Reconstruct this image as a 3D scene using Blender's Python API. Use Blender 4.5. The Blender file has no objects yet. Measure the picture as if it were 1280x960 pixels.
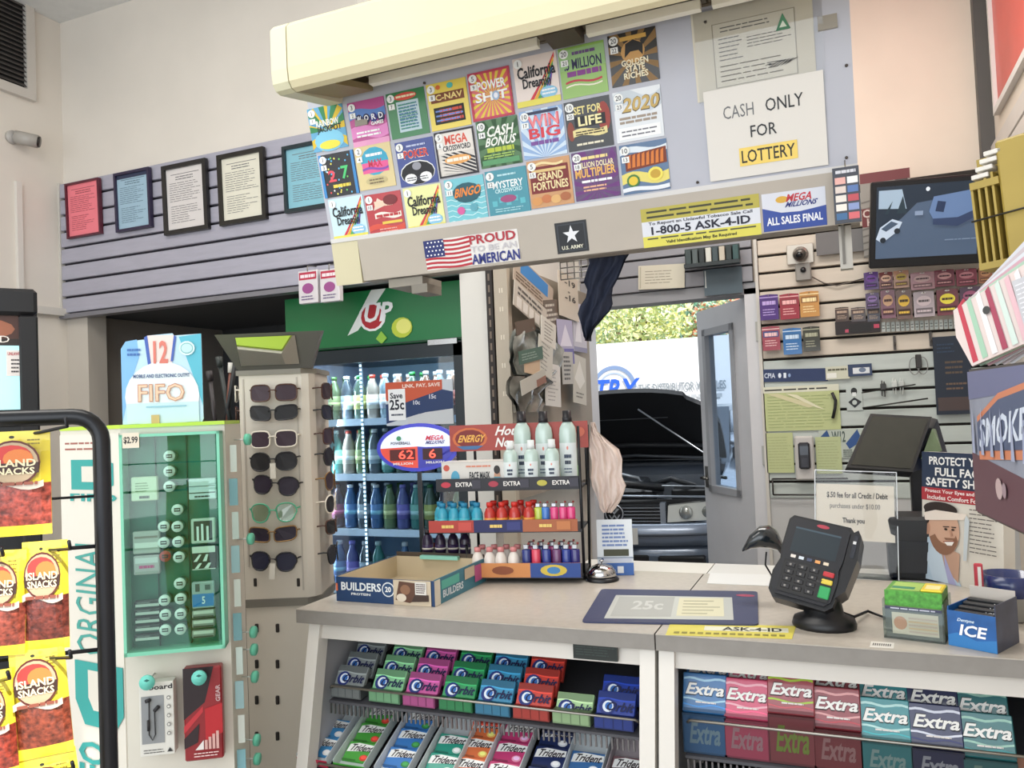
import bpy, math, random
from mathutils import Matrix, Vector
random.seed(7)
SC = bpy.context.scene
COL = SC.collection
# ---------------------------------------------------------------- camera
YAW, PITCH, ROLL, FPX, CAMZ = math.radians(22.68), math.radians(1.936), math.radians(-2.39), 1003.0, 1.435
_cy, _sy, _cp, _sp, _cr, _sr = math.cos(YAW), math.sin(YAW), math.cos(PITCH), math.sin(PITCH), math.cos(ROLL), math.sin(ROLL)
FWD = Vector((-_sy*_cp, _cy*_cp, _sp)); _r = Vector((_cy, _sy, 0)); _u = _r.cross(FWD)
RGT = _r*_cr + _u*_sr; UPV = -_r*_sr + _u*_cr
EYE = Vector((0, 0, CAMZ))
cam = bpy.data.cameras.new('camera'); camo = bpy.data.objects.new('camera', cam); COL.objects.link(camo)
cam.sensor_width = 36; cam.lens = 36*FPX/1280; cam.clip_start = .02; cam.clip_end = 200
camo.matrix_world = Matrix(((RGT.x, UPV.x, -FWD.x, 0), (RGT.y, UPV.y, -FWD.y, 0), (RGT.z, UPV.z, -FWD.z, CAMZ), (0, 0, 0, 1)))
SC.camera = camo
# ---------------------------------------------------------------- world, lights, exposure
w = bpy.data.worlds.new('world'); SC.world = w; w.use_nodes = True
_bg = w.node_tree.nodes['Background']; _bg.inputs[0].default_value = (.86, .93, 1, 1); _bg.inputs[1].default_value = 1.25
SC.view_settings.view_transform = 'Standard'; SC.view_settings.look = 'None'; SC.view_settings.gamma = 1
SC.view_settings.exposure = 0.08; SC.view_settings.use_curve_mapping = False
def area(name, loc, rot, sx, sy, power, col=(1, .97, .92)):
    l = bpy.data.lights.new(name, 'AREA'); l.shape = 'RECTANGLE'; l.size = sx; l.size_y = sy; l.energy = power; l.color = col
    o = bpy.data.objects.new(name, l); COL.objects.link(o); o.location = loc; o.rotation_euler = rot; return o
area('ceiling_lamp', (-1.9, .9, 3.6), (0, 0, 0), 2.6, 1.2, 46)
area('ceiling_lamp', (-.35, 2.9, 3.6), (0, 0, 0), 1.7, .7, 48)  # unseen lamp, moved and strengthened to brighten the right-hand wall
area('shop_window', (-1.2, -1.9, 2.0), (math.radians(90), 0, 0), 4.5, 2.2, 62, (.93, .97, 1))
area('garage_lamp', (-1.5, 5.6, 3.2), (0, 0, 0), 2.4, .6, 40, (.9, .96, 1))
sn = bpy.data.lights.new('sun', 'SUN'); sn.energy = 6; sn.angle = .02; sn.color = (1, .96, .9); sno = bpy.data.objects.new('sun', sn); COL.objects.link(sno); sno.rotation_euler = Vector((.6, -.42, .68)).to_track_quat('Z', 'Y').to_euler()
ORD = ['first', 'second', 'third', 'fourth', 'fifth', 'sixth', 'seventh', 'eighth', 'ninth', 'tenth', 'eleventh', 'twelfth', 'thirteenth', 'fourteenth', 'fifteenth', 'sixteenth', 'seventeenth', 'eighteenth']
# ---------------------------------------------------------------- pixel to world on real planes
def ray(x, y): return RGT*((x-640)/FPX) - UPV*((y-480)/FPX) + FWD
def PD(x, y, D): return EYE + ray(x, y)*D
def PY(x, y, Y): r = ray(x, y); return EYE + r*(Y/r.y)
def PX(x, y, X): r = ray(x, y); return EYE + r*(X/r.x)
def PZ(x, y, Z): r = ray(x, y); return EYE + r*((Z-CAMZ)/r.z)
def rectY(x0, y0, x1, y1, Y):
    xm, ym = (x0+x1)/2, (y0+y1)/2
    a, b, c, d = PY(x0, ym, Y).x, PY(x1, ym, Y).x, PY(xm, y0, Y).z, PY(xm, y1, Y).z
    return a, d, b-a, c-d      # x, z, width, height
def fr(o, rz=0, rx=0, ry=0):
    return Matrix.Translation(Vector(o)) @ Matrix.Rotation(math.radians(rz), 4, 'Z') @ Matrix.Rotation(math.radians(rx), 4, 'X') @ Matrix.Rotation(math.radians(ry), 4, 'Y')
# ---------------------------------------------------------------- materials
def lin(h):
    h = h.lstrip('#'); out = []
    for i in (0, 2, 4):
        c = int(h[i:i+2], 16)/255; out.append(c/12.92 if c <= .04045 else ((c+.055)/1.055)**2.4)
    return (*out, 1)
_m = {}
def M(h, rough=.5, metal=0, emit=0, noise=0, scale=40, bump=0, stretch=None, clear=0):
    key = (h, rough, metal, emit, noise, scale, bump, stretch, clear)
    if key in _m: return _m[key]
    m = bpy.data.materials.new('surface_'+h.lstrip('#')); m.use_nodes = True; nt = m.node_tree; b = nt.nodes['Principled BSDF']
    c = lin(h); b.inputs['Base Color'].default_value = c; b.inputs['Roughness'].default_value = rough; b.inputs['Metallic'].default_value = metal
    if clear: b.inputs['Coat Weight'].default_value = clear; b.inputs['Coat Roughness'].default_value = .08
    if emit: b.inputs['Emission Color'].default_value = c; b.inputs['Emission Strength'].default_value = emit
    if noise or bump:
        tc = nt.nodes.new('ShaderNodeTexCoord'); mp = nt.nodes.new('ShaderNodeMapping'); n = nt.nodes.new('ShaderNodeTexNoise')
        nt.links.new(tc.outputs['Object'], mp.inputs[0]); nt.links.new(mp.outputs[0], n.inputs['Vector'])
        if stretch: mp.inputs['Scale'].default_value = stretch
        n.inputs['Scale'].default_value = scale; n.inputs['Detail'].default_value = 5
        if noise:
            r = nt.nodes.new('ShaderNodeValToRGB'); nt.links.new(n.outputs['Fac'], r.inputs[0])
            r.color_ramp.elements[0].position = .3; r.color_ramp.elements[1].position = .7
            r.color_ramp.elements[0].color = tuple(max(0, x*(1-noise)) for x in c[:3])+(1,)
            r.color_ramp.elements[1].color = tuple(min(1, x*(1+noise)) for x in c[:3])+(1,)
            nt.links.new(r.outputs[0], b.inputs['Base Color'])
        if bump:
            bp = nt.nodes.new('ShaderNodeBump'); bp.inputs['Strength'].default_value = bump; bp.inputs['Distance'].default_value = .004
            nt.links.new(n.outputs['Fac'], bp.inputs['Height']); nt.links.new(bp.outputs[0], b.inputs['Normal'])
    _m[key] = m; return m
def glassy(h='ffffff', gloss=.08, name='clear_pane', rough=.02):
    key = ('g', h, gloss, rough)
    if key in _m: return _m[key]
    m = bpy.data.materials.new(name); m.use_nodes = True; nt = m.node_tree; nt.nodes.remove(nt.nodes['Principled BSDF'])
    t = nt.nodes.new('ShaderNodeBsdfTransparent'); t.inputs[0].default_value = lin(h); g = nt.nodes.new('ShaderNodeBsdfGlossy'); g.inputs['Roughness'].default_value = rough
    mx = nt.nodes.new('ShaderNodeMixShader'); mx.inputs[0].default_value = gloss
    nt.links.new(t.outputs[0], mx.inputs[1]); nt.links.new(g.outputs[0], mx.inputs[2]); nt.links.new(mx.outputs[0], nt.nodes['Material Output'].inputs[0])
    _m[key] = m; return m
def mm(c): return M(c) if isinstance(c, str) else c
# ---------------------------------------------------------------- text cache (built-in font)
_tx = {}
def text2d(s, bold=0.0):
    bold = min(bold, .026)
    k = (s, bold)
    if k in _tx: return _tx[k]
    cu = bpy.data.curves.new('t', 'FONT'); cu.body = s; cu.resolution_u = 2; cu.offset = bold; cu.fill_mode = 'FRONT'
    o = bpy.data.objects.new('t', cu); me = o.to_mesh()
    vs = [(v.co.x, v.co.y) for v in me.vertices]; fs = []
    for p in me.polygons:
        idx = list(p.vertices); a = 0
        for i in range(len(idx)):
            x0, y0 = vs[idx[i]]; x1, y1 = vs[idx[(i+1) % len(idx)]]; a += x0*y1-x1*y0
        fs.append(idx if a > 0 else idx[::-1])
    o.to_mesh_clear(); bpy.data.objects.remove(o); bpy.data.curves.remove(cu)
    if not vs: vs = [(0, 0)]
    x0 = min(v[0] for v in vs); x1 = max(v[0] for v in vs); y0 = min(v[1] for v in vs); y1 = max(v[1] for v in vs)
    sx = max(x1-x0, 1e-4); sy = max(y1-y0, 1e-4)
    r = ([((x-x0)/sx, (y-y0)/sy) for x, y in vs], fs, sx/sy)
    _tx[k] = r; return r
# ---------------------------------------------------------------- geometry collector
class G:
    def __init__(s): s.v = []; s.f = []; s.mi = []; s.ms = []; s.T = Matrix.Identity(4); s.sm = []
    def at(s, T): s.T = T; return s
    def mid(s, c):
        m = mm(c)
        if m not in s.ms: s.ms.append(m)
        return s.ms.index(m)
    def add(s, vs, fs, c, smooth=False):
        b = len(s.v); T = s.T
        s.v += [tuple(T @ Vector(p)) for p in vs]; k = s.mid(c)
        for f in fs: s.f.append([b+i for i in f]); s.mi.append(k); s.sm.append(smooth)
        return s
    def box(s, x0, y0, z0, x1, y1, z1, c, bev=0):
        if bev <= 0:
            vs = [(x, y, z) for z in (z0, z1) for y in (y0, y1) for x in (x0, x1)]
            return s.add(vs, [(0, 2, 3, 1), (4, 5, 7, 6), (0, 1, 5, 4), (2, 6, 7, 3), (0, 4, 6, 2), (1, 3, 7, 5)], c)
        b = min(bev, (x1-x0)/2.01, (y1-y0)/2.01, (z1-z0)/2.01)
        vs = []; ids = {}
        for ix, X in ((0, x0), (1, x1)):
            for iy, Y in ((0, y0), (1, y1)):
                for iz, Z in ((0, z0), (1, z1)):
                    sx, sy, sz = (1 if ix == 0 else -1), (1 if iy == 0 else -1), (1 if iz == 0 else -1)
                    ids[ix, iy, iz, 'x'] = len(vs); vs.append((X, Y+sy*b, Z+sz*b))
                    ids[ix, iy, iz, 'y'] = len(vs); vs.append((X+sx*b, Y, Z+sz*b))
                    ids[ix, iy, iz, 'z'] = len(vs); vs.append((X+sx*b, Y+sy*b, Z))
        I = ids; F = []
        for i in (0, 1):
            F.append([I[i, 0, 0, 'x'], I[i, 1, 0, 'x'], I[i, 1, 1, 'x'], I[i, 0, 1, 'x']])
            F.append([I[0, i, 0, 'y'], I[1, i, 0, 'y'], I[1, i, 1, 'y'], I[0, i, 1, 'y']])
            F.append([I[0, 0, i, 'z'], I[1, 0, i, 'z'], I[1, 1, i, 'z'], I[0, 1, i, 'z']])
            for j in (0, 1):
                F.append([I[i, j, 0, 'x'], I[i, j, 1, 'x'], I[i, j, 1, 'y'], I[i, j, 0, 'y']])
                F.append([I[i, 0, j, 'x'], I[i, 1, j, 'x'], I[i, 1, j, 'z'], I[i, 0, j, 'z']])
                F.append([I[0, i, j, 'y'], I[1, i, j, 'y'], I[1, i, j, 'z'], I[0, i, j, 'z']])
                for k in (0, 1): F.append([I[i, j, k, 'x'], I[i, j, k, 'y'], I[i, j, k, 'z']])
        c0 = Vector(((x0+x1)/2, (y0+y1)/2, (z0+z1)/2)); out = []
        for f in F:
            p = [Vector(vs[q]) for q in f]; n = (p[1]-p[0]).cross(p[2]-p[0])
            out.append(f if n.dot(sum(p, Vector())/len(p)-c0) > 0 else f[::-1])
        return s.add(vs, out, c)
    def prism(s, pts, y0, y1, c, axis='y', smooth=False):
        """outline pts in the (a,b) plane, CCW seen from the front; extruded along axis"""
        n = len(pts)
        if axis == 'y': vs = [(a, y0, b) for a, b in pts]+[(a, y1, b) for a, b in pts]
        elif axis == 'z': vs = [(a, b, y1) for a, b in pts]+[(a, b, y0) for a, b in pts]
        else: vs = [(y1, a, b) for a, b in pts]+[(y0, a, b) for a, b in pts]
        s.add(vs, [list(range(n)), list(range(2*n-1, n-1, -1))], c)
        b = len(s.v)-2*n; k = s.mid(c)
        for i in range(n):
            j = (i+1) % n; s.f.append([b+i, b+n+i, b+n+j, b+j]); s.mi.append(k); s.sm.append(smooth)
        return s
    def lathe(s, prof, c, n=12, cx=0, cy=0, z0=0, sx=1, sy=1):
        vs = []; fs = []
        for r, z in prof:
            for i in range(n):
                a = 2*math.pi*i/n; vs.append((cx+r*math.cos(a)*sx, cy+r*math.sin(a)*sy, z0+z))
        for k in range(len(prof)-1):
            for i in range(n):
                j = (i+1) % n; fs.append((k*n+i, k*n+j, (k+1)*n+j, (k+1)*n+i))
        s.add(vs, fs, c, True)
        b = len(s.v)-len(vs); k = s.mid(c)
        s.f.append([b+i for i in range(n)][::-1]); s.mi.append(k); s.sm.append(False)
        s.f.append([b+(len(prof)-1)*n+i for i in range(n)]); s.mi.append(k); s.sm.append(False)
        return s
    def tube(s, pts, r, c, n=6, closed=False):
        pts = [Vector(p) for p in pts]; vs = []; fs = []; N = len(pts)
        nrm = None
        for i, p in enumerate(pts):
            if closed: t = (pts[(i+1) % N]-pts[i-1])
            else: t = pts[min(i+1, N-1)]-pts[max(i-1, 0)]
            t.normalize()
            if nrm is None:
                nrm = t.cross(Vector((0, 0, 1)))
                if nrm.length < .1: nrm = t.cross(Vector((1, 0, 0)))
            nrm = (nrm-t*nrm.dot(t)); nrm.normalize(); bi = t.cross(nrm)
            for k in range(n):
                a = 2*math.pi*k/n; vs.append(tuple(p+nrm*(r*math.cos(a))+bi*(r*math.sin(a))))
        for i in range(N if closed else N-1):
            j = (i+1) % N
            for k in range(n):
                l = (k+1) % n; fs.append((i*n+k, i*n+l, j*n+l, j*n+k))
        if not closed: fs += [tuple(range(n))[::-1], tuple((N-1)*n+k for k in range(n))]
        return s.add(vs, fs, c, True)
    def build(s, name, parent=None, F=None, label=None, cat=None, group=None, kind=None):
        me = bpy.data.meshes.new(name); me.from_pydata(s.v, [], s.f)
        for m in s.ms: me.materials.append(m)
        me.polygons.foreach_set('material_index', s.mi); me.polygons.foreach_set('use_smooth', s.sm); me.update()
        o = bpy.data.objects.new(name, me); COL.objects.link(o)
        if parent: o.parent = parent
        if F is not None: o.matrix_local = F
        return tag(o, label, cat, group, kind)
def tag(o, label=None, cat=None, group=None, kind=None):
    if label: o['label'] = label
    if cat: o['category'] = cat
    if group: o['group'] = group
    if kind: o['kind'] = kind
    return o
def thing(name, label, cat, F, group=None):
    o = bpy.data.objects.new(name, None); COL.objects.link(o); o.empty_display_size = .05
    o.matrix_local = F if isinstance(F, Matrix) else fr(F)
    return tag(o, label, cat, group)
def dup(o, F, label=None, group=None):
    c = o.copy(); COL.objects.link(c); c.matrix_local = F
    for ch in list(o.children):
        d = ch.copy(); COL.objects.link(d); d.parent = c
        for g in list(ch.children):
            e = g.copy(); COL.objects.link(e); e.parent = d
    if label: c['label'] = label
    if group: c['group'] = group
    return c
# ---------------------------------------------------------------- flat print on a front face (local x right, z up, facing -y)
class Pr:
    def __init__(s, g, w, h, x0=None, z0=0, y=0, eps=.0004):
        s.g = g; s.w = w; s.h = h; s.x0 = -w/2 if x0 is None else x0; s.z0 = z0; s.y = y; s.k = 0; s.eps = eps
    def poly(s, pts, c):
        s.k += 1; y = s.y-s.eps*s.k
        a = sum(pts[i][0]*pts[(i+1) % len(pts)][1]-pts[(i+1) % len(pts)][0]*pts[i][1] for i in range(len(pts)))
        if a < 0: pts = pts[::-1]
        s.g.add([(s.x0+u*s.w, y, s.z0+v*s.h) for u, v in pts], [list(range(len(pts)))], c); return s
    def rect(s, u0, v0, u1, v1, c): return s.poly([(u0, v0), (u1, v0), (u1, v1), (u0, v1)], c)
    def ell(s, cu, cv, ru, rv, c, n=14): return s.poly([(cu+ru*math.cos(6.28318*i/n), cv+rv*math.sin(6.28318*i/n)) for i in range(n)], c)
    def txt(s, t, u0, v0, u1, v1, c, bold=.02, shear=0, rise=0, fit=False):
        vs, fs, asp = text2d(t, bold); s.k += 1; y = s.y-s.eps*s.k
        if fit:   # keep the letters' own proportions inside the box width
            wv = (u1-u0)*s.w; hv = (v1-v0)*s.h
            if asp*hv < wv: d = (wv-asp*hv)/2/s.w; u0 += d; u1 -= d
        W = u1-u0; H = v1-v0
        s.g.add([(s.x0+(u0+(a+shear*b)*W)*s.w, y, s.z0+(v0+b*H+rise*a)*s.h) for a, b in vs], fs, c); return s
    def vtxt(s, t, u0, v0, u1, v1, c, bold=.02):   # reads bottom to top
        vs, fs, asp = text2d(t, bold); s.k += 1; y = s.y-s.eps*s.k
        s.g.add([(s.x0+(u1-b*(u1-u0))*s.w, y, s.z0+(v0+a*(v1-v0))*s.h) for a, b in vs], fs, c); return s
    def lines(s, u0, v0, u1, v1, n, c, th=.45, ragged=.3, seed=1):
        R = random.Random(seed); s.k += 1; y = s.y-s.eps*s.k; st = (v1-v0)/n
        for i in range(n):
            vv = v1-(i+.5)*st; ue = u1-(u1-u0)*R.random()*ragged; u = u0
            while u < ue-.01:
                e = min(ue, u+(u1-u0)*(.08+.22*R.random()))
                s.g.add([(s.x0+a*s.w, y, s.z0+b*s.h) for a, b in ((u, vv-st*th/2), (e, vv-st*th/2), (e, vv+st*th/2), (u, vv+st*th/2))], [(0, 1, 2, 3)], c)
                u = e+(u1-u0)*.025
        return s
    def rays(s, cu, cv, r, n, c, a0=0, a1=6.28318, r0=0):
        for i in range(n):
            a = a0+(a1-a0)*i/n; b = a+(a1-a0)/n*.45
            pts = []
            for t in (a, b):
                m = 1e9
                for d, q, lo, hi in ((math.cos(t), cu, 0, 1), (math.sin(t), cv, 0, 1)):
                    if abs(d) > 1e-6: m = min(m, ((hi if d > 0 else lo)-q)/d)
                pts.append((cu+math.cos(t)*min(m, r), cv+math.sin(t)*min(m, r)))
            s.poly([(cu, cv)]+pts, c); s.k -= 1
        s.k += 1; return s
    def wave(s, v, amp, th, c, u0=0, u1=1, ph=0, n=8, cyc=1):
        top = []; bot = []
        for i in range(n+1):
            t = i/n; q = v+amp*math.sin(6.283*cyc*t+ph); top.append((u0+(u1-u0)*t, min(1, q+th/2))); bot.append((u0+(u1-u0)*t, max(0, q-th/2)))
        s.k += 1; y = s.y-s.eps*s.k
        vs = [(s.x0+u*s.w, y, s.z0+v*s.h) for u, v in bot+top]
        s.g.add(vs, [(i, i+1, n+2+i, n+1+i) for i in range(n)], c); return s
def card(w, h, t, c, x0=None, z0=0):
    g = G(); x = -w/2 if x0 is None else x0; g.box(x, 0, z0, x+w, t, z0+h, c); return g, Pr(g, w, h, x, z0, 0)
WHT = 'f2f0ec'; BLK = '141416'
def loc(F, px, py, y=0):
    """where the sight line meets the plane local y = const of frame F, in local coordinates"""
    R3 = F.to_3x3(); n = R3 @ Vector((0, 1, 0)); n.normalize(); o = F @ Vector((0, y, 0)); r = ray(px, py)
    return F.inverted() @ (EYE + r*((o-EYE).dot(n)/r.dot(n)))
def lrect(F, x0, y0, x1, y1, y=0):
    xm, ym = (x0+x1)/2, (y0+y1)/2
    a, b, c, d = loc(F, x0, ym, y).x, loc(F, x1, ym, y).x, loc(F, xm, y0, y).z, loc(F, xm, y1, y).z
    return a, d, b-a, c-d
def pcard(name, F, px, c, lab=None, cat=None, group=None, t=.002, y=0, fn=None, rot=0, parent=None, mat=None):
    """a flat printed card standing on the plane y of frame F, covering the pixel box px"""
    x, z, w, h = lrect(F, *px, y)
    g = G(); g.box(-w/2, 0, -h/2, w/2, t, h/2, mat or M(c, .5)); P = Pr(g, w, h, -w/2, -h/2, 0)
    if fn: fn(P)
    L = Matrix.Translation((x+w/2, y-t, z+h/2)) @ Matrix.Rotation(math.radians(rot), 4, 'Y')
    return g.build(name, parent, L if parent else F @ L, lab, cat, group)

def shade(h, k):
    h = h.lstrip('#'); return ''.join('%02x' % max(0, min(255, int(int(h[i:i+2], 16)*k))) for i in (0, 2, 4))
# ================================================================ the setting
def struct(g, name, parent=None): return g.build(name, parent, kind=None if parent else 'structure')
CREAM = M('ddd6cc', .8, noise=.03, scale=3, bump=.05)
GY = 3.15; BY = 4.4; RX = .70; LX = -3.98; CEIL = 3.72
g = G(); g.box(-4.1, -2, -.1, 1.0, 4.5, 0, M('8d8a86', .55, noise=.12, scale=5)); struct(g, 'floor')
g = G(); g.box(-4.1, -2, CEIL, 1.0, 4.5, CEIL+.1, M('dcdcda', .9, noise=.03, scale=20)); struct(g, 'ceiling')
g = G(); g.box(LX-.1, -2, 0, LX, 4.35, CEIL, CREAM); struct(g, 'wall_left')
g = G(); g.box(LX, GY, 2.07, -1.545, GY+.12, CEIL, CREAM)
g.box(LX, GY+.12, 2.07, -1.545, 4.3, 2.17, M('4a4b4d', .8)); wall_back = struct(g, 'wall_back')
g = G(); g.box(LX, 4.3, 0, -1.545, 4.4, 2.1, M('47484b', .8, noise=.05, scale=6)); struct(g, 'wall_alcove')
# column beside the cooler and the return wall that carries the notices
g = G(); g.box(-1.545, GY, 0, -1.42, BY, CEIL, M('dedcd6', .6, noise=.02, scale=4)); wall_return = struct(g, 'wall_return')
DL, DR, DT = -1.38, -.43, 2.03
g = G(); g.box(-1.42, BY, 0, DL, BY+.12, CEIL, CREAM); g.box(DL, BY, DT, DR, BY+.12, CEIL, CREAM); g.box(DR, BY, 0, RX+.1, BY+.12, CEIL, M('dfd0c0', .8, noise=.03, scale=3)); wall_door = struct(g, 'wall_front')
g = G(); g.box(RX, -.3, 0, RX+.1, BY, CEIL, M('d9cdbf', .8, noise=.03, scale=3)); wall_right = struct(g, 'wall_right')
# corner post beside the red poster
g = G(); g.box(RX-.06, BY-.06, 2.35, RX, BY, CEIL, M('4d4a48', .5)); struct(g, 'trim_1')
# grey slatwall under the upper wall at the left: every slat is a piece
SL = M('a9a7b4', .45, noise=.05, scale=8, stretch=(1, 8, 8))
g = G(); g.box(LX+.01, GY-.012, 2.07, -1.545, GY, 2.80, M('2b2730', .8)); sw = g.build('slatwall_backing', wall_back)
n = 8; p = (2.80-2.07)/n
for i in range(n):
    z = 2.07+p*i; g = G(); g.box(LX+.012, GY-.034, z+.007, -1.545, GY-.012, z+p-.006, SL, .003); g.build('slat', wall_back)
g = G(); g.box(LX, GY-.04, 2.055, LX+.014, GY-.01, 2.80, M('c9c5bd', .5)); g.box(LX, GY-.045, 2.045, -1.545, GY+.02, 2.068, M('7c7a80', .4)); g.build('edge_trim', wall_back)
# pale slatwall to the right of the doorway
SR = M('cbbfb0', .45, noise=.04, scale=6, stretch=(1, 8, 8)); SR2 = M('b9c0bb', .4, noise=.05, scale=6, stretch=(1, 8, 8))
g = G(); g.box(-.405, BY-.012, .98, RX, BY, 2.50, M('2a2420', .8)); g.build('slatwall_backing', wall_door)
p = .0905; z = 2.46
while z > 1.0:
    g = G(); g.box(-.40, BY-.036, z-p+.007, RX, BY-.012, z-.006, SR if z > 1.72 else SR2, .003); g.build('slat', wall_door); z -= p
g = G(); g.box(-.405, BY-.03, .0, RX, BY, .98, M('b9b9b8', .5, noise=.04, scale=5)); g.build('lower_panel', wall_door)
g = G(); g.box(DR+.012, BY-.045, 0, -.402, BY, 2.5, M('c6c2ba', .45)); g.build('edge_trim', wall_door)
# darker slats above the doorway
g = G(); g.box(DL, BY-.012, DT+.03, DR, BY, 2.5, M('2c2a2e', .8)); g.build('slatwall_backing', wall_door)
z = DT+.03
while z < 2.45:
    g = G(); g.box(DL, BY-.034, z+.005, DR, BY-.012, z+.085, M('8c8c92', .5, noise=.04, scale=8), .003); g.build('slat', wall_door); z += .0905
# doorway frame and open door leaf
WD = M('c9c9cc', .4, noise=.03, scale=5)
g = G(); g.box(DL-.001, BY-.02, 0, DL+.03, BY+.14, DT, WD); g.box(DR-.05, BY-.02, 0, DR+.012, BY+.14, DT, WD); g.box(DL, BY-.02, DT-.03, DR+.012, BY+.14, DT+.03, M('8b8c90', .5)); door = struct(g, 'door_1')
a = math.degrees(math.atan2(5.0-4.50, -.812+.475))     # leaf swings out into the garage
F = fr((-.475, 4.52, 0), a); L = .63
g = G()
for x0, x1, z0, z1 in ((0, .17, 0, 2.0), (L-.10, L, 0, 2.0), (.17, L-.10, 0, .92), (.17, L-.10, 1.86, 2.0)): g.box(x0, -.02, z0+.01, x1, .02, z1, WD)
leaf = g.build('door_leaf', door, F)
g = G()
for x0, x1, z0, z1 in ((.15, .19, .90, 1.88), (L-.12, L-.08, .90, 1.88), (.15, L-.08, .90, .94), (.15, L-.08, 1.84, 1.88)): g.box(x0, -.03, z0, x1, .03, z1, M('9fa0a4', .4))
g.build('glazing_bead', leaf)
g = G(); g.box(.18, -.003, .93, L-.11, .003, 1.85, glassy('dfeaf5', .12)); g.build('pane', leaf)
g = G()
for s in (1, -1): g.lathe([(.001, 0), (.018, .001), (.02, .01), (.010, .02), (.010, .04), (.026, .05), (.028, .06), (.02, .072), (.001, .075)], M('77736c', .25, 1), 12) if False else g.tube([(L-.05, 0, .98), (L-.05, s*.06, .98), (L-.13, s*.06, .98)], .010, M('77736c', .3, 1), 8)
g.box(L-.075, -.026, .92, L-.025, .026, 1.05, M('8c8780', .3, 1)); g.build('door_handle', leaf)
g = G()
for z in (.3, 1.1, 1.75): g.box(-.43, 4.37, z, -.405, 4.42, z+.1, M('a5a29a', .35, 1))
g.build('hinge', door)
# left wall fittings: window trim ledge, pilaster
def planeL(px, py): return PX(px, py, LX+.0)
g = G(); g.box(LX, 2.6, 2.06, LX+.04, GY, 2.10, M('cfcac2', .5)); g.box(LX, 2.86, 2.1, LX+.02, 2.89, 2.75, M('d8d3cb', .5)); struct(g, 'trim_2')
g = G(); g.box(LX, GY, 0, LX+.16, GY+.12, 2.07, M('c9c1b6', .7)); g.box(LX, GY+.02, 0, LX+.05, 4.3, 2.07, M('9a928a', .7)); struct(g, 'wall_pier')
# vent grille on the left wall
a = planeL(0, 113); b = planeL(41, 128); c = planeL(36, 20)
vy1 = b.y; vz0 = b.z; F = Matrix.Translation((LX, vy1, vz0)) @ Matrix.Rotation(math.radians(90), 4, 'Z')
t = thing('vent_grille', 'dark louvred return air grille in a pale frame high on the left wall', 'vent', F)
# local x runs towards +Y of the world, so the opening lies at negative x
Wv, Hv = .72, .62
g = G(); fc = M('c9c3bb', .5)
g.box(-Wv, -.03, 0, 0, 0, .05, fc); g.box(-Wv, -.03, Hv-.05, 0, 0, Hv, fc); g.box(-.05, -.03, .05, 0, 0, Hv-.05, fc); g.box(-Wv, -.03, .05, -Wv+.05, 0, Hv-.05, fc); g.box(-.40, -.035, .05, -.385, -.02, Hv-.05, fc)
g.build('frame', t)
g = G(); g.box(-Wv+.05, -.004, .05, -.05, 0, Hv-.05, M('1b1a1a', .9)); g.build('backing', t)
for i in range(20):
    z = .06+i*(Hv-.11)/20; g = G(); g.add([(-Wv+.05, -.024, z), (-.05, -.024, z), (-.05, -.006, z+.018), (-Wv+.05, -.006, z+.018), (-Wv+.05, -.026, z+.003), (-.05, -.026, z+.003), (-.05, -.008, z+.021), (-Wv+.05, -.008, z+.021)], [(0, 1, 2, 3), (7, 6, 5, 4), (0, 4, 5, 1), (2, 6, 7, 3)], M('4b4744', .6)); g.build('louvre', t)
# small security camera on the left wall
p = planeL(14, 172); F = Matrix.Translation(p)
t = thing('security_camera', 'small white bullet security camera on the left wall below the vent', 'camera', F)
g = G(); g.tube([(0, 0, 0), (.02, 0, 0)], .035, M('b5b0aa', .4), 14); g.tube([(.02, 0, 0), (.06, .01, -.01)], .014, M('b5b0aa', .4), 8); g.build('bracket', t)
g = G(); g.tube([(.03, .0, .0), (.11, .07, -.02)], .034, M('a8a39c', .35), 14); g.build('housing', t)
g = G(); g.tube([(.108, .068, -.0195), (.116, .075, -.0215)], .029, M('2a2320', .2), 14); g.build('lens', t)
# ---------------------------------------------------------------- framed notices over the grey slatwall
def notice(px, col, fcol, label, head=None, seed=1, fw=.022):
    x, z, W, H = rectY(*px, GY-.04)
    t = thing('framed_notice', label, 'frame', fr((x, GY-.04, z), 0, 1.5), 'framed notices along the top of the grey slatwall')
    g = G(); f = fw
    for q in ((0, 0, W, f), (0, H-f, W, H), (0, f, f, H-f), (W-f, f, W, H-f)): g.box(q[0], -.018, q[1], q[2], .004, q[3], M(fcol, .35))
    g.build('frame', t)
    g = G(); g.box(f, -.006, f, W-f, .002, H-f, M(col, .7)); P = Pr(g, W-2*f, H-2*f, f, f, -.006)
    dk = {'ee7f8a': '8c3b46', '9fbccd': '4b6272'}.get(col, '6b6a6c')
    P.rect(.12, .90, .88, .91, dk); P.lines(.25, .8, .75, .88, 2, dk, .35, .1, seed); P.lines(.08, .45, .92, .78, 9, dk, .22, .35, seed+1); P.lines(.1, .1, .9, .4, 8, dk, .2, .5, seed+2)
    if head: P.rect(0, .93, 1, 1, head)
    g.build('document', t); return t
notice((86, 227, 128, 296), 'ee7f8a', '5a2030', 'pink notice in a thin dark frame, leftmost on the grey slatwall', None, 3, .010)
notice((147, 214, 191, 288), '9fbccd', '2c2440', 'pale blue notice in a slim dark frame, second from the left wall', '2c3550', 7, .014)
notice((207, 204, 262, 291), 'd9d3d0', '1c1a1a', 'white closely typed licence in a thick black frame, between pale blue and cream notices', None, 11)
notice((276, 190, 334, 279), 'e0dccb', '1a1712', 'cream certificate in a black frame, larger and sparsely typed', None, 15)
notice((357, 178, 428, 262), '86bccb', '14272e', 'turquoise notice in a dark green frame, partly behind the ticket board', None, 19, .018)
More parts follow.
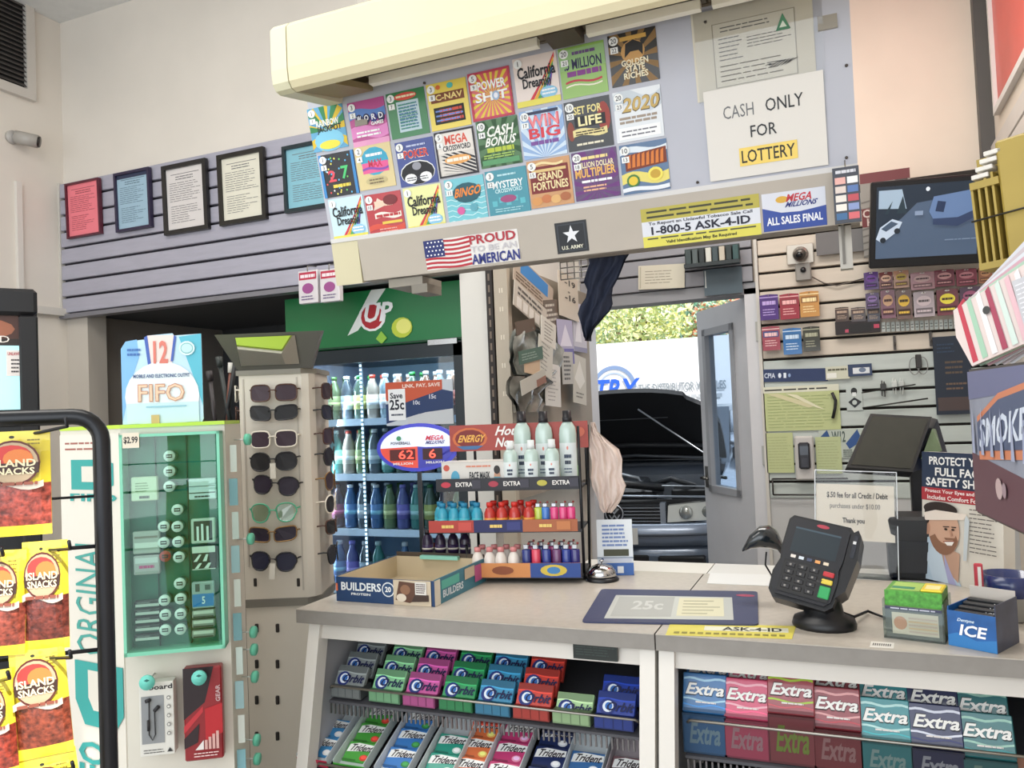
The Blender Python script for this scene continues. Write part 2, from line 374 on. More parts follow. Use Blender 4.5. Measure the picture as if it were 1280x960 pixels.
# ================================================================ the sales counter
CZ = .965; CYF = 1.645; CYB = 2.258; XG = -.3925; XL = -1.296; XR = .53
TOP = M('b5ada2', .4, noise=.06, scale=60, clear=.15); EDGE = M('8b8680', .45, noise=.05, scale=40); PNL = M('d3cdc4', .45, noise=.03, scale=6); POST = M('dad5cd', .4)
for nm, xa, xb, lab in (('left', XL, XG-.0015, 'grey laminate worktop of the left counter unit under the protein bar box'), ('right', XG+.0015, XR, 'grey laminate worktop of the right counter unit under the card terminal')):
    t = thing('worktop', lab, 'worktop', (0, 0, 0))
    g = G(); g.box(xa, CYF, CZ-.034, xb, CYB, CZ-.0005, EDGE); g.build('core', t)
    g = G(); g.box(xa, CYF-.001, CZ-.002, xb, CYB, CZ, TOP); g.build('laminate', t)
# back row: paler low desk at the clerk's side
t = thing('clerk_desk', 'pale cream clerk side shelf behind the counter mat', 'desk', (0, 0, 0))
g = G(); g.box(-.78, CYB+.003, .93, XG, 2.44, .958, M('dcdad2', .4)); g.box(XG+.003, CYB+.003, .93, XR, 2.44, .958, M('d6d6d2', .4)); g.build('desk_top', t)
g = G(); g.box(-.76, CYB+.05, 0, XR, 2.42, .93, M('9b968f', .6)); g.build('desk_body', t)
def slope_y(z): return CYF+.012-(CZ-.034-z)*.21       # the posts lean out towards the floor
def leanbox(g, x0, x1, z0, z1, off0, off1, c):
    a, b = slope_y(z0), slope_y(z1)
    vs = [(x0, a+off0, z0), (x1, a+off0, z0), (x1, a+off1, z0), (x0, a+off1, z0), (x0, b+off0, z1), (x1, b+off0, z1), (x1, b+off1, z1), (x0, b+off1, z1)]
    g.add(vs, [(0, 3, 2, 1), (4, 5, 6, 7), (0, 1, 5, 4), (1, 2, 6, 5), (2, 3, 7, 6), (3, 0, 4, 7)], c)
def cabinet(xa, xb, lab):
    t = thing('counter_cabinet', lab, 'cabinet', (0, 0, 0))
    for x in (xa, xb-.032):
        g = G(); leanbox(g, x, x+.032, 0, CZ-.036, 0, .04, POST); g.build('post', t)
    for x in (xa, xb-.012):
        g = G(); vs = [(x, slope_y(0)+.04, 0), (x, CYB, 0), (x, CYB, CZ-.036), (x, slope_y(CZ-.036)+.04, CZ-.036)]
        g.add([(p[0]+d, p[1], p[2]) for d in (0, .012) for p in vs], [(3, 2, 1, 0), (4, 5, 6, 7), (0, 1, 5, 4), (1, 2, 6, 5), (2, 3, 7, 6), (3, 0, 4, 7)], M('b5b5b8', .5)); g.build('side_panel', t)
    g = G(); leanbox(g, xa+.032, xb-.032, CZ-.072, CZ-.038, .012, .024, PNL); g.build('header_panel', t)
    g = G(); g.box(xa+.012, CYB-.03, 0, xb-.012, CYB-.012, CZ-.04, M('6c6560', .7)); g.build('back_panel', t)
    return t
cab_l = cabinet(XL+.03, XG-.004, 'white counter cabinet holding bubble-logo gum and gum trays, left unit')
cab_r = cabinet(XG+.004, XR-.01, 'white counter cabinet holding the large gum packs, right unit')
cab_l['label'] = 'white counter cabinet under the left worktop, open front full of small gum packs'
cab_r['label'] = 'white counter cabinet under the right worktop, open front with one row of large gum packs'
WIRE = M('9a968e', .3, .9)
g = G(); F = None
x0, z0, W, H = rectY(716, 803, 771, 823, slope_y(.9)); g.box(x0, slope_y(.9)+.002, z0-.004, x0+W, slope_y(.9)+.010, z0+H+.004, M('1d2421', .4)); P = Pr(g, W, H, x0, z0, slope_y(.9)+.002); P.lines(.06, .1, .94, .9, 5, '2f3a36', .4, .2, 3); g.build('price_label_plate', cab_l)
# wire fronts and shelves
def wire_front(par, xa, xb, z, y, ends=True):
    g = G(); pts = [(xa, y+.05, z-.015), (xa, y+.005, z-.006), (xa+.006, y, z), (xb-.006, y, z), (xb, y+.005, z-.006), (xb, y+.05, z-.015)]
    g.tube(pts, .0032, WIRE, 6); g.build('wire_front', par)
def shelf(par, xa, xb, z0, y0, y1, z1, c=M('4d4d52', .5)):
    g = G(); n = int((xb-xa)/.012)
    g.add([(xa, y0, z0), (xb, y0, z0), (xb, y1, z1), (xa, y1, z1), (xa, y0, z0-.006), (xb, y0, z0-.006), (xb, y1, z1-.006), (xa, y1, z1-.006)], [(0, 1, 2, 3), (7, 6, 5, 4), (4, 5, 1, 0), (2, 6, 7, 3)], c); g.build('shelf', par)
    g = G()
    for i in range(n): x = xa+.006+i*(xb-xa-.012)/max(1, n-1); g.box(x-.0018, y0-.004, z0-.030, x+.0018, y0, z0-.006, M('7c7a7c', .3, .8))
    g.build('shelf_grid', par, kind='stuff')
# gum pack builders -------------------------------------------------
def shade(h, k):
    h = h.lstrip('#'); return ''.join('%02x' % max(0, min(255, int(int(h[i:i+2], 16)*k))) for i in (0, 2, 4))
def bubble_pack(c):
    g = G(); w, h = .085, .062; g.box(-w/2, 0, 0, w/2, .013, h, M(c, .35, clear=.4), .0012); P = Pr(g, w-.003, h-.003, None, .0015, 0)
    P.rect(0, .74, 1, 1, M(shade(c, .72), .35)); P.wave(.72, .03, .05, M(shade(c, 1.25), .3)); P.rect(.0, .0, 1, .12, M(shade(c, .8), .35))
    P.ell(.27, .45, .22, .30, '1b2f7c'); P.ell(.29, .46, .15, .21, 'e9f1fa'); P.ell(.31, .47, .10, .14, '2f6fc0')
    P.txt('Orbit', .22, .30, .96, .64, '10184a', .05, .12); return g
def tri_pack(c, c2):
    g = G(); w, h = .078, .052; g.box(-w/2, 0, 0, w/2, .010, h, M(c, .4, clear=.3), .001); P = Pr(g, w-.002, h-.002, None, .001, 0)
    P.poly([(.02, .45), (.98, .62), (.98, .9), (.35, .96), (.05, .85)], 'f3f3f0'); P.txt('Trident', .08, .52, .88, .88, '2a1d24', .03, .12, .02)
    P.ell(.74, .22, .15, .16, c2); P.ell(.74, .24, .10, .10, shade(c2, 1.3)); P.rect(0, 0, .5, .08, shade(c, .75)); return g
def ext_pack(c, c2):
    g = G(); w, h = .0895, .078; g.box(-w/2, 0, 0, w/2, .022, h, M(c, .35, clear=.5), .002); P = Pr(g, w-.004, h-.004, None, .002, 0)
    P.wave(.86, .03, .06, M(c2, .3), cyc=1.5); P.wave(.30, .04, .05, M(c2, .3), ph=1); P.wave(.16, .03, .04, M(shade(c, 1.3), .3), ph=2, cyc=1.3); P.rect(0, 0, 1, .08, M(shade(c, .7), .4))
    P.txt('Extra', .035, .41, .965, .77, shade(c, .35), .075, .1); P.txt('Extra', .05, .44, .95, .75, 'f5f3ee', .04, .1); P.lines(.3, .2, .8, .3, 1, 'e6e0dc', .4, .2); return g
def gum_column(proto, base, tilt, n, dy, dz, labf, group, rz=0, cat='gum pack'):
    for i in range(n):
        F = fr((base[0], base[1]+dy*i, base[2]+dz*i), rz, -tilt)
        lab = labf(i)
        if i == 0 and proto.get('fresh', 1):
            proto['fresh'] = 0; proto.matrix_local = F; o = proto
        else: o = proto.copy(); COL.objects.link(o); o.matrix_local = F
        tag(o, lab, cat, group)
for_clean = []
# upper tray in the left unit: eight colours, three packs deep
orb = [('8f9696', 'silver grey', 430), ('8fcf9a', 'mint green', 478), ('d860a8', 'pink', 521), ('34a060', 'bright green', 567), ('3f94bd', 'sky blue', 613), ('d2453a', 'red', 661), ('b3d9a0', 'pale apple green', 711), ('2540a0', 'royal blue', 764)]
wire_front(cab_l, XL+.075, XG-.05, .775, slope_y(.775)+.045)
ry = slope_y(.775)+.055
shelf(cab_l, XL+.066, XG-.045, .735, ry, CYB-.04, .815)
rowname = ['front pack by the wire', 'second pack, behind the front one', 'rear pack, deep in shadow']
for i, (c, nm, px) in enumerate(orb):
    x = PY(px, 862, ry).x
    pr = bubble_pack(c).build('gum_pack'); n = 1 if i == 6 else 3 if i < 6 else 2
    dz0 = -.012 if i == 6 else 0
    gum_column(pr, (x, ry+.012, .759+dz0), 36, n, .045, .021, lambda k: 'small %s gum pack with round blue emblem, %s' % (nm, rowname[k]), 'bubble emblem gum packs in the upper tray')
    # packs stacked edge-on below form the box each colour stands in
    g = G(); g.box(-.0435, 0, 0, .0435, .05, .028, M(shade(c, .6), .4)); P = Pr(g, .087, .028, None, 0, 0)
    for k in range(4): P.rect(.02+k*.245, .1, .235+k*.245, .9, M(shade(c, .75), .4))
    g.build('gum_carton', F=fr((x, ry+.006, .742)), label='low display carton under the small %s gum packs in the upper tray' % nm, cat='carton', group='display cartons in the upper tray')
# lower trays
tri = [('3f8fc8', 'f0f0ee', 'light blue', 372, 2, 1), ('4aa23f', 'd84438', 'watermelon green', 424, 3, 0), ('3f7fc6', '3f8a4a', 'blue and green', 480, 3, 0), ('2f9c86', 'd8e8e0', 'sea green', 540, 2, 0), ('e87a48', 'f6d070', 'orange', 566, 3, 0), ('c83f76', 'f0a0c0', 'crimson', 606, 3, 0), ('22305e', 'e0e4ea', 'navy', 668, 3, 0), ('3c6ea6', 'dfe8f0', 'steel blue', 716, 2, 0), ('7a5a5e', 'e6d8d0', 'mauve brown', 770, 2, 0)]
ly = slope_y(.62)+.04
lx = [PY(q, 950, ly).x for q in (392, 438, 490, 542, 575, 618, 668, 716, 770)]
shelf(cab_l, XL+.056, XG-.045, .585, ly-.01, CYB-.04, .715)
wire_front(cab_l, XL+.066, XG-.05, .605, ly-.012)
rn = ['front pack', 'second pack', 'third pack']
for i, (c, c2, nm, _, n, _) in enumerate(tri):
    x = lx[i]; wt = .0435 if i not in (4, 6) else .041
    if i not in (4, 6):
        t = thing('gum_tray', 'white card display tray holding the %s gum packs in the lower row' % nm, 'tray', fr((x, ly, .593), 0, 24), 'white gum trays in the lower row')
        g = G(); col = M(('d8dfe2' if i != 8 else 'b9aeb2') if i != 1 else 'c9d6d2', .5)
        g.box(-wt, 0, 0, wt, .215, .002, col); g.box(-wt, 0, 0, -wt+.0015, .215, .028, col); g.box(wt-.0015, 0, 0, wt, .215, .028, col); g.build('tray_base', t)
        g = G(); pts = [(-wt, .0), (wt, .0), (wt, .045), (wt*.8, .056), (0, .060), (-wt*.8, .056), (-wt, .045)]
        g.prism(pts, .214, .2155, col); g.build('tray_back', t)
        g = G(); g.box(-wt, -.002, 0, wt, 0, .02, M(c if i else 'b8344e', .4)); g.build('tray_front', t)
    pr = tri_pack(c, c2).build('gum_pack')
    gum_column(pr, (x, ly+.018, .607), 55, n, .052, .025, lambda k: 'small %s slim gum pack with white banner, %s in the lower row' % (nm, rn[k]), 'slim gum packs in the lower trays')
# upper extra layers of orange and navy packs stacked high at the back of the lower row
for x, c, nm in ((lx[4], 'd24a38', 'orange red'), (lx[6], '1c2648', 'dark navy')):
    for k in range(5):
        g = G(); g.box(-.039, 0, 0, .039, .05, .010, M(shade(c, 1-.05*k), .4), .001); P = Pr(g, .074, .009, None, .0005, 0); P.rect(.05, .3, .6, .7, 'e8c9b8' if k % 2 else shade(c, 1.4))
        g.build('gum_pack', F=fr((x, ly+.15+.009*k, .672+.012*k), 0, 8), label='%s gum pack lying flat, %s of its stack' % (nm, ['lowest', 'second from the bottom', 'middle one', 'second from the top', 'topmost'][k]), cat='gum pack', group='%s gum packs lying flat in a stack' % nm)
# right unit: seven colours of large packs
ext = [('2f6fa8', 'a9d2e8', 'blue', 880, 871), ('cf4a6c', 'f0b0bc', 'rose pink', 932, 878), ('9c4048', 'a8c83c', 'red and lime', 988, 872), ('8e2f38', 'e0a0a0', 'dark red', 1045, 890), ('2f8a90', 'b8e0dc', 'teal', 1106, 905), ('1f2350', 'd9dcea', 'navy', 1170, 913), ('2c6f72', '9cc8b8', 'sea green', 1234, 925)]
ey = slope_y(.80)+.05
wire_front(cab_r, XG+.055, XR-.06, .790, ey-.018)
shelf(cab_r, XG+.045, XR-.05, .712, ey-.004, CYB-.04, .79)
for i, (c, c2, nm, px, py) in enumerate(ext):
    q = PY(px, py, ey+.02); x = q.x; zz = q.z-.030
    pr = ext_pack(c, c2).build('gum_pack')
    gum_column(pr, (x, ey+.010, zz), 24, 1 if i == 2 else 2, .048, .030, lambda k: 'large %s gum pack with white lettering, %s' % (nm, ['front pack above the wire', 'rear pack in shadow'][k]), 'large gum packs in the right unit')
    hh = zz-.716
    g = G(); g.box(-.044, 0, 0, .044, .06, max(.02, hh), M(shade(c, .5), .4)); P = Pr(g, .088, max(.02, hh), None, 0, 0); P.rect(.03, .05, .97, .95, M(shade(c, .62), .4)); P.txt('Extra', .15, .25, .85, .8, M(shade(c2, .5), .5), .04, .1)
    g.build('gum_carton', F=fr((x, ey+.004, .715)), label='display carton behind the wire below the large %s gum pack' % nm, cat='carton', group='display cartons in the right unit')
shelf(cab_r, XG+.045, XR-.05, .60, ey-.06, CYB-.04, .64)
g = tri_pack('2f5fb8', 'e0e4ee'); x = PY(948, 952, ey-.02).x; g.build('gum_pack', F=fr((x, ey-.03, .615), 0, -25), label='small blue gum pack with white banner, alone on the low shelf under the large packs', cat='gum pack')
g = G(); g.box(-.06, 0, 0, .06, .12, .05, M('54585c', .5)); g.box(-.056, -.001, .012, .056, 0, .05, M('7b8488', .4)); x = PY(895, 950, ey-.02).x; g.build('display_tray', F=fr((x, ey-.03, .609)), label='dark grey empty display tray on the low shelf left of the small blue pack', cat='tray')
g = G(); g.box(-.04, 0, 0, .04, .03, .06, M('c9b25a', .4), .002); P = Pr(g, .078, .058, None, .001, 0); P.rect(0, .5, 1, 1, '7d4b2e'); P.lines(.1, .1, .9, .4, 2, '5d3b20'); q = PY(1276, 940, ey); g.build('candy_pack', F=fr((q.x+.01, ey+.01, .716), 0, -20), label='brown and gold candy pack at the right edge beside the sea green gum', cat='candy pack')
# ================================================================ overhead ticket rack above the counter
TA = 13.8
BO = Vector((-1.366, 1.95, 1.945)); Wb = 1.412; Hb = .50
TA_ = 0
FB = fr(BO, 0, TA)
rack = thing('overhead_rack', 'beige overhead display rack hung above the counter with a lit canopy and ticket board', 'display rack', FB)
BG = M('d9ceab', .45, noise=.03, scale=4); BEI = M('b6aca0', .5, noise=.03, scale=5)
_i = FB.inverted(); _n = FB.to_3x3() @ Vector((0, -1, 0)); _r0 = ray(700, 50); Hb = (_i @ (EYE+_r0*((BO-EYE).dot(_n)/_r0.dot(_n)))).z
g = G(); g.box(0, 0, 0, Wb, .012, Hb, M('b9bac4', .5, noise=.03, scale=4)); g.box(0, -.004, 0, Wb, 0, .012, M('d5d2d0', .4)); g.build('display_board', rack)
inv = FB.inverted()
# canopy: rounded hood in front of and above the board, in world space then taken to the rack frame
def rk(g, name): 
    g.v = [tuple(inv @ Vector(v)) for v in g.v]; return g.build(name, rack)
zc = PY(357, 114, 1.615).z       # underside height near the front lip
zt = PY(340, 32, 1.60).z
prof = [(1.615, zt+.004), (1.600, zt-.012), (1.600, zc+.05), (1.604, zc+.018), (1.615, zc+.004), (1.632, zc), (1.835, zc+.042), (1.87, zt)]
prof2 = prof[:6]+[(1.652, zc+.012), (1.66, zc+.05), (1.66, zt)]
xl = PY(345, 70, 1.62).x
g = G(); g.prism(prof2, xl+.05, .20, BG, axis='x', smooth=False); g.box(xl+.05, 1.66, zt-.03, .20, 1.87, zt, BG); rk(g, 'canopy')
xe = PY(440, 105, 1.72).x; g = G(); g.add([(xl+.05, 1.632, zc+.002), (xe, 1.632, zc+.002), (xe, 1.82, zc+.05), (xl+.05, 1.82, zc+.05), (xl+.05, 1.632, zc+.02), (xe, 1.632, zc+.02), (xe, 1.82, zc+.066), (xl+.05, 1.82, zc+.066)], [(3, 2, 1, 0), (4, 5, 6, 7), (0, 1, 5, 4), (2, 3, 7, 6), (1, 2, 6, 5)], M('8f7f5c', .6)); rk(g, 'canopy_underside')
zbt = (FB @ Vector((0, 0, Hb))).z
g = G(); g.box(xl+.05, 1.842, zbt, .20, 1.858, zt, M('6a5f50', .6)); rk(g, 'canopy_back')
g = G(); g.prism([(a, b) for a, b in prof], xl, xl+.047, M('d5d0b2', .45), axis='x'); rk(g, 'canopy_end_cap')
for k, (a, b) in enumerate(((462, 680), (690, 728), (733, 885), (890, 1000))):
    xa = PY(a, 100, 1.80).x; xb = PY(b, 60, 1.80).x
    g = G()
    zb_ = PY(570, 79, 1.80).z
    if k == 1: g.box(xa, 1.74, zb_-.012, xb, 1.82, zb_+.05, M('4b4238', .6)); rk(g, 'lamp_bracket')
    else:
        g.box(xa, 1.775, zb_+.011, xb, 1.81, zb_+.06, M('5f5546', .5)); rk(g, 'lamp_housing')
        g = G(); g.box(xa+.01, 1.78, zb_-.012, xb-.01, 1.80, zb_+.009, M('f4f0e4', .4)); rk(g, 'lamp_tube')
# lower valance under the board
g = G(); zv0 = 1.833; g.prism([(1.945, 1.944), (1.97, 1.944), (1.995, zv0), (1.972, zv0-.004)], -1.275, .045, BEI, axis='x'); rk(g, 'valance')
g = G(); g.prism([(1.948, 1.944), (2.06, 1.944), (2.06, zv0+.02), (1.968, zv0-.01)], -1.366, -1.277, M('cdc4a4', .5), axis='x'); rk(g, 'valance_end_cap')
g = G(); g.box(-1.275, 1.99, zv0-.004, .045, 2.03, zv0+.004, M('8d857c', .6)); g.box(-1.275, 2.02, zv0+.004, .045, 2.03, 2.30, M('8d857c', .6)); rk(g, 'underside')
g = G(); g.box(-1.20, 1.985, zv0-.03, -1.09, 2.10, zv0-.006, M('8f887c', .5)); g.box(-1.12, 1.975, zv0-.055, -1.07, 2.06, zv0-.03, M('7c766b', .5)); rk(g, 'lock_bracket')
# hanging posts at the right end and left rear, up to the ceiling
g = G(); a = PY(1047, 270, 1.99); b = PY(1063, 270, 1.99); g.box(a.x, 1.99, PY(1055, 336, 1.99).z, b.x, 2.02, 2.05, M('a29c92', .35, .3)); g.box(a.x+.006, 1.985, PY(1055, 330, 1.99).z, a.x+.012, 1.99, 2.0, M('6d6860', .4)); rk(g, 'end_post')
for x in (-1.2, .0):
    g = G(); g.box(x-.02, 1.90, 2.38, x+.02, 1.94, CEIL, M('a29c92', .4)); g.box(x-.02, 1.87, 2.24, x+.02, 2.03, 2.28, M('a29c92', .4)); g.box(x-.02, 1.90, 2.26, x+.02, 1.94, 2.40, M('a29c92', .4)); rk(g, 'hanger_post')
for px, py in ((882, 28), (872, 228), (1058, 82), (1058, 197), (531, 104)):
    r = ray(px, py); nrm = FB.to_3x3() @ Vector((0, -1, 0)); tt = (BO-EYE).dot(nrm)/r.dot(nrm); l = inv @ (EYE+r*tt)
    g = G(); g.tube([(l.x, -.004, l.z), (l.x, .002, l.z)], .0035, M('5b5450', .3, .5), 8); g.build('screw', rack)
def onboard(px, py):
    r = ray(px, py); nrm = FB.to_3x3() @ Vector((0, -1, 0)); tt = (BO-EYE).dot(nrm)/r.dot(nrm); return inv @ (EYE+r*tt)
def stuck(name, l, w, h, t=.002, y=-.0005):
    """flat thing on the board, l = centre in board coordinates"""
    return FB @ Matrix.Translation((l.x, y-t, l.z-h/2))
def badge(P, a, b=None, c='f4f4f2'):
    P.ell(.12, .88, .10, .09, c); P.txt(a, .06, .83, .18, .93, '30303a', .01, fit=True)
    if b: P.rect(.04, .64, .20, .76, c); P.txt(b, .07, .66, .17, .74, '30303a', .01, fit=True)
def T_rainbow(P):
    P.rays(.5, .45, 2, 9, 'd8b830'); P.rays(.5, .45, 2, 5, '2f7f50', .3, 3.5); P.ell(.5, .22, .42, .25, '7fc4e0'); P.txt('RAINBOW', .2, .55, .85, .7, 'f0f0e8', .05); P.txt('JACKPOT', .2, .38, .9, .56, '1b1b2a', .06); P.ell(.5, .12, .3, .1, 'e8d84a'); badge(P, '1', '1')
def T_word(P):
    P.wave(.3, .05, .25, 'e48bc8'); P.rect(0, 0, 1, .12, 'e8a0c8'); P.wave(.7, .04, .2, '5b84c8')
    for i, ch in enumerate('WORD'): P.ell(.27+.2*i, .6-.01*i, .10, .11, ['1f1f50', '1f1f50', '20207a', '1f1f50'][i]); P.txt(ch, .21+.2*i, .54, .33+.2*i, .67, 'f6f6fa', .05)
    P.txt('GAMES', .58, .42, .92, .5, 'ffffff', .05); P.lines(.15, .18, .85, .34, 2, 'ffffff', .5, .1, 2); badge(P, '3', '2')
def T_slots(P):
    P.rect(.24, .12, .82, .78, 'c0d4dc'); P.lines(.28, .16, .78, .74, 9, '4a7aa0', .5, .1, 3); P.lines(.28, .16, .78, .74, 8, '3f8f70', .3, .4, 8); P.ell(.5, .88, .3, .08, 'd84a3a'); P.lines(.26, .84, .76, .93, 1, 'f4e8c0', .5, 0); badge(P, '3', '7')
def T_nav(P):
    P.rect(.08, .58, .92, .78, '7a3f1c'); P.txt('C-NAV', .2, .62, .88, .75, 'f0d888', .05); P.rect(.12, .12, .88, .48, '16120e'); P.lines(.26, .15, .84, .45, 3, 'd8503a', .6, .05, 5); P.lines(.16, .15, .84, .45, 3, '7090d8', .35, .5, 6); P.ell(.6, .9, .08, .06, '50b8b0'); P.ell(.3, .9, .06, .05, 'd86a30'); badge(P, '3', '8')
def T_power(P):
    P.rays(.52, .45, 2, 22, 'e8cc48'); P.txt('POWER', .2, .60, .88, .8, '7a2f90', .07); P.txt('POWER', .2, .61, .88, .8, 'ffffff', .04); P.txt('SH T', .12, .36, .9, .56, '6a2f8c', .07); P.txt('SH T', .12, .37, .9, .56, 'ffffff', .04); P.ell(.62, .46, .09, .10, '9fb8d8'); P.ell(.62, .46, .05, .06, 'f4f4ff')
    for q in ((0, 0, 1, .05), (0, .95, 1, 1), (0, 0, .05, 1), (.95, 0, 1, 1)): P.rect(*q, 'c03c54')
    badge(P, '5', '9')
def T_dream(P, extra=False):
    for k, c in enumerate(('d83a48', 'f0b030', '4aa858', '3f78c8', '8a4fa8')): P.poly([(.2+.1*k, 0), (.3+.1*k, 0), (.95-.02*k, .98-.08*k), (.95-.02*k, .88-.08*k)], c)
    P.ell(.75, .22, .2, .12, '8fc8e8'); P.rect(0, 0, 1, .12, 'e8dc60'); P.txt('California', .08, .56, .95, .80, '17171c', .06); P.txt('Dreamin', .18, .36, .82, .56, '17171c', .06); P.lines(.6, .16, .9, .3, 2, 'ffffff', .5, .1, 3); badge(P, '1')
def T_million(P):
    P.rect(0, .55, 1, .95, '98c080'); P.txt('.5 MILLION', .1, .55, .92, .76, '2a2050', .06); P.lines(.15, .40, .9, .53, 1, '8a3f90', .8, 0); P.wave(.30, .03, .04, 'c8384a', .1, .9); P.wave(.22, .03, .03, 'f4f0d8', .1, .9); P.lines(.3, .8, .8, .92, 1, '6a4a80', .5, 0, 4); badge(P, '20', '21')
def T_bear(P):
    P.rays(.5, .5, 2, 12, '8a6838'); P.ell(.5, .62, .25, .22, 'c89858'); P.poly([(.32, .52), (.36, .78), (.52, .84), (.72, .74), (.70, .52), (.62, .62), (.45, .62)], '17110c')
    P.txt('GOLDEN', .24, .36, .8, .48, 'f4e8c8', .06); P.txt('STATE', .32, .24, .72, .36, 'f4e8c8', .06); P.txt('RICHES', .27, .11, .78, .23, 'f4e8c8', .06); P.rect(.25, .84, .8, .92, 'd8a850'); badge(P, '20', '22')
def T_27(P):
    R = random.Random(4)
    for i in range(34): P.ell(R.random()*.8+.12, R.random()*.9+.05, .022, .022, R.choice(['f0e060', 'e85050', '60b8e8', 'ffffff', '70c860'])); P.k -= 1
    P.k += 2; P.txt('2', .2, .35, .42, .62, 'e85060', .08); P.txt('7', .58, .38, .8, .68, '50c878', .08); P.lines(.3, .18, .8, .3, 1, 'e8d050', .6, 0)
    for q in ((0, 0, .08, 1), (.92, 0, 1, 1)): P.rect(*q, '3f88c8')
    badge(P, '1', '3')
def T_max(P):
    P.ell(.52, .62, .38, .32, '3fa8c8'); P.rect(.16, .36, .88, .6, 'e8609a'); P.txt('MAX', .34, .48, .72, .66, 'd03050', .08); P.lines(.3, .72, .75, .82, 1, 'ffffff', .6, 0); P.wave(.45, .03, .05, '8a50b0', .16, .88); P.ell(.5, .18, .3, .10, 'c8b888'); P.lines(.3, .1, .7, .24, 2, '7a6a50', .5, .1, 3); badge(P, '2', '4')
def T_poker(P):
    P.ell(.5, .28, .46, .27, 'f0f0f0'); P.ell(.5, .27, .44, .255, '15151c'); P.txt('POKER', .2, .60, .85, .80, 'ffffff', .1); P.txt('POKER', .2, .61, .85, .79, 'd84838', .06); P.ell(.3, .16, .16, .11, 'f4f4f4'); P.ell(.7, .16, .16, .11, 'f4f4f4'); P.lines(.2, .1, .8, .2, 2, '404050', .4, .1, 2); P.ell(.5, .42, .12, .09, '9a9aa4'); P.lines(.3, .84, .8, .92, 1, 'c0c8e8', .5, 0); badge(P, '3', '5')
def T_mega(P):
    for i in range(10): P.poly([(.1, .08*i), (.18, .08*i), (.95, .08*i-.35 if .08*i > .35 else 0), (.95, max(0, .08*i-.40))], '22222a'); P.k -= 1
    P.k += 1; P.rect(.05, .52, .95, .95, 'ece4dc'); P.txt('MEGA', .25, .70, .82, .9, 'd8503a', .08); P.txt('CROSSWORD', .18, .56, .88, .68, '2a2a30', .05); P.ell(.52, .36, .34, .10, 'e8a860'); P.lines(.24, .31, .8, .41, 1, 'f8f0e0', .7, 0)
    for q in ((0, 0, 1, .04), (0, .96, 1, 1), (0, 0, .04, 1), (.96, 0, 1, 1)): P.rect(*q, '25202a')
    badge(P, '5', '6')
def T_cash(P):
    P.rays(.5, .5, 2, 12, '244f24'); P.txt('CASH', .22, .64, .85, .86, 'f4f4ec', .06, .1); P.txt('BONUS', .16, .44, .88, .63, 'f4f4ec', .06, .1); P.lines(.2, .30, .85, .42, 1, 'b8c840', .8, 0); P.rect(.05, .05, .95, .16, '5a9a68'); P.lines(.1, .18, .9, .28, 2, 'a8c860', .5, .1, 5); badge(P, '10', '14')
def T_win(P):
    P.rays(.5, .0, 2, 18, 'd0e0f0'); P.txt('WIN', .18, .62, .9, .88, 'd83a48', .1); P.txt('BIG', .18, .40, .9, .62, 'd83a48', .1); P.txt('WIN', .2, .64, .88, .86, 'f08a90', .02); P.lines(.2, .26, .85, .36, 1, '7a4a98', .8, 0, 6); P.rect(.15, .90, .9, .96, '2a3050'); badge(P, '10', '17')
def T_life(P):
    P.ell(.85, .6, .14, .3, '9a3a30'); P.ell(.1, .4, .08, .2, '8a4030'); P.txt('SET FOR', .2, .72, .82, .88, 'e8d890', .06); P.rect(.2, .46, .88, .68, '0c0c10'); P.txt('LIFE', .28, .48, .80, .67, 'f4e8b0', .08); P.wave(.34, .03, .14, 'e8d898', .14, .9); P.lines(.2, .29, .84, .39, 2, '3a2a18', .5, .1, 3); P.lines(.2, .08, .8, .15, 1, 'e8e0c8', .6, 0, 3); badge(P, '10', '20')
def T_2020(P):
    P.wave(.78, .1, .3, 'c8d0d8'); P.txt('2020', .16, .56, .95, .86, '5a4a30', .08, .08); P.txt('2020', .18, .58, .93, .85, 'c8a860', .03, .08); P.lines(.1, .34, .92, .5, 2, 'a09080', .6, .05, 8); P.rect(.06, .05, .94, .28, 'f6f6f6'); P.lines(.12, .08, .88, .24, 2, '707078', .35, .1, 4); badge(P, '20', '23')
def T_sour(P):
    P.wave(.2, .05, .12, 'd85040'); P.poly([(.2, .62), (.35, .9), (.6, .72)], 'e8d0c0'); P.lines(.25, .68, .75, .84, 1, 'f0d0b8', .8, 0); P.wave(.48, .03, .12, 'f4ece0', .22, .95); P.lines(.26, .42, .92, .54, 1, 'b83038', .5, 0); P.ell(.7, .82, .2, .12, '7a2a30'); P.rect(.4, .28, .95, .34, 'e8c850'); P.lines(.3, .08, .8, .2, 2, 'e8b0a8', .4, .2, 3); badge(P, '1', '10')
def T_bingo(P):
    for i in range(7): P.wave(.12*i+.05, .03, .02, 'c8ecf0', cyc=3)
    P.ell(.55, .66, .36, .22, '1f5a68'); P.txt('BINGO', .22, .56, .88, .78, '7a3010', .1, .1, .03); P.txt('BINGO', .22, .57, .88, .77, 'f08a30', .05, .1, .03); P.ell(.35, .28, .1, .09, 'd860a0'); P.ell(.68, .32, .1, .09, '60a8b8'); badge(P, '3', '11')
def T_myst(P):
    for i in range(5): P.rect(.1+.17*i, .22+.07*(i % 2), .22+.17*i, .34+.07*(i % 2), '5fb8c4'); P.k -= 1
    P.k += 1; P.txt('MYSTERY', .16, .60, .9, .76, 'f0f4f4', .06); P.txt('CROSSWORD', .2, .50, .86, .59, 'c8e8ec', .04); P.ell(.5, .36, .2, .08, 'a04878'); P.lines(.3, .84, .75, .92, 1, 'b8e0e8', .5, 0); P.lines(.15, .08, .85, .18, 2, 'a8d8e0', .4, .2); badge(P, '3', '12')
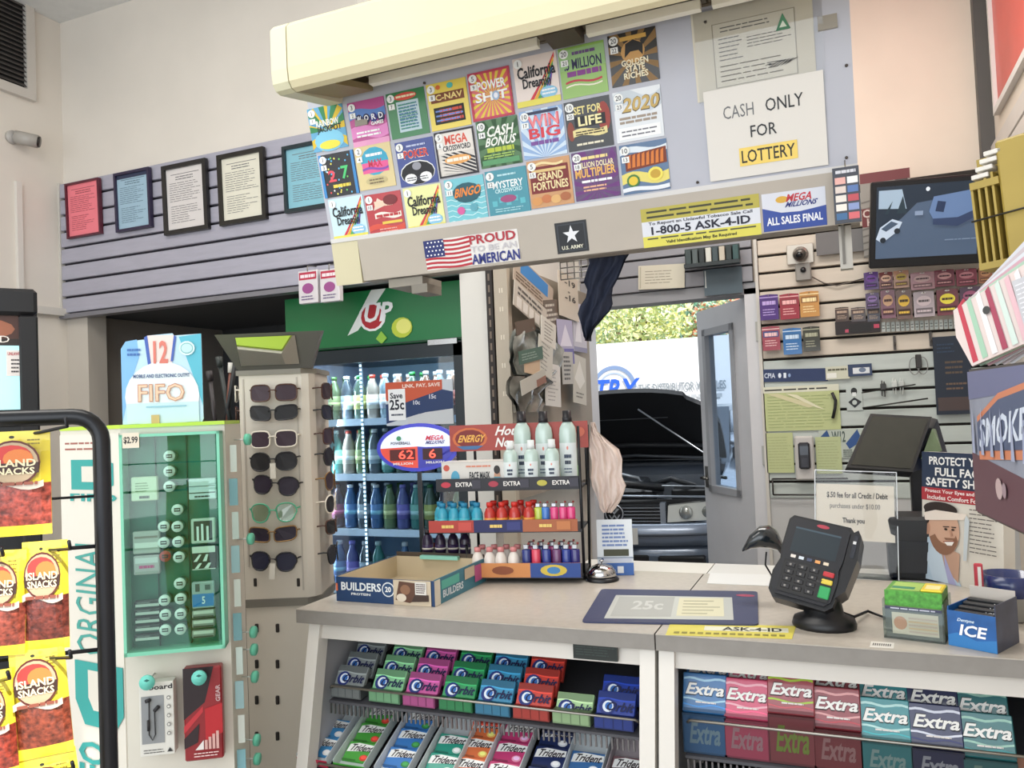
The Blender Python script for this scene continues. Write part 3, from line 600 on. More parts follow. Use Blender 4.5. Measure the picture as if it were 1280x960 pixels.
def T_grand(P):
    P.rect(.05, .3, .95, .86, '7a2020'); P.rect(.1, .74, .9, .80, 'e0c080'); P.txt('GRAND', .22, .56, .82, .73, 'f0dca8', .06); P.txt('FORTUNES', .1, .36, .92, .54, 'f0dca8', .06)
    for i in range(4): P.ell(.16+.22*i, .14+.03*(i % 2), .12, .09, ['d89858', 'c87848', 'e0b070', 'b06840'][i])
    P.wave(.9, .03, .05, 'f0d8a0', .2, .85); badge(P, '5', '15')
def T_mult(P):
    P.rays(.5, .2, 2, 14, '6a2f78'); P.lines(.2, .80, .8, .92, 1, 'f0d890', .5, 0); P.txt('MILLION DOLLAR', .12, .66, .92, .78, 'f0e0b8', .05); P.txt('MULTIPLIER', .05, .46, .95, .64, 'f0b860', .06, 0, .02); P.lines(.18, .34, .85, .42, 1, 'ffffff', .6, 0, 2); P.lines(.2, .16, .75, .30, 2, 'e8b090', .5, .1, 5); badge(P, '20', '18')
def T_gold(P):
    P.wave(.85, .04, .12, 'e0e8f0'); P.wave(.3, .05, .2, 'e8d870'); P.poly([(.1, .46), (.98, .54), (.98, .86), (.1, .78)], '7a2f10'); [P.poly([(.14+.1*j, .52+.005*j), (.21+.1*j, .525+.005*j), (.23+.1*j, .79+.005*j), (.17+.1*j, .76+.005*j)], 'd8782a') for j in range(8)]; P.ell(.24, .26, .14, .13, '3f7a38'); P.ell(.24, .26, .10, .09, 'e8c83a'); P.ell(.72, .34, .16, .14, 'f0e060'); P.ell(.72, .34, .11, .09, 'c8a030'); P.wave(.08, .02, .08, 'e8ecf4'); badge(P, '10', '13')
tk = [((410, 160), '5aa0c8', T_rainbow, 'rainbow coloured jackpot lottery ticket, first in the top row'),
 ((461, 153), 'b8488c', T_word, 'pink and blue word game lottery ticket, second in the top row'),
 ((510, 142), '2f7a44', T_slots, 'green lottery ticket with a pale play grid in the top row'),
 ((561, 131), 'e8cf50', T_nav, 'yellow lottery ticket with a brown banner and black play panel'),
 ((614, 118), 'd85a5a', T_power, 'red bordered lottery ticket with yellow sun rays reading POWER SHOT'),
 ((671, 100), 'e8d8d0', lambda P: T_dream(P), 'rainbow California dream lottery ticket in the top row'),
 ((729, 88), '8fb858', T_million, 'light green .5 MILLION lottery ticket in the top row'),
 ((792, 72), '1e1812', T_bear, 'black GOLDEN STATE RICHES lottery ticket with a bear'),
 ((424, 218), '16161c', T_27, 'black dotted lottery ticket with a red 2 and green 7'),
 ((469, 208), 'dcc890', T_max, 'tan lottery ticket with a blue oval and pink band in the second row'),
 ((521, 203), '2a3f8c', T_poker, 'dark blue POKER lottery ticket'),
 ((571, 191), 'd8d0c8', T_mega, 'zebra striped MEGA lottery ticket'),
 ((624, 178), '386a30', T_cash, 'dark green CASH BONUS lottery ticket'),
 ((679, 166), '88a8d4', T_win, 'pale blue lottery ticket with red WIN BIG lettering'),
 ((736, 155), '1c1c20', T_life, 'black SET FOR LIFE lottery ticket with a cream ribbon'),
 ((798, 143), 'dfe2e6', T_2020, 'white lottery ticket with golden 2020 numerals'),
 ((436, 273), 'c8e4ee', lambda P: T_dream(P), 'pale blue California dream lottery ticket, first in the bottom row'),
 ((482, 268), 'b83038', T_sour, 'red sweet twist lottery ticket, second in the bottom row'),
 ((531, 260), 'e8e8a0', lambda P: T_dream(P), 'yellow green California dream lottery ticket, third in the bottom row'),
 ((583, 250), '6cc0cc', T_bingo, 'turquoise BINGO lottery ticket with orange letters'),
 ((635, 240), '2a8a9c', T_myst, 'teal MYSTERY crossword lottery ticket'),
 ((688, 228), 'c89058', T_grand, 'dark red GRAND FORTUNES lottery ticket'),
 ((745, 218), '4f2460', T_mult, 'purple MULTIPLIER lottery ticket'),
 ((806, 209), '4a6a90', T_gold, 'blue lottery ticket with gold coins and orange lettering, last in the bottom row')]
for (px, c, fn, lab) in tk:
    l = onboard(*px); w, h = .1165, .119
    g = G(); g.box(-w/2, 0, 0, w/2, .0025, h, M(c, .4, clear=.3)); P = Pr(g, w, h, None, 0, 0, .0002); fn(P)
    g.build('lottery_ticket', F=stuck('t', l, w, h), label=lab, cat='lottery ticket', group='sample lottery tickets on the overhead board')
# certificate and cash-only notice
a = onboard(862, 38); b = onboard(1022, 98); w = b.x-a.x; l = Vector((onboard(940, 50).x, 0, onboard(948, 58).z))
g, P = card(.262, .195, .001, M('d6cfbd', .6)); P.rect(.17, .12, .86, .84, 'a49d8c'); P.rect(.18, .13, .85, .83, 'd9d3c2'); P.lines(.24, .72, .68, .8, 2, '5c5b58', .3, .1, 2); P.lines(.22, .4, .42, .68, 6, '6f6d68', .25, .3, 3); P.lines(.46, .5, .84, .64, 4, '6f6d68', .25, .3, 4); P.lines(.22, .16, .84, .38, 4, '77746c', .2, .3, 5)
P.poly([(.70, .62), (.82, .62), (.76, .8)], '3f7a56'); P.poly([(.73, .65), (.79, .65), (.76, .72)], 'cfd8c8'); P.txt('~mw', .55, .24, .78, .3, '2a2a2c', .01, .4)
g.build('certificate', F=stuck('c', l, .262, .195), label='cream certificate with a green triangle seal at the top right of the ticket board', cat='certificate')
g = G(); g.box(-.138, 0, -.002, .138, .0006, .205, glassy('f6f6f6', .03)); g.build('plastic_sleeve', F=stuck('c', Vector((l.x+.012, 0, l.z+.0)), .27, .205, y=-.0022), label='clear plastic sleeve over the certificate', cat='sleeve')
l = onboard(956, 160)
g, P = card(.262, .205, .001, M('e2ddd6', .6)); P.txt('CASH', .16, .66, .42, .80, '6a6a6c', .0); P.txt('ONLY', .52, .67, .83, .81, '222224', .005); P.txt('FOR', .38, .42, .60, .55, '222224', .005); P.rect(.27, .12, .76, .32, 'f2d268'); P.txt('LOTTERY', .29, .15, .74, .29, '2a2418', .01)
g.build('paper_notice', F=stuck('n', l, .262, .205, y=-.004) @ Matrix.Rotation(math.radians(0), 4, 'Y'), label='white paper notice reading CASH ONLY FOR LOTTERY on the board', cat='notice')
# stickers on the valance
va = math.atan2(.027, .111)
FVn = Vector((0, -math.cos(va), -math.sin(va))); VO = Vector((0, 1.945, 1.944))
def onval(px, py):
    r = ray(px, py); tt = (VO-EYE).dot(FVn)/r.dot(FVn); return EYE+r*tt
def sticker(px0, py0, px1, py1, c, t=.0012):
    a = onval(px0, (py0+py1)/2); b = onval(px1, (py0+py1)/2); u = onval((px0+px1)/2, py0); d = onval((px0+px1)/2, py1)
    w = b.x-a.x; h = (u-d).length; g = G(); g.box(-w/2, 0, 0, w/2, t, h, M(c, .4)); return g, Pr(g, w, h, None, 0, 0, .0002), Matrix.Translation((a.x+w/2, d.y-t-.0006, d.z)) @ Matrix.Rotation(va, 4, 'X')
g, P, F = sticker(531, 294, 650, 332, 'e8e4e0')
for i in range(7): P.wave(.93-i*.145, .03, .075, 'b82838', 0, .5, ph=.6)
P.rect(0, .42, .22, 1, '1f2a6c'); R = random.Random(2)
for i in range(5):
    for j in range(4): P.ell(.03+.04*i+(.02 if j % 2 else 0), .5+.14*j, .009, .03, 'ffffff', 6); P.k -= 1
P.k += 2; P.txt('PROUD', .5, .68, .98, .98, 'b02838', .07); P.txt('TO BE AN', .5, .42, .98, .62, 'c8c4c8', .04); P.txt('AMERICAN', .5, .02, 1, .36, '1f2a7c', .07)
g.build('flag_sticker', F=F, label='stars and stripes sticker reading PROUD TO BE AN AMERICAN on the valance', cat='sticker')
g, P, F = sticker(695, 277, 735, 316, '15161a'); P.rect(.06, .06, .94, .94, '30343c'); P.rect(.1, .1, .9, .9, '15181f')
pts = []
for i in range(10):
    r = .30 if i % 2 == 0 else .12; a = math.pi/2+i*math.pi/5; pts.append((.5+r*math.cos(a)*.9, .58+r*math.sin(a)))
P.poly(pts, 'e8e8ec'); P.txt('U.S. ARMY', .16, .12, .84, .24, 'e0dcc8', .05)
g.build('star_sticker', F=F, label='small black square sticker with a white star on the valance', cat='sticker')
g, P, F = sticker(802, 252, 951, 302, 'dcdee6'); P.rect(0, .66, 1, 1, 'b8ac48'); P.rect(0, 0, 1, .28, 'ddd458'); P.lines(.05, .7, .95, .96, 2, '3a3a20', .4, .1, 3); P.txt('To Report an Unlawful Tobacco Sale Call', .06, .54, .94, .64, '2a2a38', .02); P.txt('1-800-5 ASK-4-ID', .08, .31, .92, .52, '12122a', .06); P.lines(.04, .17, .96, .26, 1, '4a4a30', .4, 0, 4); P.txt('Valid Identification May Be Required', .2, .04, .8, .14, '26260c', .05)
g.build('age_check_sticker', F=F, label='yellow and white sticker reading 1-800-5 ASK-4-ID on the valance', cat='sticker')
g, P, F = sticker(953, 238, 1033, 286, 'd8dae4'); P.poly([(0, 0), (1, 0), (1, .52), (.6, .44), (.3, .46), (0, .62)], '2f4a9c'); P.ell(.32, .80, .1, .09, 'd8a838'); P.txt('MEGA', .38, .72, .78, .92, 'c02838', .1, .1); P.txt('MILLIONS', .36, .58, .84, .72, '1f2a7c', .08, .1); P.txt('ALL SALES FINAL', .06, .15, .94, .36, 'f4f4fa', .05)
g.build('sales_final_sticker', F=F, label='blue and white sticker reading ALL SALES FINAL on the valance', cat='sticker')
q = PY(1044, 283, 1.925); q2 = PY(1073, 210, 1.925)
t = thing('price_card', 'small hanging card with a grid of coloured swatches at the right end of the valance', 'card', fr((q.x, 1.90, q.z)))
g = G(); W = q2.x-q.x; Hh = q2.z-q.z; g.box(0, 0, 0, W, .006, Hh, M('3a3d48', .4)); P = Pr(g, W, Hh, 0, 0, 0); P.lines(.12, .88, .88, .96, 1, 'd8d8e0', .7, 0)
for j in range(5):
    for i in range(2): P.rect(.08+.46*i, .06+.16*j, .48+.46*i, .18+.16*j, ['3f6a98', 'd86a70', 'f0e8e0', '8a9ac8', 'e8e0d8', 'c0505a', 'e0d0c8', '5a78b0', 'e8b0a8', 'f0f0f0'][j*2+i]); P.k -= 1
g.build('card_face', t); g = G(); g.tube([(W/2, .003, Hh), (W/2, .02, Hh+.02)], .0015, WIRE); g.build('hook', t)
# ================================================================ left part of the shop
# ---- black drink cooler against the left edge
q = PD(50, 540, 2.7); F = fr((q.x-.55, q.y-.02, 0), 26) ; F = Matrix.Translation((q.x, q.y, 0)) @ Matrix.Rotation(math.radians(56), 4, 'Z')
t = thing('upright_cooler', 'black framed glass fronted cooler at the far left edge with a warning sticker', 'cooler', F)
zt = loc(F, 40, 362).z
g = G(); g.box(-.65, .02, 0, 0, .60, zt-.02, M('141416', .5), .01); g.build('body', t)
g = G(); bk = M('17171a', .35)
g.box(-.65, -.02, zt-.09, 0, .02, zt, bk, .012); g.box(-.055, -.02, .12, 0, .02, zt-.09, bk, .006); g.box(-.65, -.02, .12, -.59, .02, zt-.09, bk, .006); g.box(-.65, -.02, 0, 0, .02, .12, bk); g.build('door_frame', t)
z0 = loc(F, 20, 512).z; zb = loc(F, 15, 432).z; zc_ = loc(F, 15, 385).z
g = G(); g.box(-.59, 0, z0, -.055, .018, zb, M('a9dbe0', .3, emit=.55)); g.build('lit_panel', t)
g = G(); g.box(-.59, 0, zb, -.055, .018, zt-.09, M('4b3029', .4)); P = Pr(g, .535, zt-.09-zb, -.59, zb, 0); P.ell(.80, .55, .18, .35, '9a6048'); P.rect(.5, .0, 1, .22, '2a2422'); P.txt('D', .90, .10, .95, .32, 'e8e0d8', 0); g.build('picture_panel', t)
pcard('warning_sticker', F, (8, 438, 31, 470), 'e4dcd6', None, None, None, .001, -.001, lambda P: (P.txt('UNLAWFUL', .08, .80, .92, .93, 'b04048', .03), P.lines(.25, .1, .75, .7, 4, '4a4648', .4, .2, 3)), parent=t)
g = G(); g.box(-.59, -.004, .12, -.055, -.001, z0, M('1c1e22', .3)); g.build('lower_panel', t)
g = G(); R = random.Random(3)
for i in range(6):
    x = -.55+.085*i; g.lathe([(.02, 0), (.03, .004), (.03, .09), (.012, .12), (.012, .135)], 'c8e8ee', 8, x, .01, z0+.005, 1, .25)
g.build('bottle_silhouettes', t)
# ---- black wire rack with bags of dried fruit
RF = Matrix.Translation(PD(128, 600, 1.22)) ; RF.translation.z = 0; RF = RF @ Matrix.Rotation(math.radians(38), 4, 'Z')
t = thing('wire_rack', 'black tubular wire rack with hooks at the left edge holding snack bags', 'rack', RF)
BK = M('1a1b1f', .3, .3)
top = loc(RF, 60, 522).z; hx = loc(RF, 128, 600).x
g = G(); pts = [(-.62, 0, top)]
r = .038
for k in range(7): a = math.pi/2-k*math.pi/12; pts.append((hx-r+r*math.cos(a), 0, top-r+r*math.sin(a)))
pts.append((hx, 0, .02)); g.tube(pts, .0125, BK, 10); g.tube([(-.62, 0, top), (-.62, 0, .02)], .0125, BK, 8); g.build('frame_tube', t)
g = G()
for y0 in (-.16, .16): g.tube([(hx, -.18, .014), (hx, .18, .014)], .012, BK, 8) if y0 < 0 else g.tube([(-.62, -.18, .014), (-.62, .18, .014)], .012, BK, 8)
g.build('foot', t)
for py in (624, 688, 820):
    z = loc(RF, 60, py).z; g = G(); g.tube([(-.62, .006, z), (hx, .006, z)], .0022 if py == 624 else .0032, BK); g.build('crossbar', t)
def hook(px0, py0, px1, py1, tipup=.012):
    a = loc(RF, px0, py0); b = loc(RF, px1, py1, -.07); g = G()
    g.tube([(a.x, 0, a.z), ((a.x+b.x)/2, -.035, (a.z+b.z)/2-.002), (b.x, -.07, b.z), (b.x, -.078, b.z+tipup)], .0026, BK); g.build('hook', t)
hook(15, 545, 84, 533); hook(42, 686, 88, 686); hook(-10, 690, 4, 694); hook(42, 820, 89, 822); hook(-10, 850, 12, 848); hook(60, 962, 92, 960)
def snack_bag(px, c_lo, lab, y, seed, rot=0, dark='8a2a22'):
    x, z, w, h = lrect(RF, *px, y); n = 8; m = 10; g = G(); R = random.Random(seed)
    tb = thing('snack_bag', lab, 'snack bag', RF @ Matrix.Translation((x+w/2, y, z)) @ Matrix.Rotation(math.radians(rot), 4, 'Y'), 'yellow snack bags on the wire rack')
    def surf(sgn):
        vs = []
        for j in range(m+1):
            for i in range(n+1):
                u, v = i/n, j/m; b = (math.sin(math.pi*u)**.6)*(math.sin(math.pi*min(1, max(0, (v-.04)/.88)))**.7)
                vs.append((-w/2+u*w*(1-.0*b), sgn*(-.014*b-(.0015*R.random() if 0 < i < n else 0)*b-.0006), v*h))
        return vs
    fs = [(j*(n+1)+i, j*(n+1)+i+1, (j+1)*(n+1)+i+1, (j+1)*(n+1)+i) for j in range(m) for i in range(n)]
    front = surf(1); back = surf(-1)
    YL = M('e8d23a', .3, clear=.5); mats = [YL, M(shade(c_lo, .85), .4, noise=.7, scale=130, bump=.6, clear=.6)]
    for k, f in enumerate(fs):
        j = k//n; i = k % n; win = (j <= 3 and 1 <= j) or (j == 4)
        g.add([front[q] for q in f], [(0, 1, 2, 3)], mats[1 if win and j >= 1 else 0], True)
    g.add(back, [tuple(f[::-1]) for f in fs], YL, True)
    g.build('pouch', tb)
    g = G(); P = Pr(g, w, h, None, 0, -.0165, .0003)
    P.wave(.50, .03, .06, 'c8b8a8', .06, .94); P.ell(.5, .70, .40, .215, '5b241c', 20); P.ell(.5, .70, .37, .195, 'b8a080', 20); P.ell(.48, .76, .30, .11, 'c83a34', 16); P.ell(.58, .74, .22, .09, 'd87a3a', 14)
    P.rect(.12, .60, .88, .70, '3a2018'); P.txt('ISLAND', .16, .665, .84, .735, 'e8d8b0', .05); P.txt('SNACKS', .18, .59, .82, .655, 'e8d8b0', .05); P.lines(.72, .86, .92, .93, 2, '7a6a20', .4, .2, seed); P.lines(.14, .48, .86, .53, 1, '8a4a38', .6, 0)
    P.ell(.5, .945, .04, .014, '2a2a20')
    g.build('printed_panel', tb); return tb
snack_bag((-22, 539, 64, 670), 'b04a3a', 'yellow snack bag with oval island logo on the top hook of the wire rack', -.030, 1)
snack_bag((-34, 688, 30, 820), 'a04a38', 'yellow snack bag cut off by the left frame edge in the second row', -.036, 2, 2)
snack_bag((29, 676, 86, 812), '7e3528', 'yellow snack bag with dark red fruit, second row beside the black post', -.030, 3)
snack_bag((-30, 838, 24, 975), 'a8402e', 'yellow snack bag cut off by the left frame edge in the third row', -.036, 4, -3)
snack_bag((22, 806, 92, 945), '96442c', 'yellow snack bag with reddish nuts, third row beside the black post', -.030, 5, -4)
snack_bag((36, 938, 112, 1080), '8a5030', 'yellow snack bag at the very bottom of the frame beside the black post', -.026, 6, -6)
# ---- mobile accessory display
FF = Matrix.Translation((-1.467, 1.285, 0)) @ Matrix.Rotation(math.radians(33.3), 4, 'Z'); FFi = FF.inverted()
W = .217; ZT = loc(FF, 215, 533).z
t = thing('accessory_display', 'cream and green floor display of mobile accessories between wire rack and sunglasses tower', 'display stand', FF)
A = FFi @ PD(79, 700, 1.845); D4 = FFi @ PD(305, 700, 1.93)
pl = [(0, 0), (W, 0), (D4.x, D4.y), (D4.x-.02, D4.y+.12), (A.x+.03, D4.y+.12), (A.x, A.y)]
g = G(); g.prism(pl, 0, ZT, M('d8d3c6', .45, noise=.02, scale=5), axis='z'); g.build('body', t)
g = G(); g.prism([(A.x, A.y-.004), (0, -.005), (W+.001, -.006), (D4.x, D4.y-.004), (D4.x-.02, D4.y+.11), (A.x+.03, D4.y+.11)], ZT, ZT+.008, M('b8d840', .35), axis='z'); g.build('top_trim', t)
# printed left wing
wa = math.degrees(math.atan2(-A.y, -A.x)); LW = math.hypot(A.x, A.y)
FW = FF @ Matrix.Translation((A.x, A.y, 0)) @ Matrix.Rotation(math.radians(wa), 4, 'Z')
def wing(P):
    TE = '2f9c96'
    P.lines(.1, .955, .85, .985, 2, '9a5a50', .3, .2, 4)
    P.poly([(.2, .905), (.2, .935), (.75, .935), (.9, .925), (.9, .87), (.75, .858), (.2, .858), (.2, .875)], TE); P.poly([(.38, .878), (.38, .918), (.65, .918), (.72, .91), (.72, .885), (.65, .878)], 'd8d3c6')
    P.txt('FIFO', .18, .828, .95, .848, TE, .03); P.vtxt('ORGINAL', .24, .44, .68, .74, '3f9a90', .0)
    P.poly([(.2, .42), (.2, .32), (.35, .26), (.85, .26), (.98, .30), (.98, .42)], TE); P.poly([(.42, .40), (.42, .33), (.5, .30), (.75, .30), (.8, .32), (.8, .40)], 'd8d3c6')
    P.vtxt('FIFO', .24, .08, .7, .22, TE, .03)
g = G(); zlo = .55; g.box(0.002, -.003, zlo, LW-.002, 0, ZT-.01, M('dcd7cb', .45)); wing(Pr(g, LW, ZT-.01-zlo, 0, zlo, -.003)); g.build('printed_wing', t, FFi @ FW)
# green case
x0, z0, w, h = lrect(FF, 152, 541, 278, 816, -.045)
g = G(); g.box(x0, -.004, z0, x0+w, -.001, z0+h, M('1f7a62', .35, noise=.1, scale=6)); g.build('case_back', t)
g = G(); MT = M('7fd0b0', .3)
for q in ((x0, z0, x0+.006, z0+h), (x0+w-.006, z0, x0+w, z0+h), (x0, z0, x0+w, z0+.008), (x0, z0+h-.006, x0+w, z0+h)): g.box(q[0], -.048, q[1], q[2], -.001, q[3], MT)
for k in (.30, .62): g.box(x0+w*k, -.010, z0+.008, x0+w*k+.002, -.004, z0+h-.006, M('17594a', .4))
g.build('case_frame', t)
g = G(); g.box(x0+.006, -.048, z0+.008, x0+w-.006, -.0465, z0+h-.006, glassy('ecfaf4', .05)); g.build('case_pane', t)
CF = M('d8dcd4', .4)
def acc(px, lab, c, fn=None, nm='accessory_pack', th=.014, grp='small packs inside the green case'):
    x, z, w, h = lrect(FF, *px, -.034); g = G(); g.box(-w/2, 0, -h/2, w/2, th, h/2, M(c, .35), .002); P = Pr(g, w*.96, h*.96, -w*.48, -h*.48, 0)
    if fn: fn(P)
    g.build(nm, F=FF @ Matrix.Translation((x+w/2, -.036, z+h/2)), label=lab, cat='accessory pack', group=grp)
acc((164, 596, 197, 626), 'cream cable pack marked with small print at the upper left inside the green case', 'dfe0c8', lambda P: (P.lines(.15, .35, .8, .8, 4, '8a9a70', .4, .3, 2), P.lines(.3, .06, .7, .22, 1, '3a3a38', .7, 0)))
acc((236, 598, 270, 624), 'white stack of three charger packs at the upper right inside the green case', 'd4dce0', lambda P: (P.rect(0, .28, 1, .34, '4a5a58'), P.rect(0, .62, 1, .66, '6a7a78'), P.lines(.2, .05, .8, .2, 1, '30343a', .5, .2, 3)))
acc((166, 664, 200, 692), 'upper silver charger pack in the middle left of the green case', 'b8b4b0', lambda P: (P.rect(.05, .25, .95, .5, 'e4e0dc'), P.rect(.05, .7, .95, .8, '8a7a70')))
acc((167, 694, 200, 718), 'silver and pink charger pack under another in the middle left of the green case', 'c0b4b8', lambda P: (P.rect(.05, .6, .95, .9, 'e0d8dc'), P.lines(.2, .3, .8, .5, 1, 'd04a88', .8, 0), P.rect(.05, .02, .95, .16, 'a8a4a0')))
acc((239, 648, 269, 679), 'white pack showing a looped cable in the middle right of the green case', 'c8d0c4', lambda P: (P.rect(.1, .1, .9, .92, '2c3430'), P.rect(.22, .1, .32, .7, 'e8ece8'), P.rect(.42, .1, .52, .8, 'e8ece8'), P.rect(.65, .1, .75, .7, 'e8ece8')))
acc((240, 682, 270, 712), 'pack with black and white zigzag print below the looped cable pack', '2a302c', lambda P: (P.rect(0, .72, 1, 1, 'dde0d6'), P.poly([(.05, .35), (.3, .65), (.4, .65), (.2, .35)], 'e8ebe4'), P.poly([(.45, .35), (.6, .65), (.7, .65), (.62, .35)], 'e8ebe4'), P.poly([(.1, .05), (.3, .28), (.42, .28), (.25, .05)], 'e8ebe4'), P.poly([(.5, .05), (.7, .28), (.82, .28), (.7, .05)], 'e8ebe4'), P.rect(0, 0, 1, .04, 'dde0d6')))
acc((240, 727, 268, 760), 'grey pack with a blue band at the lower right of the green case', 'a8b4b4', lambda P: (P.rect(0, .05, 1, .55, '2f7fc4'), P.rect(.15, .65, .35, .95, '4a5458'), P.rect(.6, .7, .85, .9, '5a6468'), P.txt('5', .45, .15, .6, .45, 'e8f0f8', .05)))
for k, py in enumerate((755, 765, 775, 785, 797)):
    acc((168, py-4.6, 201, py+3.4), 'flat black and silver pack, %s in the lower left stack of the green case' % ['topmost', 'second', 'third', 'fourth', 'lowest'][k], '1c1e1e', lambda P: (P.rect(.03, .05, .97, .5, 'c4c4c0'), P.rect(.1, .6, .6, .8, '6a6a68')))
for k, py in enumerate((767, 779, 792)):
    acc((240, py-5, 269, py+5), 'silver wrapped pack, %s in the lower right of the green case' % ['upper', 'middle', 'lower'][k], '8f908a', lambda P: (P.rect(.05, .5, .95, .9, 'd8d4cc'), P.rect(.05, .05, .95, .25, '3c403c')))
disc = [(212, 570), (212, 589), (212, 608), (222, 637), (205, 658), (222, 658), (205, 678), (223, 677), (207, 695), (224, 696), (225, 729), (206, 750), (226, 748), (207, 768), (226, 767), (207, 787), (226, 786)]
nms = ['top of the upper trio', 'middle of the upper trio', 'bottom of the upper trio']
for k, (px, py) in enumerate(disc):
    l = loc(FF, px, py, -.034); c = 'c04a48' if k == 8 else 'eef0ee'
    tt = G(); tt.tube([(0, 0, 0), (0, .024, 0)], .0115, M('6f9a8c', .3), 12); tt.tube([(0, -.002, 0), (0, 0, 0)], .0120, M(c, .4), 14); P = Pr(tt, .016, .010, None, -.005, -.002); P.rect(.1, .1, .9, .9, '3a3a3a'); P.rect(.2, .42, .8, .58, c)
    lab = 'red capped cable roll in the middle of the green case' if k == 8 else 'white capped cable roll, %s in the green case' % (nms[k] if k < 3 else ['single one above the middle group', 'upper left of the middle group', 'upper right of the middle group', 'middle left of the middle group', 'middle right of the middle group', '', 'lower right of the middle group', 'single one above the lower group', 'upper left of the lower group', 'upper right of the lower group', 'middle left of the lower group', 'middle right of the lower group', 'bottom left of the lower group', 'bottom right of the lower group'][k-3])
    tt.build('cable_roll', F=FF @ Matrix.Translation((l.x, -.036, l.z)), label=lab, cat='cable roll', group='capped cable rolls in the green case')
pcard('price_tag', FF, (153, 541, 174, 560), 'e8ddc8', '$2.99 price tag at the top left corner of the green case', 'price tag', None, .001, -.0495, lambda P: P.txt('$2.99', .08, .25, .92, .75, '221c18', .04))
# hanging packs below the case
x, z, w, h = lrect(FF, 176, 851, 219, 942, -.03)
e = thing('earphone_box', 'white boxed earphones with a window hanging under the green case', 'earphones', FF @ Matrix.Translation((x, -.040, z)))
g = G(); g.box(0, 0, 0, w, .030, h, M('dcdad2', .4), .001); P = Pr(g, w, h, 0, 0, 0); P.txt('board', .30, .90, .97, .97, '1c1c20', .05); P.rect(.06, .17, .72, .82, '8f9294'); P.lines(.1, .03, .7, .1, 2, '4a4a48', .3, .3, 3); P.poly([(.78, .04), (.95, .04), (.86, .10)], '2a2a2c')
for k in range(5): P.ell(.86, .78-.12*k, .06, .028, '6a6a68', 8); P.ell(.86, .78-.12*k, .04, .018, 'dcdad2', 8)
g.build('box', e)
g = G(); pts = [(w*.3, -.004, h*.75), (w*.28, -.004, h*.3), (w*.38, -.004, h*.22), (w*.46, -.004, h*.3), (w*.45, -.004, h*.62)]; g.tube(pts, .0012, '1a1a1c'); g.tube([(w*.2, -.005, h*.76), (w*.34, -.005, h*.78)], .004, '222226', 8); g.tube([(w*.45, -.005, h*.62), (w*.58, -.005, h*.68)], .004, '222226', 8); g.tube([(w*.27, -.005, h*.36), (w*.27, -.005, h*.5)], .003, '222226', 8); g.build('earphones', e)
def redbox():
    x, z, w, h = lrect(FF, 231, 832, 279, 948, -.03)
    e = thing('charger_pack', 'red and black hanging charger pack at the lower right of the display', 'charger pack', FF @ Matrix.Translation((x, -.040, z)))
    g = G(); g.box(0, 0, 0, w, .026, h, M('8f2026', .35), .003); P = Pr(g, w, h, 0, 0, 0); P.poly([(0, .45), (0, 1), (.8, 1), (.55, .62)], '26181c'); P.poly([(0, .38), (.5, .58), (.5, .52), (0, .30)], 'c03038'); P.poly([(.55, .55), (1, .6), (1, .28), (.55, .2)], 'b82028'); P.poly([(.0, .25), (.4, .4), (.35, .2), (0, .14)], '2c1a1e'); P.vtxt('GEAR', .84, .62, .96, .80, 'c8a8a8', .03)
    P.poly([(.28, .12), (.5, .12), (.5, .22)], 'e8e0dc')
    for k in range(4): P.rect(.53+.1*k, .12, .60+.1*k, .22+.03*k, 'd8a8a0')
    P.lines(.25, .04, .9, .1, 2, 'e8c8c4', .4, .1, 4); g.build('pack_body', e)
redbox()
def disc_hook(par, F, L, ln=.06, r=.016):
    g = G(); g.tube([(L.x, 0, L.z), (L.x, -ln, L.z)], .002, M('c8ccc8', .3, .6)); g.build('hook', par)
    g = G(); g.tube([(L.x, -ln, L.z), (L.x, -ln-.006, L.z)], r, M('6fd0c0', .35), 16); P = Pr(g, .012, .006, L.x-.006, L.z+.002, -ln-.006); P.poly([(0, .5), (.5, 1), (1, .5), (.5, 0)], '1f6a60'); g.build('hook_cap', par)
for px, py in ((184, 853), (249, 847)): disc_hook(t, FF, loc(FF, px, py, -.06), .058, .0155)
# right face hooks with teal end caps
ra = math.degrees(math.atan2(D4.y, D4.x-W)); FR = FF @ Matrix.Translation((W, 0, 0)) @ Matrix.Rotation(math.radians(ra), 4, 'Z'); FRl = FFi @ FR
for k, (px, py) in enumerate(((297, 551), (299, 679), (304, 799), (300, 822), (311, 856), (308, 938), (312, 962))):
    l = loc(FF, px-13, py, .03); q = Vector((D4.x-.012, D4.y*.6, l.z)); g = G()
    d = Vector((.035, -.012, 0)); g.tube([q, q+d], .002, M('c8ccc8', .3, .6)); g.build('hook', t)
    g = G(); g.tube([q+d, q+d*1.22], .0135, M('6fd0b0', .35), 14); g.build('hook_cap', t)
g = G()
for k in range(12): g.box(W+.004+.004*(k % 2), .012, .5+.075*k, W+.022, .016, .56+.075*k, M(['9fc4c8', 'c8d8d0', '7fb0b8', 'd8e0d8'][k % 4], .4))
g.T = Matrix.Identity(4); g.build('side_strips', t)
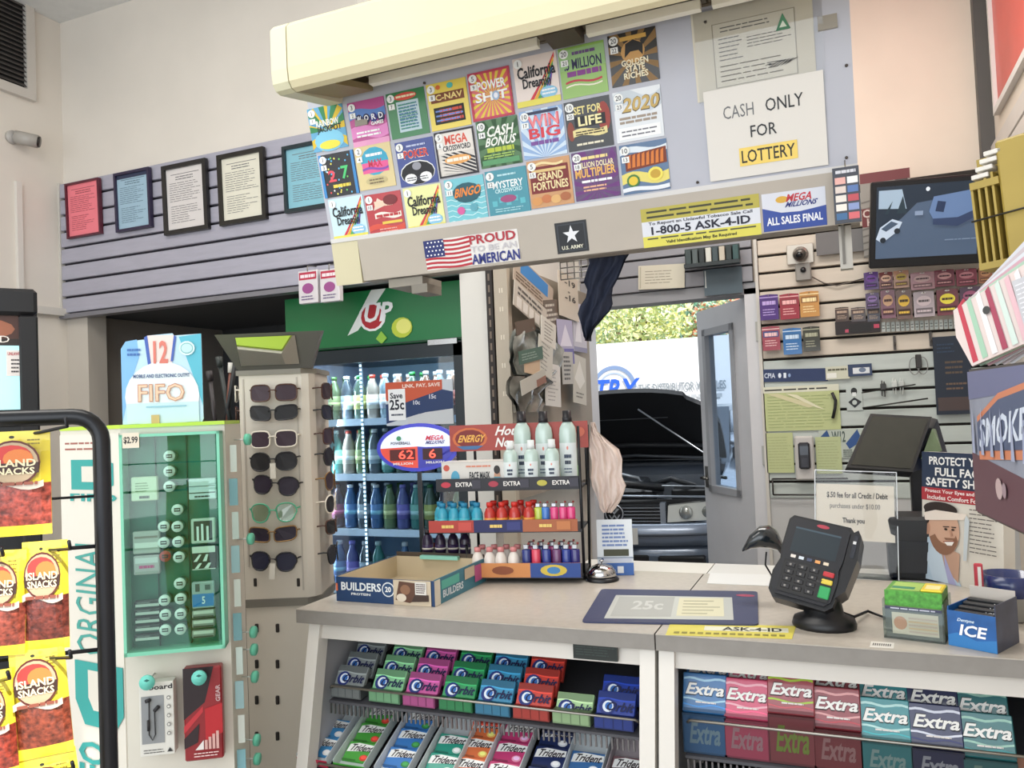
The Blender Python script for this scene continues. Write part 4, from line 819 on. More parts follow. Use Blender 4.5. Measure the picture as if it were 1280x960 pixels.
# topper sign
TF = FF @ Matrix.Translation((0, .01, 0))
x, z, w, h = lrect(TF, 152, 418, 253, 532)
g = G(); out = [(0, .0), (.97, .0), (1, .06), (1, 1), (.66, .985), (.64, 1.01), (.33, .99), (.32, .95), (.06, .93), (0, .85)]
g.prism([(a*w, b*h) for a, b in out], 0, .004, M('bcdcec', .4)); P = Pr(g, w, h, 0, 0, 0)
P.poly([(0, .05), (0, .85), (.06, .93), (.2, .95), (.22, .75), (.12, .5)], '7fb8e4'); P.poly([(.72, .97), (1, 1), (1, .2), (.9, .5)], '58b8cc'); P.poly([(.33, .99), (.66, .99), (.62, .6), (.36, .6)], 'ecd8d0'); P.poly([(.33, .99), (.29, .97), (.33, .66), (.37, .66)], '3f5fb0'); P.poly([(.66, .99), (.69, .97), (.64, .7), (.61, .7)], '3f5fb0')
P.ell(.5, .32, .46, .38, 'e6f0f0', 24); P.rect(.06, .03, .95, .25, 'c8e4e8'); P.txt('12', .40, .68, .58, .93, 'd87868', .05); P.lines(.08, .76, .26, .86, 2, '3f6fb0', .5, .1, 2); P.ell(.82, .84, .10, .08, 'd8ecec'); P.ell(.82, .84, .08, .06, '6fb8b8'); P.ell(.82, .84, .07, .05, 'bfe0e4')
P.txt('MOBILE AND ELECTRONIC OUTFIT', .15, .525, .85, .565, '2a4a80', .05); P.txt('FIFO', .20, .26, .78, .46, 'c88a70', .03); P.txt('FIFO', .21, .27, .77, .45, 'e8c8a8', -.0); P.rect(.3, .2, .8, .215, '8fc0d0'); P.rect(.36, .0, .46, .12, 'c8b070')
g.build('topper_sign', F=TF @ Matrix.Translation((x, 0, z)), label='pale blue topper sign reading FIFO standing on the accessory display', cat='sign')
# ---- clutter of long items between display and tower
q = PD(275, 530, 2.35); e = thing('umbrella_bin', 'dark bin of black and brown sticks behind the accessory display', 'bin', (q.x, q.y+.02, 0))
g = G(); g.lathe([(.06, 0), (.07, .02), (.075, q.z+.01), (.068, q.z+.01), (.06, q.z-.02)], '4b443a', 14); g.build('bin', e)
for k, (dx, c, lean) in enumerate(((-.03, '2b2426', -.03), (0, '6a3a2c', .02), (.03, '1f2624', -.05), (-.01, '15171a', .05))):
    g = G(); g.tube([(dx, 0, q.z-.05), (dx+lean, .01, q.z+.13+.02*k)], .007, c, 6); g.tube([(dx+lean, .01, q.z+.13+.02*k), (dx+lean*1.1, .01, q.z+.16+.02*k)], .010, 'c8c4bc' if k == 1 else c, 6); g.build('stick', e)
# ---- sunglasses tower
FT = Matrix.Translation((-1.572, 1.778, 0)) @ Matrix.Rotation(math.radians(23), 4, 'Z'); TW = .205; TD = .19
t = thing('sunglasses_tower', 'cream floor tower of sunglasses with a tilted mirror on top', 'display stand', FT)
z1 = loc(FT, 345, 468).z; z2 = loc(FT, 345, 748).z
CR = M('d3cbbd', .45, noise=.02, scale=5)
g = G(); pl = [(0, 0), (TW-.03, 0), (TW-.012, .008), (TW, .03), (TW, TD), (0, TD)]
g.prism(pl, z2, z1, CR, axis='z'); g.build('upper_body', t)
g = G(); g.prism([(-.006, -.006), (TW-.03, -.006), (TW+.006, .03), (TW+.006, TD+.006), (-.006, TD+.006)], z1, z1+.014, M('7d786c', .4), axis='z'); g.build('cap_ring', t)
g = G(); g.prism([(-.002, -.004), (TW-.03, -.004), (TW+.004, .03), (TW+.004, TD), (-.002, TD)], z2-.022, z2, M('77736a', .4), axis='z'); g.build('cap_ring', t)
g = G(); g.prism([(0, .002), (TW-.03, .002), (TW-.002, .03), (TW-.002, TD), (0, TD)], .0, z2-.022, CR, axis='z'); g.build('lower_body', t)
g = G()
for py in (728, 785, 830, 875, 920):
    for px in (319, 373) if py < 760 else (321, 347): l = loc(FT, px, py, 0 if py < 760 else .002); g = G(); g.box(l.x-.005, -.0015, l.z-.012, l.x+.005, .004, l.z+.012, M('26211d', .7), .002); g.build('slot', t)
g = G(); g.box(.010, -.002, z2+.09, .014, 0, z1-.01, M('b8b0a4', .5)); g.box(TW-.045, -.002, z2+.02, TW-.041, 0, z1-.01, M('b8b0a4', .5)); g.build('channel_lines', t)
zz = z1+.014
g = G(); MFm = M('55534f', .35)
lo, hi = .006, .115
def mf(dx0, dx1, y, z): return (dx0, y, z), (dx1, y, z)
va_, vb_ = mf(-.0, TW-.0, -.005, zz); vc_, vd_ = mf(-.045, TW+.045, -.055, zz+.098)
g.add([va_, vb_, vd_, vc_, (va_[0], .02, zz), (vb_[0], .02, zz), (vd_[0], -.03, zz+.10), (vc_[0], -.03, zz+.10)], [(0, 1, 2, 3), (7, 6, 5, 4), (4, 5, 1, 0), (3, 2, 6, 7), (0, 3, 7, 4), (1, 5, 6, 2)], MFm); g.build('mirror_hood', t)
g = G(); g.add([(.012, -.0135, zz+.012), (TW-.03, -.0135, zz+.012), (TW-.03, -.0525, zz+.088), (.012, -.0525, zz+.088)], [(0, 1, 2, 3)], M('d8dcdc', .03, 1)); g.v = [(a, b-.0012, c) for a, b, c in g.v]; g.build('mirror', t)
def sunglasses(lc, fc, shape, lab, F, grp, tagged=False, side=False):
    e = thing('sunglasses', lab, 'sunglasses', F, grp); w = .036 if shape != 'wide' else .038; h = {'rect': .0235, 'round': .026, 'wide': .0205, 'avi': .0265}[shape]
    for s in (-1, 1):
        pts = []
        for k in range(20):
            a = 6.2832*k/20; ex = .55 if shape in ('rect', 'wide') else .85
            ca, sa = math.cos(a), math.sin(a); x = math.copysign(abs(ca)**ex, ca)*(w*.80); z = math.copysign(abs(sa)**ex, sa)*h
            if shape == 'avi' and sa < 0: x *= .85
            if shape == 'wide': z += .004*s*ca
            pts.append((s*.0365+x, -abs(s*.0365+x)**2*-3.0, z))
        g = G(); n = len(pts); g.add([(p[0], p[1]-.001, p[2]) for p in pts], [tuple(range(n))], lc); g.add([(p[0], p[1]+.001, p[2]) for p in pts], [tuple(range(n))[::-1]], lc); g.build('lens', e)
        if s == -1: gf = G()
        gf.tube(pts, .0022, fc, 6, True)
        if s == 1:
            gf.tube([(-.012, 0, .004), (-.005, -.002, .008), (.005, -.002, .008), (.012, 0, .004)], .002, fc, 6); gf.build('frame', e)
        g = G(); x = s*.069; g.tube([(x*.97, .013, h*.4), (x*1.02, .02, h*.45), (x*1.02, .075, h*.2)], .0022, fc, 6); g.build('temple', e)
    if tagged: g = G(); g.box(-.007, -.004, -h-.022, .009, -.003, -.004, M('ddd8cc', .5)); g.build('tag', e)
    return e
LK = dict(br=M('301a28', .5), bk=M('0c0a10', .5), pu=M('1c0f26', .5), nv=M('0e1030', .5), gn=glassy('dce8dc', .12), gy=M('20202a', .5))
FRM = dict(tort=M('4a2a1c', .25), blk=M('17161a', .25), wht=M('e8e0d0', .3), grn=M('4fae88', .3), gold=M('8a6a40', .3, .6))
spec = [('br', 'tort', 'rect', 'square brown sunglasses, topmost on the tower front', 491, 0), ('bk', 'blk', 'wide', 'dark half rim sunglasses, second from the top on the tower front', 516, 0), ('br', 'wht', 'rect', 'white framed sunglasses on the tower front', 549, 0), ('bk', 'blk', 'round', 'round solid black sunglasses with a dangling tag on the tower front', 577, 1), ('pu', 'blk', 'avi', 'large dark purple sunglasses in the middle of the tower front', 607, 0), ('gn', 'grn', 'avi', 'clear lens glasses with green corners on the tower front', 641, 0), ('pu', 'gold', 'wide', 'wide purple sunglasses below the clear green glasses', 668, 0), ('nv', 'blk', 'avi', 'navy aviator sunglasses with white tag, lowest on the tower front', 702, 1)]
for lc, fc, sh, lab, py, tg in spec:
    l = loc(FT, 341, py, -.03); jit = {607: .006, 668: -.002}.get(py, 0)
    sunglasses(LK[lc], FRM[fc], sh, lab, FT @ Matrix.Translation((l.x+jit, -.032, l.z)) @ Matrix.Rotation(math.radians({607: 6, 702: 4}.get(py, 0)), 4, 'Y') @ Matrix.Scale(.97, 4), 'sunglasses on the tower front', tg)
FTs = FT @ Matrix.Translation((TW, 0, 0)) @ Matrix.Rotation(math.radians(90), 4, 'Z')
sd = [(489, 'br', 'tort', 'rect', 'tan tortoise'), (516, 'nv', 'blk', 'wide', 'dark blue'), (546, 'br', 'tort', 'rect', 'brown'), (572, 'bk', 'blk', 'round', 'round black'), (603, 'br', 'gold', 'avi', 'gold rimmed brown'), (632, 'bk', 'wht', 'round', 'white rimmed'), (661, 'bk', 'tort', 'wide', 'dark tortoise'), (696, 'gy', 'blk', 'avi', 'long grey')]
for py, lc, fc, sh, nm in sd:
    z = loc(FT, 395, py, .03).z
    sunglasses(LK[lc], FRM[fc], sh, '%s sunglasses seen from the side on the right face of the tower' % nm, FTs @ Matrix.Translation((.09, -.032, z)) @ Matrix.Scale(.97, 4), 'sunglasses on the right face of the tower')
FTl = FT @ Matrix.Translation((0, TD, 0)) @ Matrix.Rotation(math.radians(-90), 4, 'Z')
for py, nm, lc, fc in ((492, 'white rimmed', 'bk', 'wht'), (518, 'brown', 'br', 'tort')):
    z = loc(FT, 300, py, .03).z; sunglasses(LK[lc], FRM[fc], 'rect', '%s sunglasses on the left face of the tower' % nm, FTl @ Matrix.Translation((.10, -.032, z)) @ Matrix.Scale(.97, 4), 'sunglasses on the left face of the tower')
# ---- small white boxes hung under the rack corner
for k, (px, nm) in enumerate((((373, 338, 397, 379), 'left'), ((400, 336, 424, 377), 'right'))):
    x, z, w, h = rectY(*px, GY-.10); e = thing('hanging_box', 'white and pink hanging pack under the ticket board corner, %s of the pair' % nm, 'pack', fr((x, GY-.10, z)), 'white and pink packs hung on the grey slatwall')
    g = G(); g.box(0, 0, 0, w, .03, h, M('d8d2d4', .4), .002); P = Pr(g, w, h, 0, 0, 0); P.rect(.05, .72, .95, .95, 'b8304a'); P.lines(.12, .76, .88, .9, 1, 'f0e0e4', .7, 0); P.ell(.5, .45, .3, .16, '9a4a88'); P.lines(.15, .08, .85, .25, 2, '6a5a80', .4, .2, k); g.build('box', e)
    g = G(); g.tube([(w/2, .07, h+.03), (w/2, .0, h+.02), (w/2, .0, h-.004)], .003, WIRE); g.build('hook', e)
# ================================================================ glass door drinks cooler
CY = 3.30; cx0, cx1 = -2.60, -1.575
t = thing('drinks_cooler', 'tall glass door drinks cooler with a green illuminated soda sign', 'cooler', (0, 0, 0))
DK = M('101c22', .4); zs0 = 1.775; zs1 = 2.045
g = G(); g.box(cx0, CY+.70, 0, cx1, CY+.74, zs1, DK); g.box(cx0, CY+.03, 0, cx0+.04, CY+.70, zs1, DK); g.box(cx1-.04, CY+.03, 0, cx1, CY+.70, zs1, DK); g.box(cx0+.04, CY+.03, 0, cx1-.04, CY+.70, .30, DK); g.box(cx0+.04, CY+.03, 1.72, cx1-.04, CY+.70, zs1, DK); g.build('cabinet', t)
g = G(); g.box(cx0+.04, CY+.66, .30, cx1-.04, CY+.70, 1.72, M('8fa8b8', .5)); g.box(cx0+.04, CY+.05, .30, cx0+.05, CY+.66, 1.72, M('b8c8e0', .5)); g.box(cx1-.05, CY+.05, .30, cx1-.04, CY+.66, 1.72, M('7f98b0', .5)); g.build('liner', t)  # left liner wall coloured brighter to look lit
g = G(); g.box(cx0, CY-.01, zs0, cx1, CY+.03, zs1, M('136b3a', .35, emit=.12)); P = Pr(g, cx1-cx0, zs1-zs0, cx0, zs0, CY-.01, .001)
P.poly([(.36, .22), (.42, .30), (.58, 1), (.50, 1)], 'e8ece8'); P.ell(.50, .52, .075, .26, 'f0f0f0'); P.ell(.50, .52, .06, .22, 'b01c28'); P.txt('UP', .45, .42, .60, .76, 'f4f4f4', .08, .15); P.ell(.66, .28, .055, .18, 'b8c83a'); P.ell(.67, .30, .04, .13, 'e0e078'); P.poly([(.52, .12), (.55, .25), (.58, .12), (.55, .02)], '8fc040')
P.rect(0, .0, 1, .03, '0c3a24'); g.build('sign_panel', t)
x0, x1 = cx0+.02, cx1-.02
dr = thing('x', None, None, (0, 0, 0)); bpy.data.objects.remove(dr)
g = G(); fr_ = .055
for q in ((x0, .10, x0+fr_, 1.76), (x1-fr_, .10, x1, 1.76), (x0, .10, x1, .16), (x0, 1.70, x1, 1.765)): g.box(q[0], CY-.03, q[1], q[2], CY+.02, q[3], M('15222a', .35))
door = g.build('door', t)
g = G(); g.box(x0+fr_, CY-.008, .16, x1-fr_, CY-.002, 1.70, glassy('dfeaf0', .06)); g.build('pane', door)
g = G(); q = PY(554, 428, CY); g.box(q.x-.06, CY-.04, q.z-.012, q.x+.09, CY-.03, q.z+.012, M('b8bcc0', .25, .9)); g.build('hinge_plate', door)
g = G(); g.tube([(x0+.03, CY-.03, 1.0), (x0+.03, CY-.07, 1.02), (x0+.03, CY-.07, 1.38), (x0+.03, CY-.03, 1.40)], .012, M('20282e', .3)); g.build('door_handle', door)
g = G(); g.box(x0+fr_-.004, CY+.03, .34, x0+fr_+.05, CY+.045, 1.68, M('c8dcff', .5, emit=1.6)); g.build('lit_side_glow', t)  # glowing strip stands in for the lit left inner side
g = G(); lx_ = PY(455, 560, CY+.04).x; g.box(lx_-.006, CY+.034, .34, lx_+.006, CY+.04, 1.70, M('8fa0a8', .4)); g.build('led_rail', t)
g = G()
for k in range(66): g.box(lx_-.005, CY+.030, .35+.0205*k, lx_+.005, CY+.034, .361+.0205*k, M('e8f4ff', .5, emit=3))
g.build('led_dots', t, kind='stuff')
_l = area('cooler_fill', (-2.05, CY+.06, 1.69), (math.radians(25), 0, 0), .8, .04, 4.5, (.85, .93, 1)); _l = area('cooler_fill', (-2.46, CY+.05, 1.0), (0, math.radians(-75), 0), 1.2, .03, 5, (.85, .93, 1))  # unseen fill lights added to brighten the cooler's inside
def sz(px, py): return PY(px, py, CY+.06).z
shz = [sz(460, 524), sz(460, 593), sz(460, 662), sz(460, 735)]
for z in shz:
    g = G(); g.box(cx0+.05, CY+.06, z-.012, cx1-.05, CY+.60, z, M('c8d0d8', .5)); g.box(cx0+.05, CY+.05, z-.03, cx1-.05, CY+.06, z+.004, M('d8e4f4', .4, emit=.25)); g.build('shelf', t)
def bottle(kind, c, lc, cap):
    e = bpy.data.objects.new('drink_bottle', None); COL.objects.link(e)
    if kind == 0: pr = [(.001, 0), (.030, .003), (.032, .03), (.029, .08), (.032, .12), (.030, .15), (.014, .19), (.013, .205)]; h = .205
    elif kind == 1: pr = [(.001, 0), (.031, .003), (.033, .02), (.033, .13), (.026, .16), (.016, .185), (.016, .20)]; h = .20
    else: pr = [(.001, 0), (.026, .004), (.032, .012), (.032, .14), (.027, .15), (.026, .152)]; h = .152
    g = G(); g.lathe(pr, M(c, .15, clear=.8), 12); g.build('body', e)
    g = G(); z0, z1 = (.05, .12) if kind != 2 else (.02, .13); r = .0335; g.lathe([(r, z0), (r, z1)], M(lc, .4), 12); g.lathe([(r+.0004, z0+.02), (r+.0004, z0+.04)], M(shade(lc, 1.5), .4), 12); g.build('label_band', e)
    if kind != 2: g = G(); g.lathe([(.0155, h-.004), (.0155, h+.014), (.001, h+.015)], M(cap, .4), 10); g.build('cap', e)
    return e
cols = [('8a9aa0', 'd8d0d8', 'd8dce0'), ('5a6c5c', 'd0d078', '2a7a3a'), ('8a6a58', 'c86858', 'c8c4c0'), ('606870', 'b8c4d0', 'e0e0e0'), ('4a9088', '8fd0c0', 'd0e8e0'), ('4a3a44', '9a5068', '20202a'), ('b0a090', 'e8dcc8', 'b84030'), ('4a70a0', '6f98d0', 'f0f0f0'), ('748a60', 'a8b878', '3a6a2a'), ('6a6aa8', '8a7ad0', '9a90e0')]
cn = ['grey', 'dark bottle with lime', 'brown cola with red', 'charcoal with pale', 'sea green', 'dark maroon', 'tan', 'blue', 'olive green', 'violet']
protos = {}
R = random.Random(5)
rows = ['top shelf', 'second shelf', 'third shelf', 'bottom shelf']
for r, z in enumerate(shz):
    for k in range(12):
        x = -2.475+k*.0755; ci = R.randrange(10) if r != 1 else [9, 4, 6, 8, 3, 4, 1, 7, 2, 0, 5, 4][k]; kind = [0, 0, 1, 0][r] if R.random() < .8 else R.randrange(3)
        key = (kind, ci); F = fr((x, CY+.105, z+.001), R.random()*90)
        lab = '%s drink bottle on the cooler\'s %s, %s' % (cn[ci], rows[r], ['far left', 'second from left', 'third from left', 'fourth from left', 'fifth from left', 'sixth from left', 'sixth from right', 'fifth from right', 'fourth from right', 'third from right', 'second from right', 'far right'][k])
        if key not in protos: protos[key] = bottle(kind, *cols[ci]); o = protos[key]; o.matrix_local = F
        else: o = dup(protos[key], F)
        tag(o, lab, 'bottle', 'drink bottles in the glass door cooler')
        if r < 3:   # a second bottle stands behind it
            o = dup(protos[key], fr((x+.01, CY+.19, z+.001))); tag(o, 'back row bottle on the cooler\'s %s, %s from the left' % (rows[r], ORD[k]), 'bottle', 'second row bottles on the cooler\'s %s' % rows[r])
q = rectY(483, 476, 567, 531, CY-.034)
g = G(); W_, H_ = q[2], q[3]; g.box(0, 0, 0, W_, .003, H_, M('c8d0d8', .4)); P = Pr(g, W_, H_, 0, 0, 0)
P.poly([(0, 1), (.85, 1), (.85, .78), (.3, .52), (0, .58)], 'c8583a'); P.txt('LINK, PAY, SAVE', .26, .84, .82, .94, 'f0dcd0', .05); P.poly([(.3, .52), (.85, .78), (1, .72), (1, .3), (.5, .25), (0, .05), (0, .5)], '243a66'); P.rect(.04, .12, .30, .84, 'eef0f2'); P.txt('Save', .07, .62, .26, .76, '1c2030', .03); P.txt('25c', .06, .36, .28, .60, '1c2030', .05); P.lines(.08, .2, .26, .3, 1, '5a6070', .4, 0, 2); P.txt('10c', .42, .46, .52, .56, 'd8dce8', .03); P.txt('15c', .66, .58, .76, .68, 'd8dce8', .03); P.poly([(.33, 0), (.33, .18), (.6, .28), (1, .34), (1, 0)], 'c8ccd0')
g.build('door_poster', F=fr((q[0], CY-.038, q[1])), label='orange and navy poster reading Save 25c stuck on the cooler door', cat='poster')
# ================================================================ energy shot rack on the counter
FE = Matrix.Translation((-1.003, 2.045, CZ)) @ Matrix.Rotation(math.radians(11.5), 4, 'Z')
t = thing('energy_shot_rack', 'black wire counter rack with three tiers of small bottles and lighters under a red header', 'rack', FE)
EW = loc(FE, 727, 700).x; dep = .14
def sh(px0, px1, py, pyb, yy): return lrect(FE, px0, py, px1, pyb, yy)
g = G(); xr = EW+.006; ztop = loc(FE, 735, 532).z
for y in (0.0, dep): g.tube([(xr, y, 0.004), (xr+(.012 if y else .0), y, ztop)], .0045, BK, 6)
g.tube([(-.01, dep, .004), (-.01, dep, ztop)], .0045, BK, 6); g.tube([(-.01, 0.0, .004), (-.01, .0, .10)], .0045, BK, 6)
g.tube([(xr, 0, .006), (xr, dep, .006)], .0045, BK); g.tube([(-.01, dep, .006), (xr, dep, .006)], .0045, BK); g.build('wire_frame', t)
tiers = []
for (a, b, c, d, y, col) in ((545, 726, 597, 612, -.0, '1c1a22'), (536, 722, 650, 665, -.03, '9a3a30'), (588, 726, 704, 722, -.045, 'd08a50')):
    x, z, w, h = sh(a, b, c, d, y); tiers.append((x, z, w, h, y))
    g = G(); g.box(x, y, z, x+w, y+.003, z+h, M(col, .4)); P = Pr(g, w, h, x, z, y)
    if len(tiers) == 1:
        for k in range(3): P.ell(.07+.335*k, .5, .035, .25, ['c0384a', 'a8384a', 'b8b048'][k]); P.txt('EXTRA', .14+.335*k, .32, .26+.335*k, .7, 'e4e0dc', .04); P.rect(.285+.335*k-.03, .15, .335+.335*k-.02, .85, '3a3844')
    elif len(tiers) == 2:
        P.rect(0, 0, .31, 1, 'b04038'); P.rect(.31, 0, .64, 1, '24285c'); P.rect(.64, 0, 1, 1, 'a8603c')
        for k in range(3): P.lines(.09+.33*k, .32, .18+.33*k, .68, 1, 'e8c870', .7, 0); P.rect(.205+.33*k, .15, .295+.33*k, .85, ['c85048', '343a78', 'c07848'][k])
    else:
        P.rect(.55, 0, 1, 1, '2a4a90'); P.ell(.76, .5, .12, .4, 'd0b848'); P.ell(.76, .5, .06, .25, '3f80b8'); P.ell(.3, .5, .1, .3, '8a4a2c'); P.ell(.05, .5, .04, .4, 'e8b070')
    g.build('price_strip', t)
    g = G(); g.box(x, y+.003, z-.003, max(x+w, xr), dep, z+.003, M('2a2a30', .5)); g.build('shelf', t)
# red header
x, z, w, h = sh(562, 735, 529, 562, dep*.6)
g = G(); g.box(x, dep*.6, z, x+w, dep*.6+.004, z+h, M('a03c30', .4)); P = Pr(g, w, h, x, z, dep*.6); P.ell(.15, .48, .13, .42, 'c86838'); P.ell(.15, .48, .11, .34, '7a2420'); P.txt('ENERGY', .06, .34, .25, .62, 'e8b050', .06, .1); P.poly([(.05, .2), (.25, .2), (.2, .06), (.1, .06)], '3f6a9a'); P.txt('Hours', .335, .56, .56, .92, 'f0e8e4', .05, .12); P.txt('No c', .335, .12, .49, .48, 'f0e8e4', .05, .12); P.ell(.93, .6, .05, .2, 'c06048'); g.build('header_sign', t)
g = G(); g.tube([(x+.02, dep*.6+.008, tiers[0][1]), (x+.02, dep*.6+.008, z+h)], .003, BK); g.tube([(x+w-.01, dep*.6+.008, tiers[0][1]), (x+w-.01, dep*.6+.008, z+h)], .003, BK); g.build('header_post', t)
# mask box
x, z, w, h = sh(552, 630, 577, 597, .02); h = z+h-tiers[0][1]-.0035
g = G(); g.box(0, 0, 0, w, .08, h, M('dcd8d2', .5)); P = Pr(g, w, h, 0, 0, 0); P.ell(.08, .78, .05, .12, 'c85848'); P.rect(.02, .05, .1, .35, 'd86a50'); P.ell(.22, .4, .07, .28, '58a8c8'); P.txt('FACE MASK', .45, .34, .78, .62, '2a2c30', .04); P.ell(.89, .42, .05, .3, 'c8967a'); P.rect(.84, .2, .94, .42, '6fb0c0'); P.ell(.89, .68, .05, .16, '2a2422'); P.lines(.4, .75, .8, .9, 1, 'd88a70', .4, .1, 3)
P.rect(0, .97, 1, 1, 'c8c4be'); g.build('mask_box', F=FE @ Matrix.Translation((x, .02, tiers[0][1]+.0035)), label='white face mask box with a blue circle on the energy rack\'s top shelf', cat='box')
# sanitizer bottles
def sanitizer(px, top, bot, big, lab, yy):
    l0 = loc(FE, px, bot, yy); l1 = loc(FE, px, top, yy); H = l1.z-tiers[0][1]-.0035; r = .0255 if big else .0205
    e = thing('sanitizer_bottle', lab, 'bottle', FE @ Matrix.Translation((l0.x, yy, tiers[0][1]+.0035)), 'hand sanitizer bottles on the energy rack')
    cap = .030 if big else .022; b = H-cap
    g = G(); c = M('bcd0c8', .12, noise=.05, scale=12, clear=1); g.lathe([(.001, 0), (r*.95, .002), (r, .008), (r, b*.80), (r*.9, b*.9), (r*.6, b*.97), (r*.42, b)], c, 16, 0, 0, 0, 1, .72); g.build('bottle_body', e)
    g = G(); vs = []; n = 9
    for j in (0, 1):
        for k in range(n): a = math.radians(205+130*k/(n-1)); vs.append(((r+.0006)*math.cos(a), (r+.0006)*.72*math.sin(a), b*(.12 if j == 0 else .66)))
    g.add(vs, [(k, k+1, n+k+1, n+k) for k in range(n-1)], M('dfe6e6', .4)); g.lathe([(r+.0003, b*.02), (r+.0003, b*.2 if not big else b*.3)], M('a8cfa8', .3), 16, 0, 0, 0, 1, .72); P = Pr(g, r*1.1, b*.5, None, b*.14, -(r+.0008)*.72)
    P.ell(.5, .88, .10, .06, 'e09080'); P.lines(.14, .54, .86, .70, 1, '30405a', .7, 0); P.lines(.2, .36, .8, .5, 1, '243048', .8, 0); P.lines(.1, .08, .9, .28, 2, '5a6a80', .4, .2, int(px)); g.build('bottle_label', e)
    g = G(); g.lathe([(r*.55, b-.002), (r*.55, b+cap*.3), (r*.5, b+cap*.35), (r*.5, b+cap), (.001, b+cap+.0005)], M('1c1a20', .35) if big else M('d8dcdc', .35), 12); g.build('cap', e)
for px, top, lab in ((655, 514, 'tall clear sanitizer bottle with black cap, leftmost of the three tall ones'), (682, 514, 'tall clear sanitizer bottle with black cap, middle of the three tall ones'), (712, 513, 'tall clear sanitizer bottle with black cap, rightmost of the three tall ones')): sanitizer(px, top, 598, True, lab, .075)
for px, top, lab in ((639, 551, 'short sanitizer bottle with white cap, leftmost of the three short ones'), (665, 550, 'short sanitizer bottle with white cap, middle of the three short ones'), (691, 549, 'short sanitizer bottle with white cap, rightmost of the three short ones')): sanitizer(px, top, 597, False, lab, .022)
def shot(c, lc, cap):
    e = bpy.data.objects.new('shot_bottle', None); COL.objects.link(e)
    g = G(); g.lathe([(.001, 0), (.0155, .001), (.0165, .006), (.0165, .045), (.012, .058), (.008, .062), (.008, .066)], M(c, .3, clear=.4), 12); g.build('body', e)
    g = G(); g.lathe([(.0168, .012), (.0168, .034)], M(lc, .4), 12); g.lathe([(.0171, .02), (.0171, .025)], M('e8e0d0' if lc != 'e8e4e0' else 'b8a8b0', .4), 12); g.build('label_band', e)
    g = G(); g.lathe([(.0095, .064), (.0095, .076), (.001, .0765)], M(cap, .4), 10); g.build('cap', e); return e
def lighter(c):
    e = bpy.data.objects.new('lighter', None); COL.objects.link(e)
    g = G(); g.lathe([(.0105, 0), (.0115, .002), (.0115, .058), (.010, .060)], M(c, .25, clear=.5), 10, 0, 0, 0, 1, .65); g.build('body', e)
    g = G(); g.box(-.008, -.005, .060, .006, .005, .072, M('c0c0c4', .25, .9), .002); g.build('metal_top', e)
    g = G(); g.tube([(.004, 0, .074), (.009, 0, .073)], .003, M('8a3030', .4), 6); g.build('button', e); return e
_pc = {}
def put(kindf, args, F, lab, cat, grp):
    k = (kindf, args)
    if k not in _pc: _pc[k] = kindf(*args); o = _pc[k]; o.matrix_local = F
    else: o = dup(_pc[k], F)
    tag(o, lab, cat, grp)
z = tiers[1][1]+.0035; yb = -.03+.022
def fx(px, py, y): return loc(FE, px, py, y).x
P4 = ['first from left', 'second from left', 'third from left', 'last in its row']
for k, px in enumerate((553, 567, 580, 596)): put(shot, ('2f9cb8', '3fb0c0', '1f80a8'), FE @ Matrix.Translation((fx(px, 630, yb), yb, z)), 'turquoise energy shot bottle on the middle tier, %s' % P4[k], 'bottle', 'turquoise energy shots on the middle tier')
for k, px in enumerate((612, 627, 643, 661)): put(shot, ('b83028', 'd8903a', 'c8281f'), FE @ Matrix.Translation((fx(px, 630, yb), yb, z)), 'red and orange energy shot bottle on the middle tier, %s' % P4[k], 'bottle', 'red energy shots on the middle tier')
for k, px in enumerate((549, 562, 576, 590)): put(shot, ('2f9cb8', '3fb0c0', '1f80a8'), FE @ Matrix.Translation((fx(px, 630, yb+.04)+.002, yb+.040, z)), 'turquoise energy shot in the back row of the middle tier, %s' % P4[k], 'bottle', 'turquoise energy shots in the back row')
for k, px in enumerate((616, 631, 650, 666)): put(shot, ('b83028', 'd8903a', 'c8281f'), FE @ Matrix.Translation((fx(px, 630, yb+.04)+.002, yb+.040, z)), 'red energy shot in the back row of the middle tier, %s' % P4[k], 'bottle', 'red energy shots in the back row')
for k, (px, c, nm) in enumerate(((673, 'b8c84a', 'lime'), (682, '2f6fc0', 'blue'), (693, 'd83a7a', 'hot pink, left of the pink three'), (704, 'd83a7a', 'hot pink, middle of the pink three'), (714, 'd83a7a', 'hot pink, right of the pink three'))): put(lighter, (c,), FE @ Matrix.Translation((fx(px, 640, yb), yb, z)), 'lighter on the middle tier, %s' % nm, 'lighter', 'lighters on the middle tier')
z = tiers[2][1]+.0035; yb = -.045+.022
for k, px in enumerate((597, 612, 626, 642)): put(shot, ('e4dcd4', 'e8e4e0', 'd88a8a'), FE @ Matrix.Translation((fx(px, 690, yb), yb, z)), 'white energy shot bottle with pink cap on the bottom tier, %s' % P4[k], 'bottle', 'white energy shots on the bottom tier')
for k, px in enumerate((603, 618, 633, 647)): put(shot, ('e4dcd4', 'e8e4e0', 'd88a8a'), FE @ Matrix.Translation((fx(px, 690, yb+.04), yb+.040, z)), 'white energy shot in the back row of the bottom tier, %s' % P4[k], 'bottle', 'white energy shots in the back row')
for k, (px, c, nm) in enumerate(((658, '20307a', 'navy, beside the white bottles'), (670, 'd8405a', 'coral pink'), (683, '24388c', 'dark blue, third from left'), (696, '6a3a6a', 'plum'), (708, '24388c', 'dark blue, next to the plum one'), (719, '2a2470', 'indigo, rightmost'))): put(lighter, (c,), FE @ Matrix.Translation((fx(px, 690, yb), yb, z)) @ Matrix.Diagonal((1.1, 1.1, 1.15, 1)), 'tall lighter on the bottom tier, %s' % nm, 'lighter', 'tall lighters on the bottom tier')
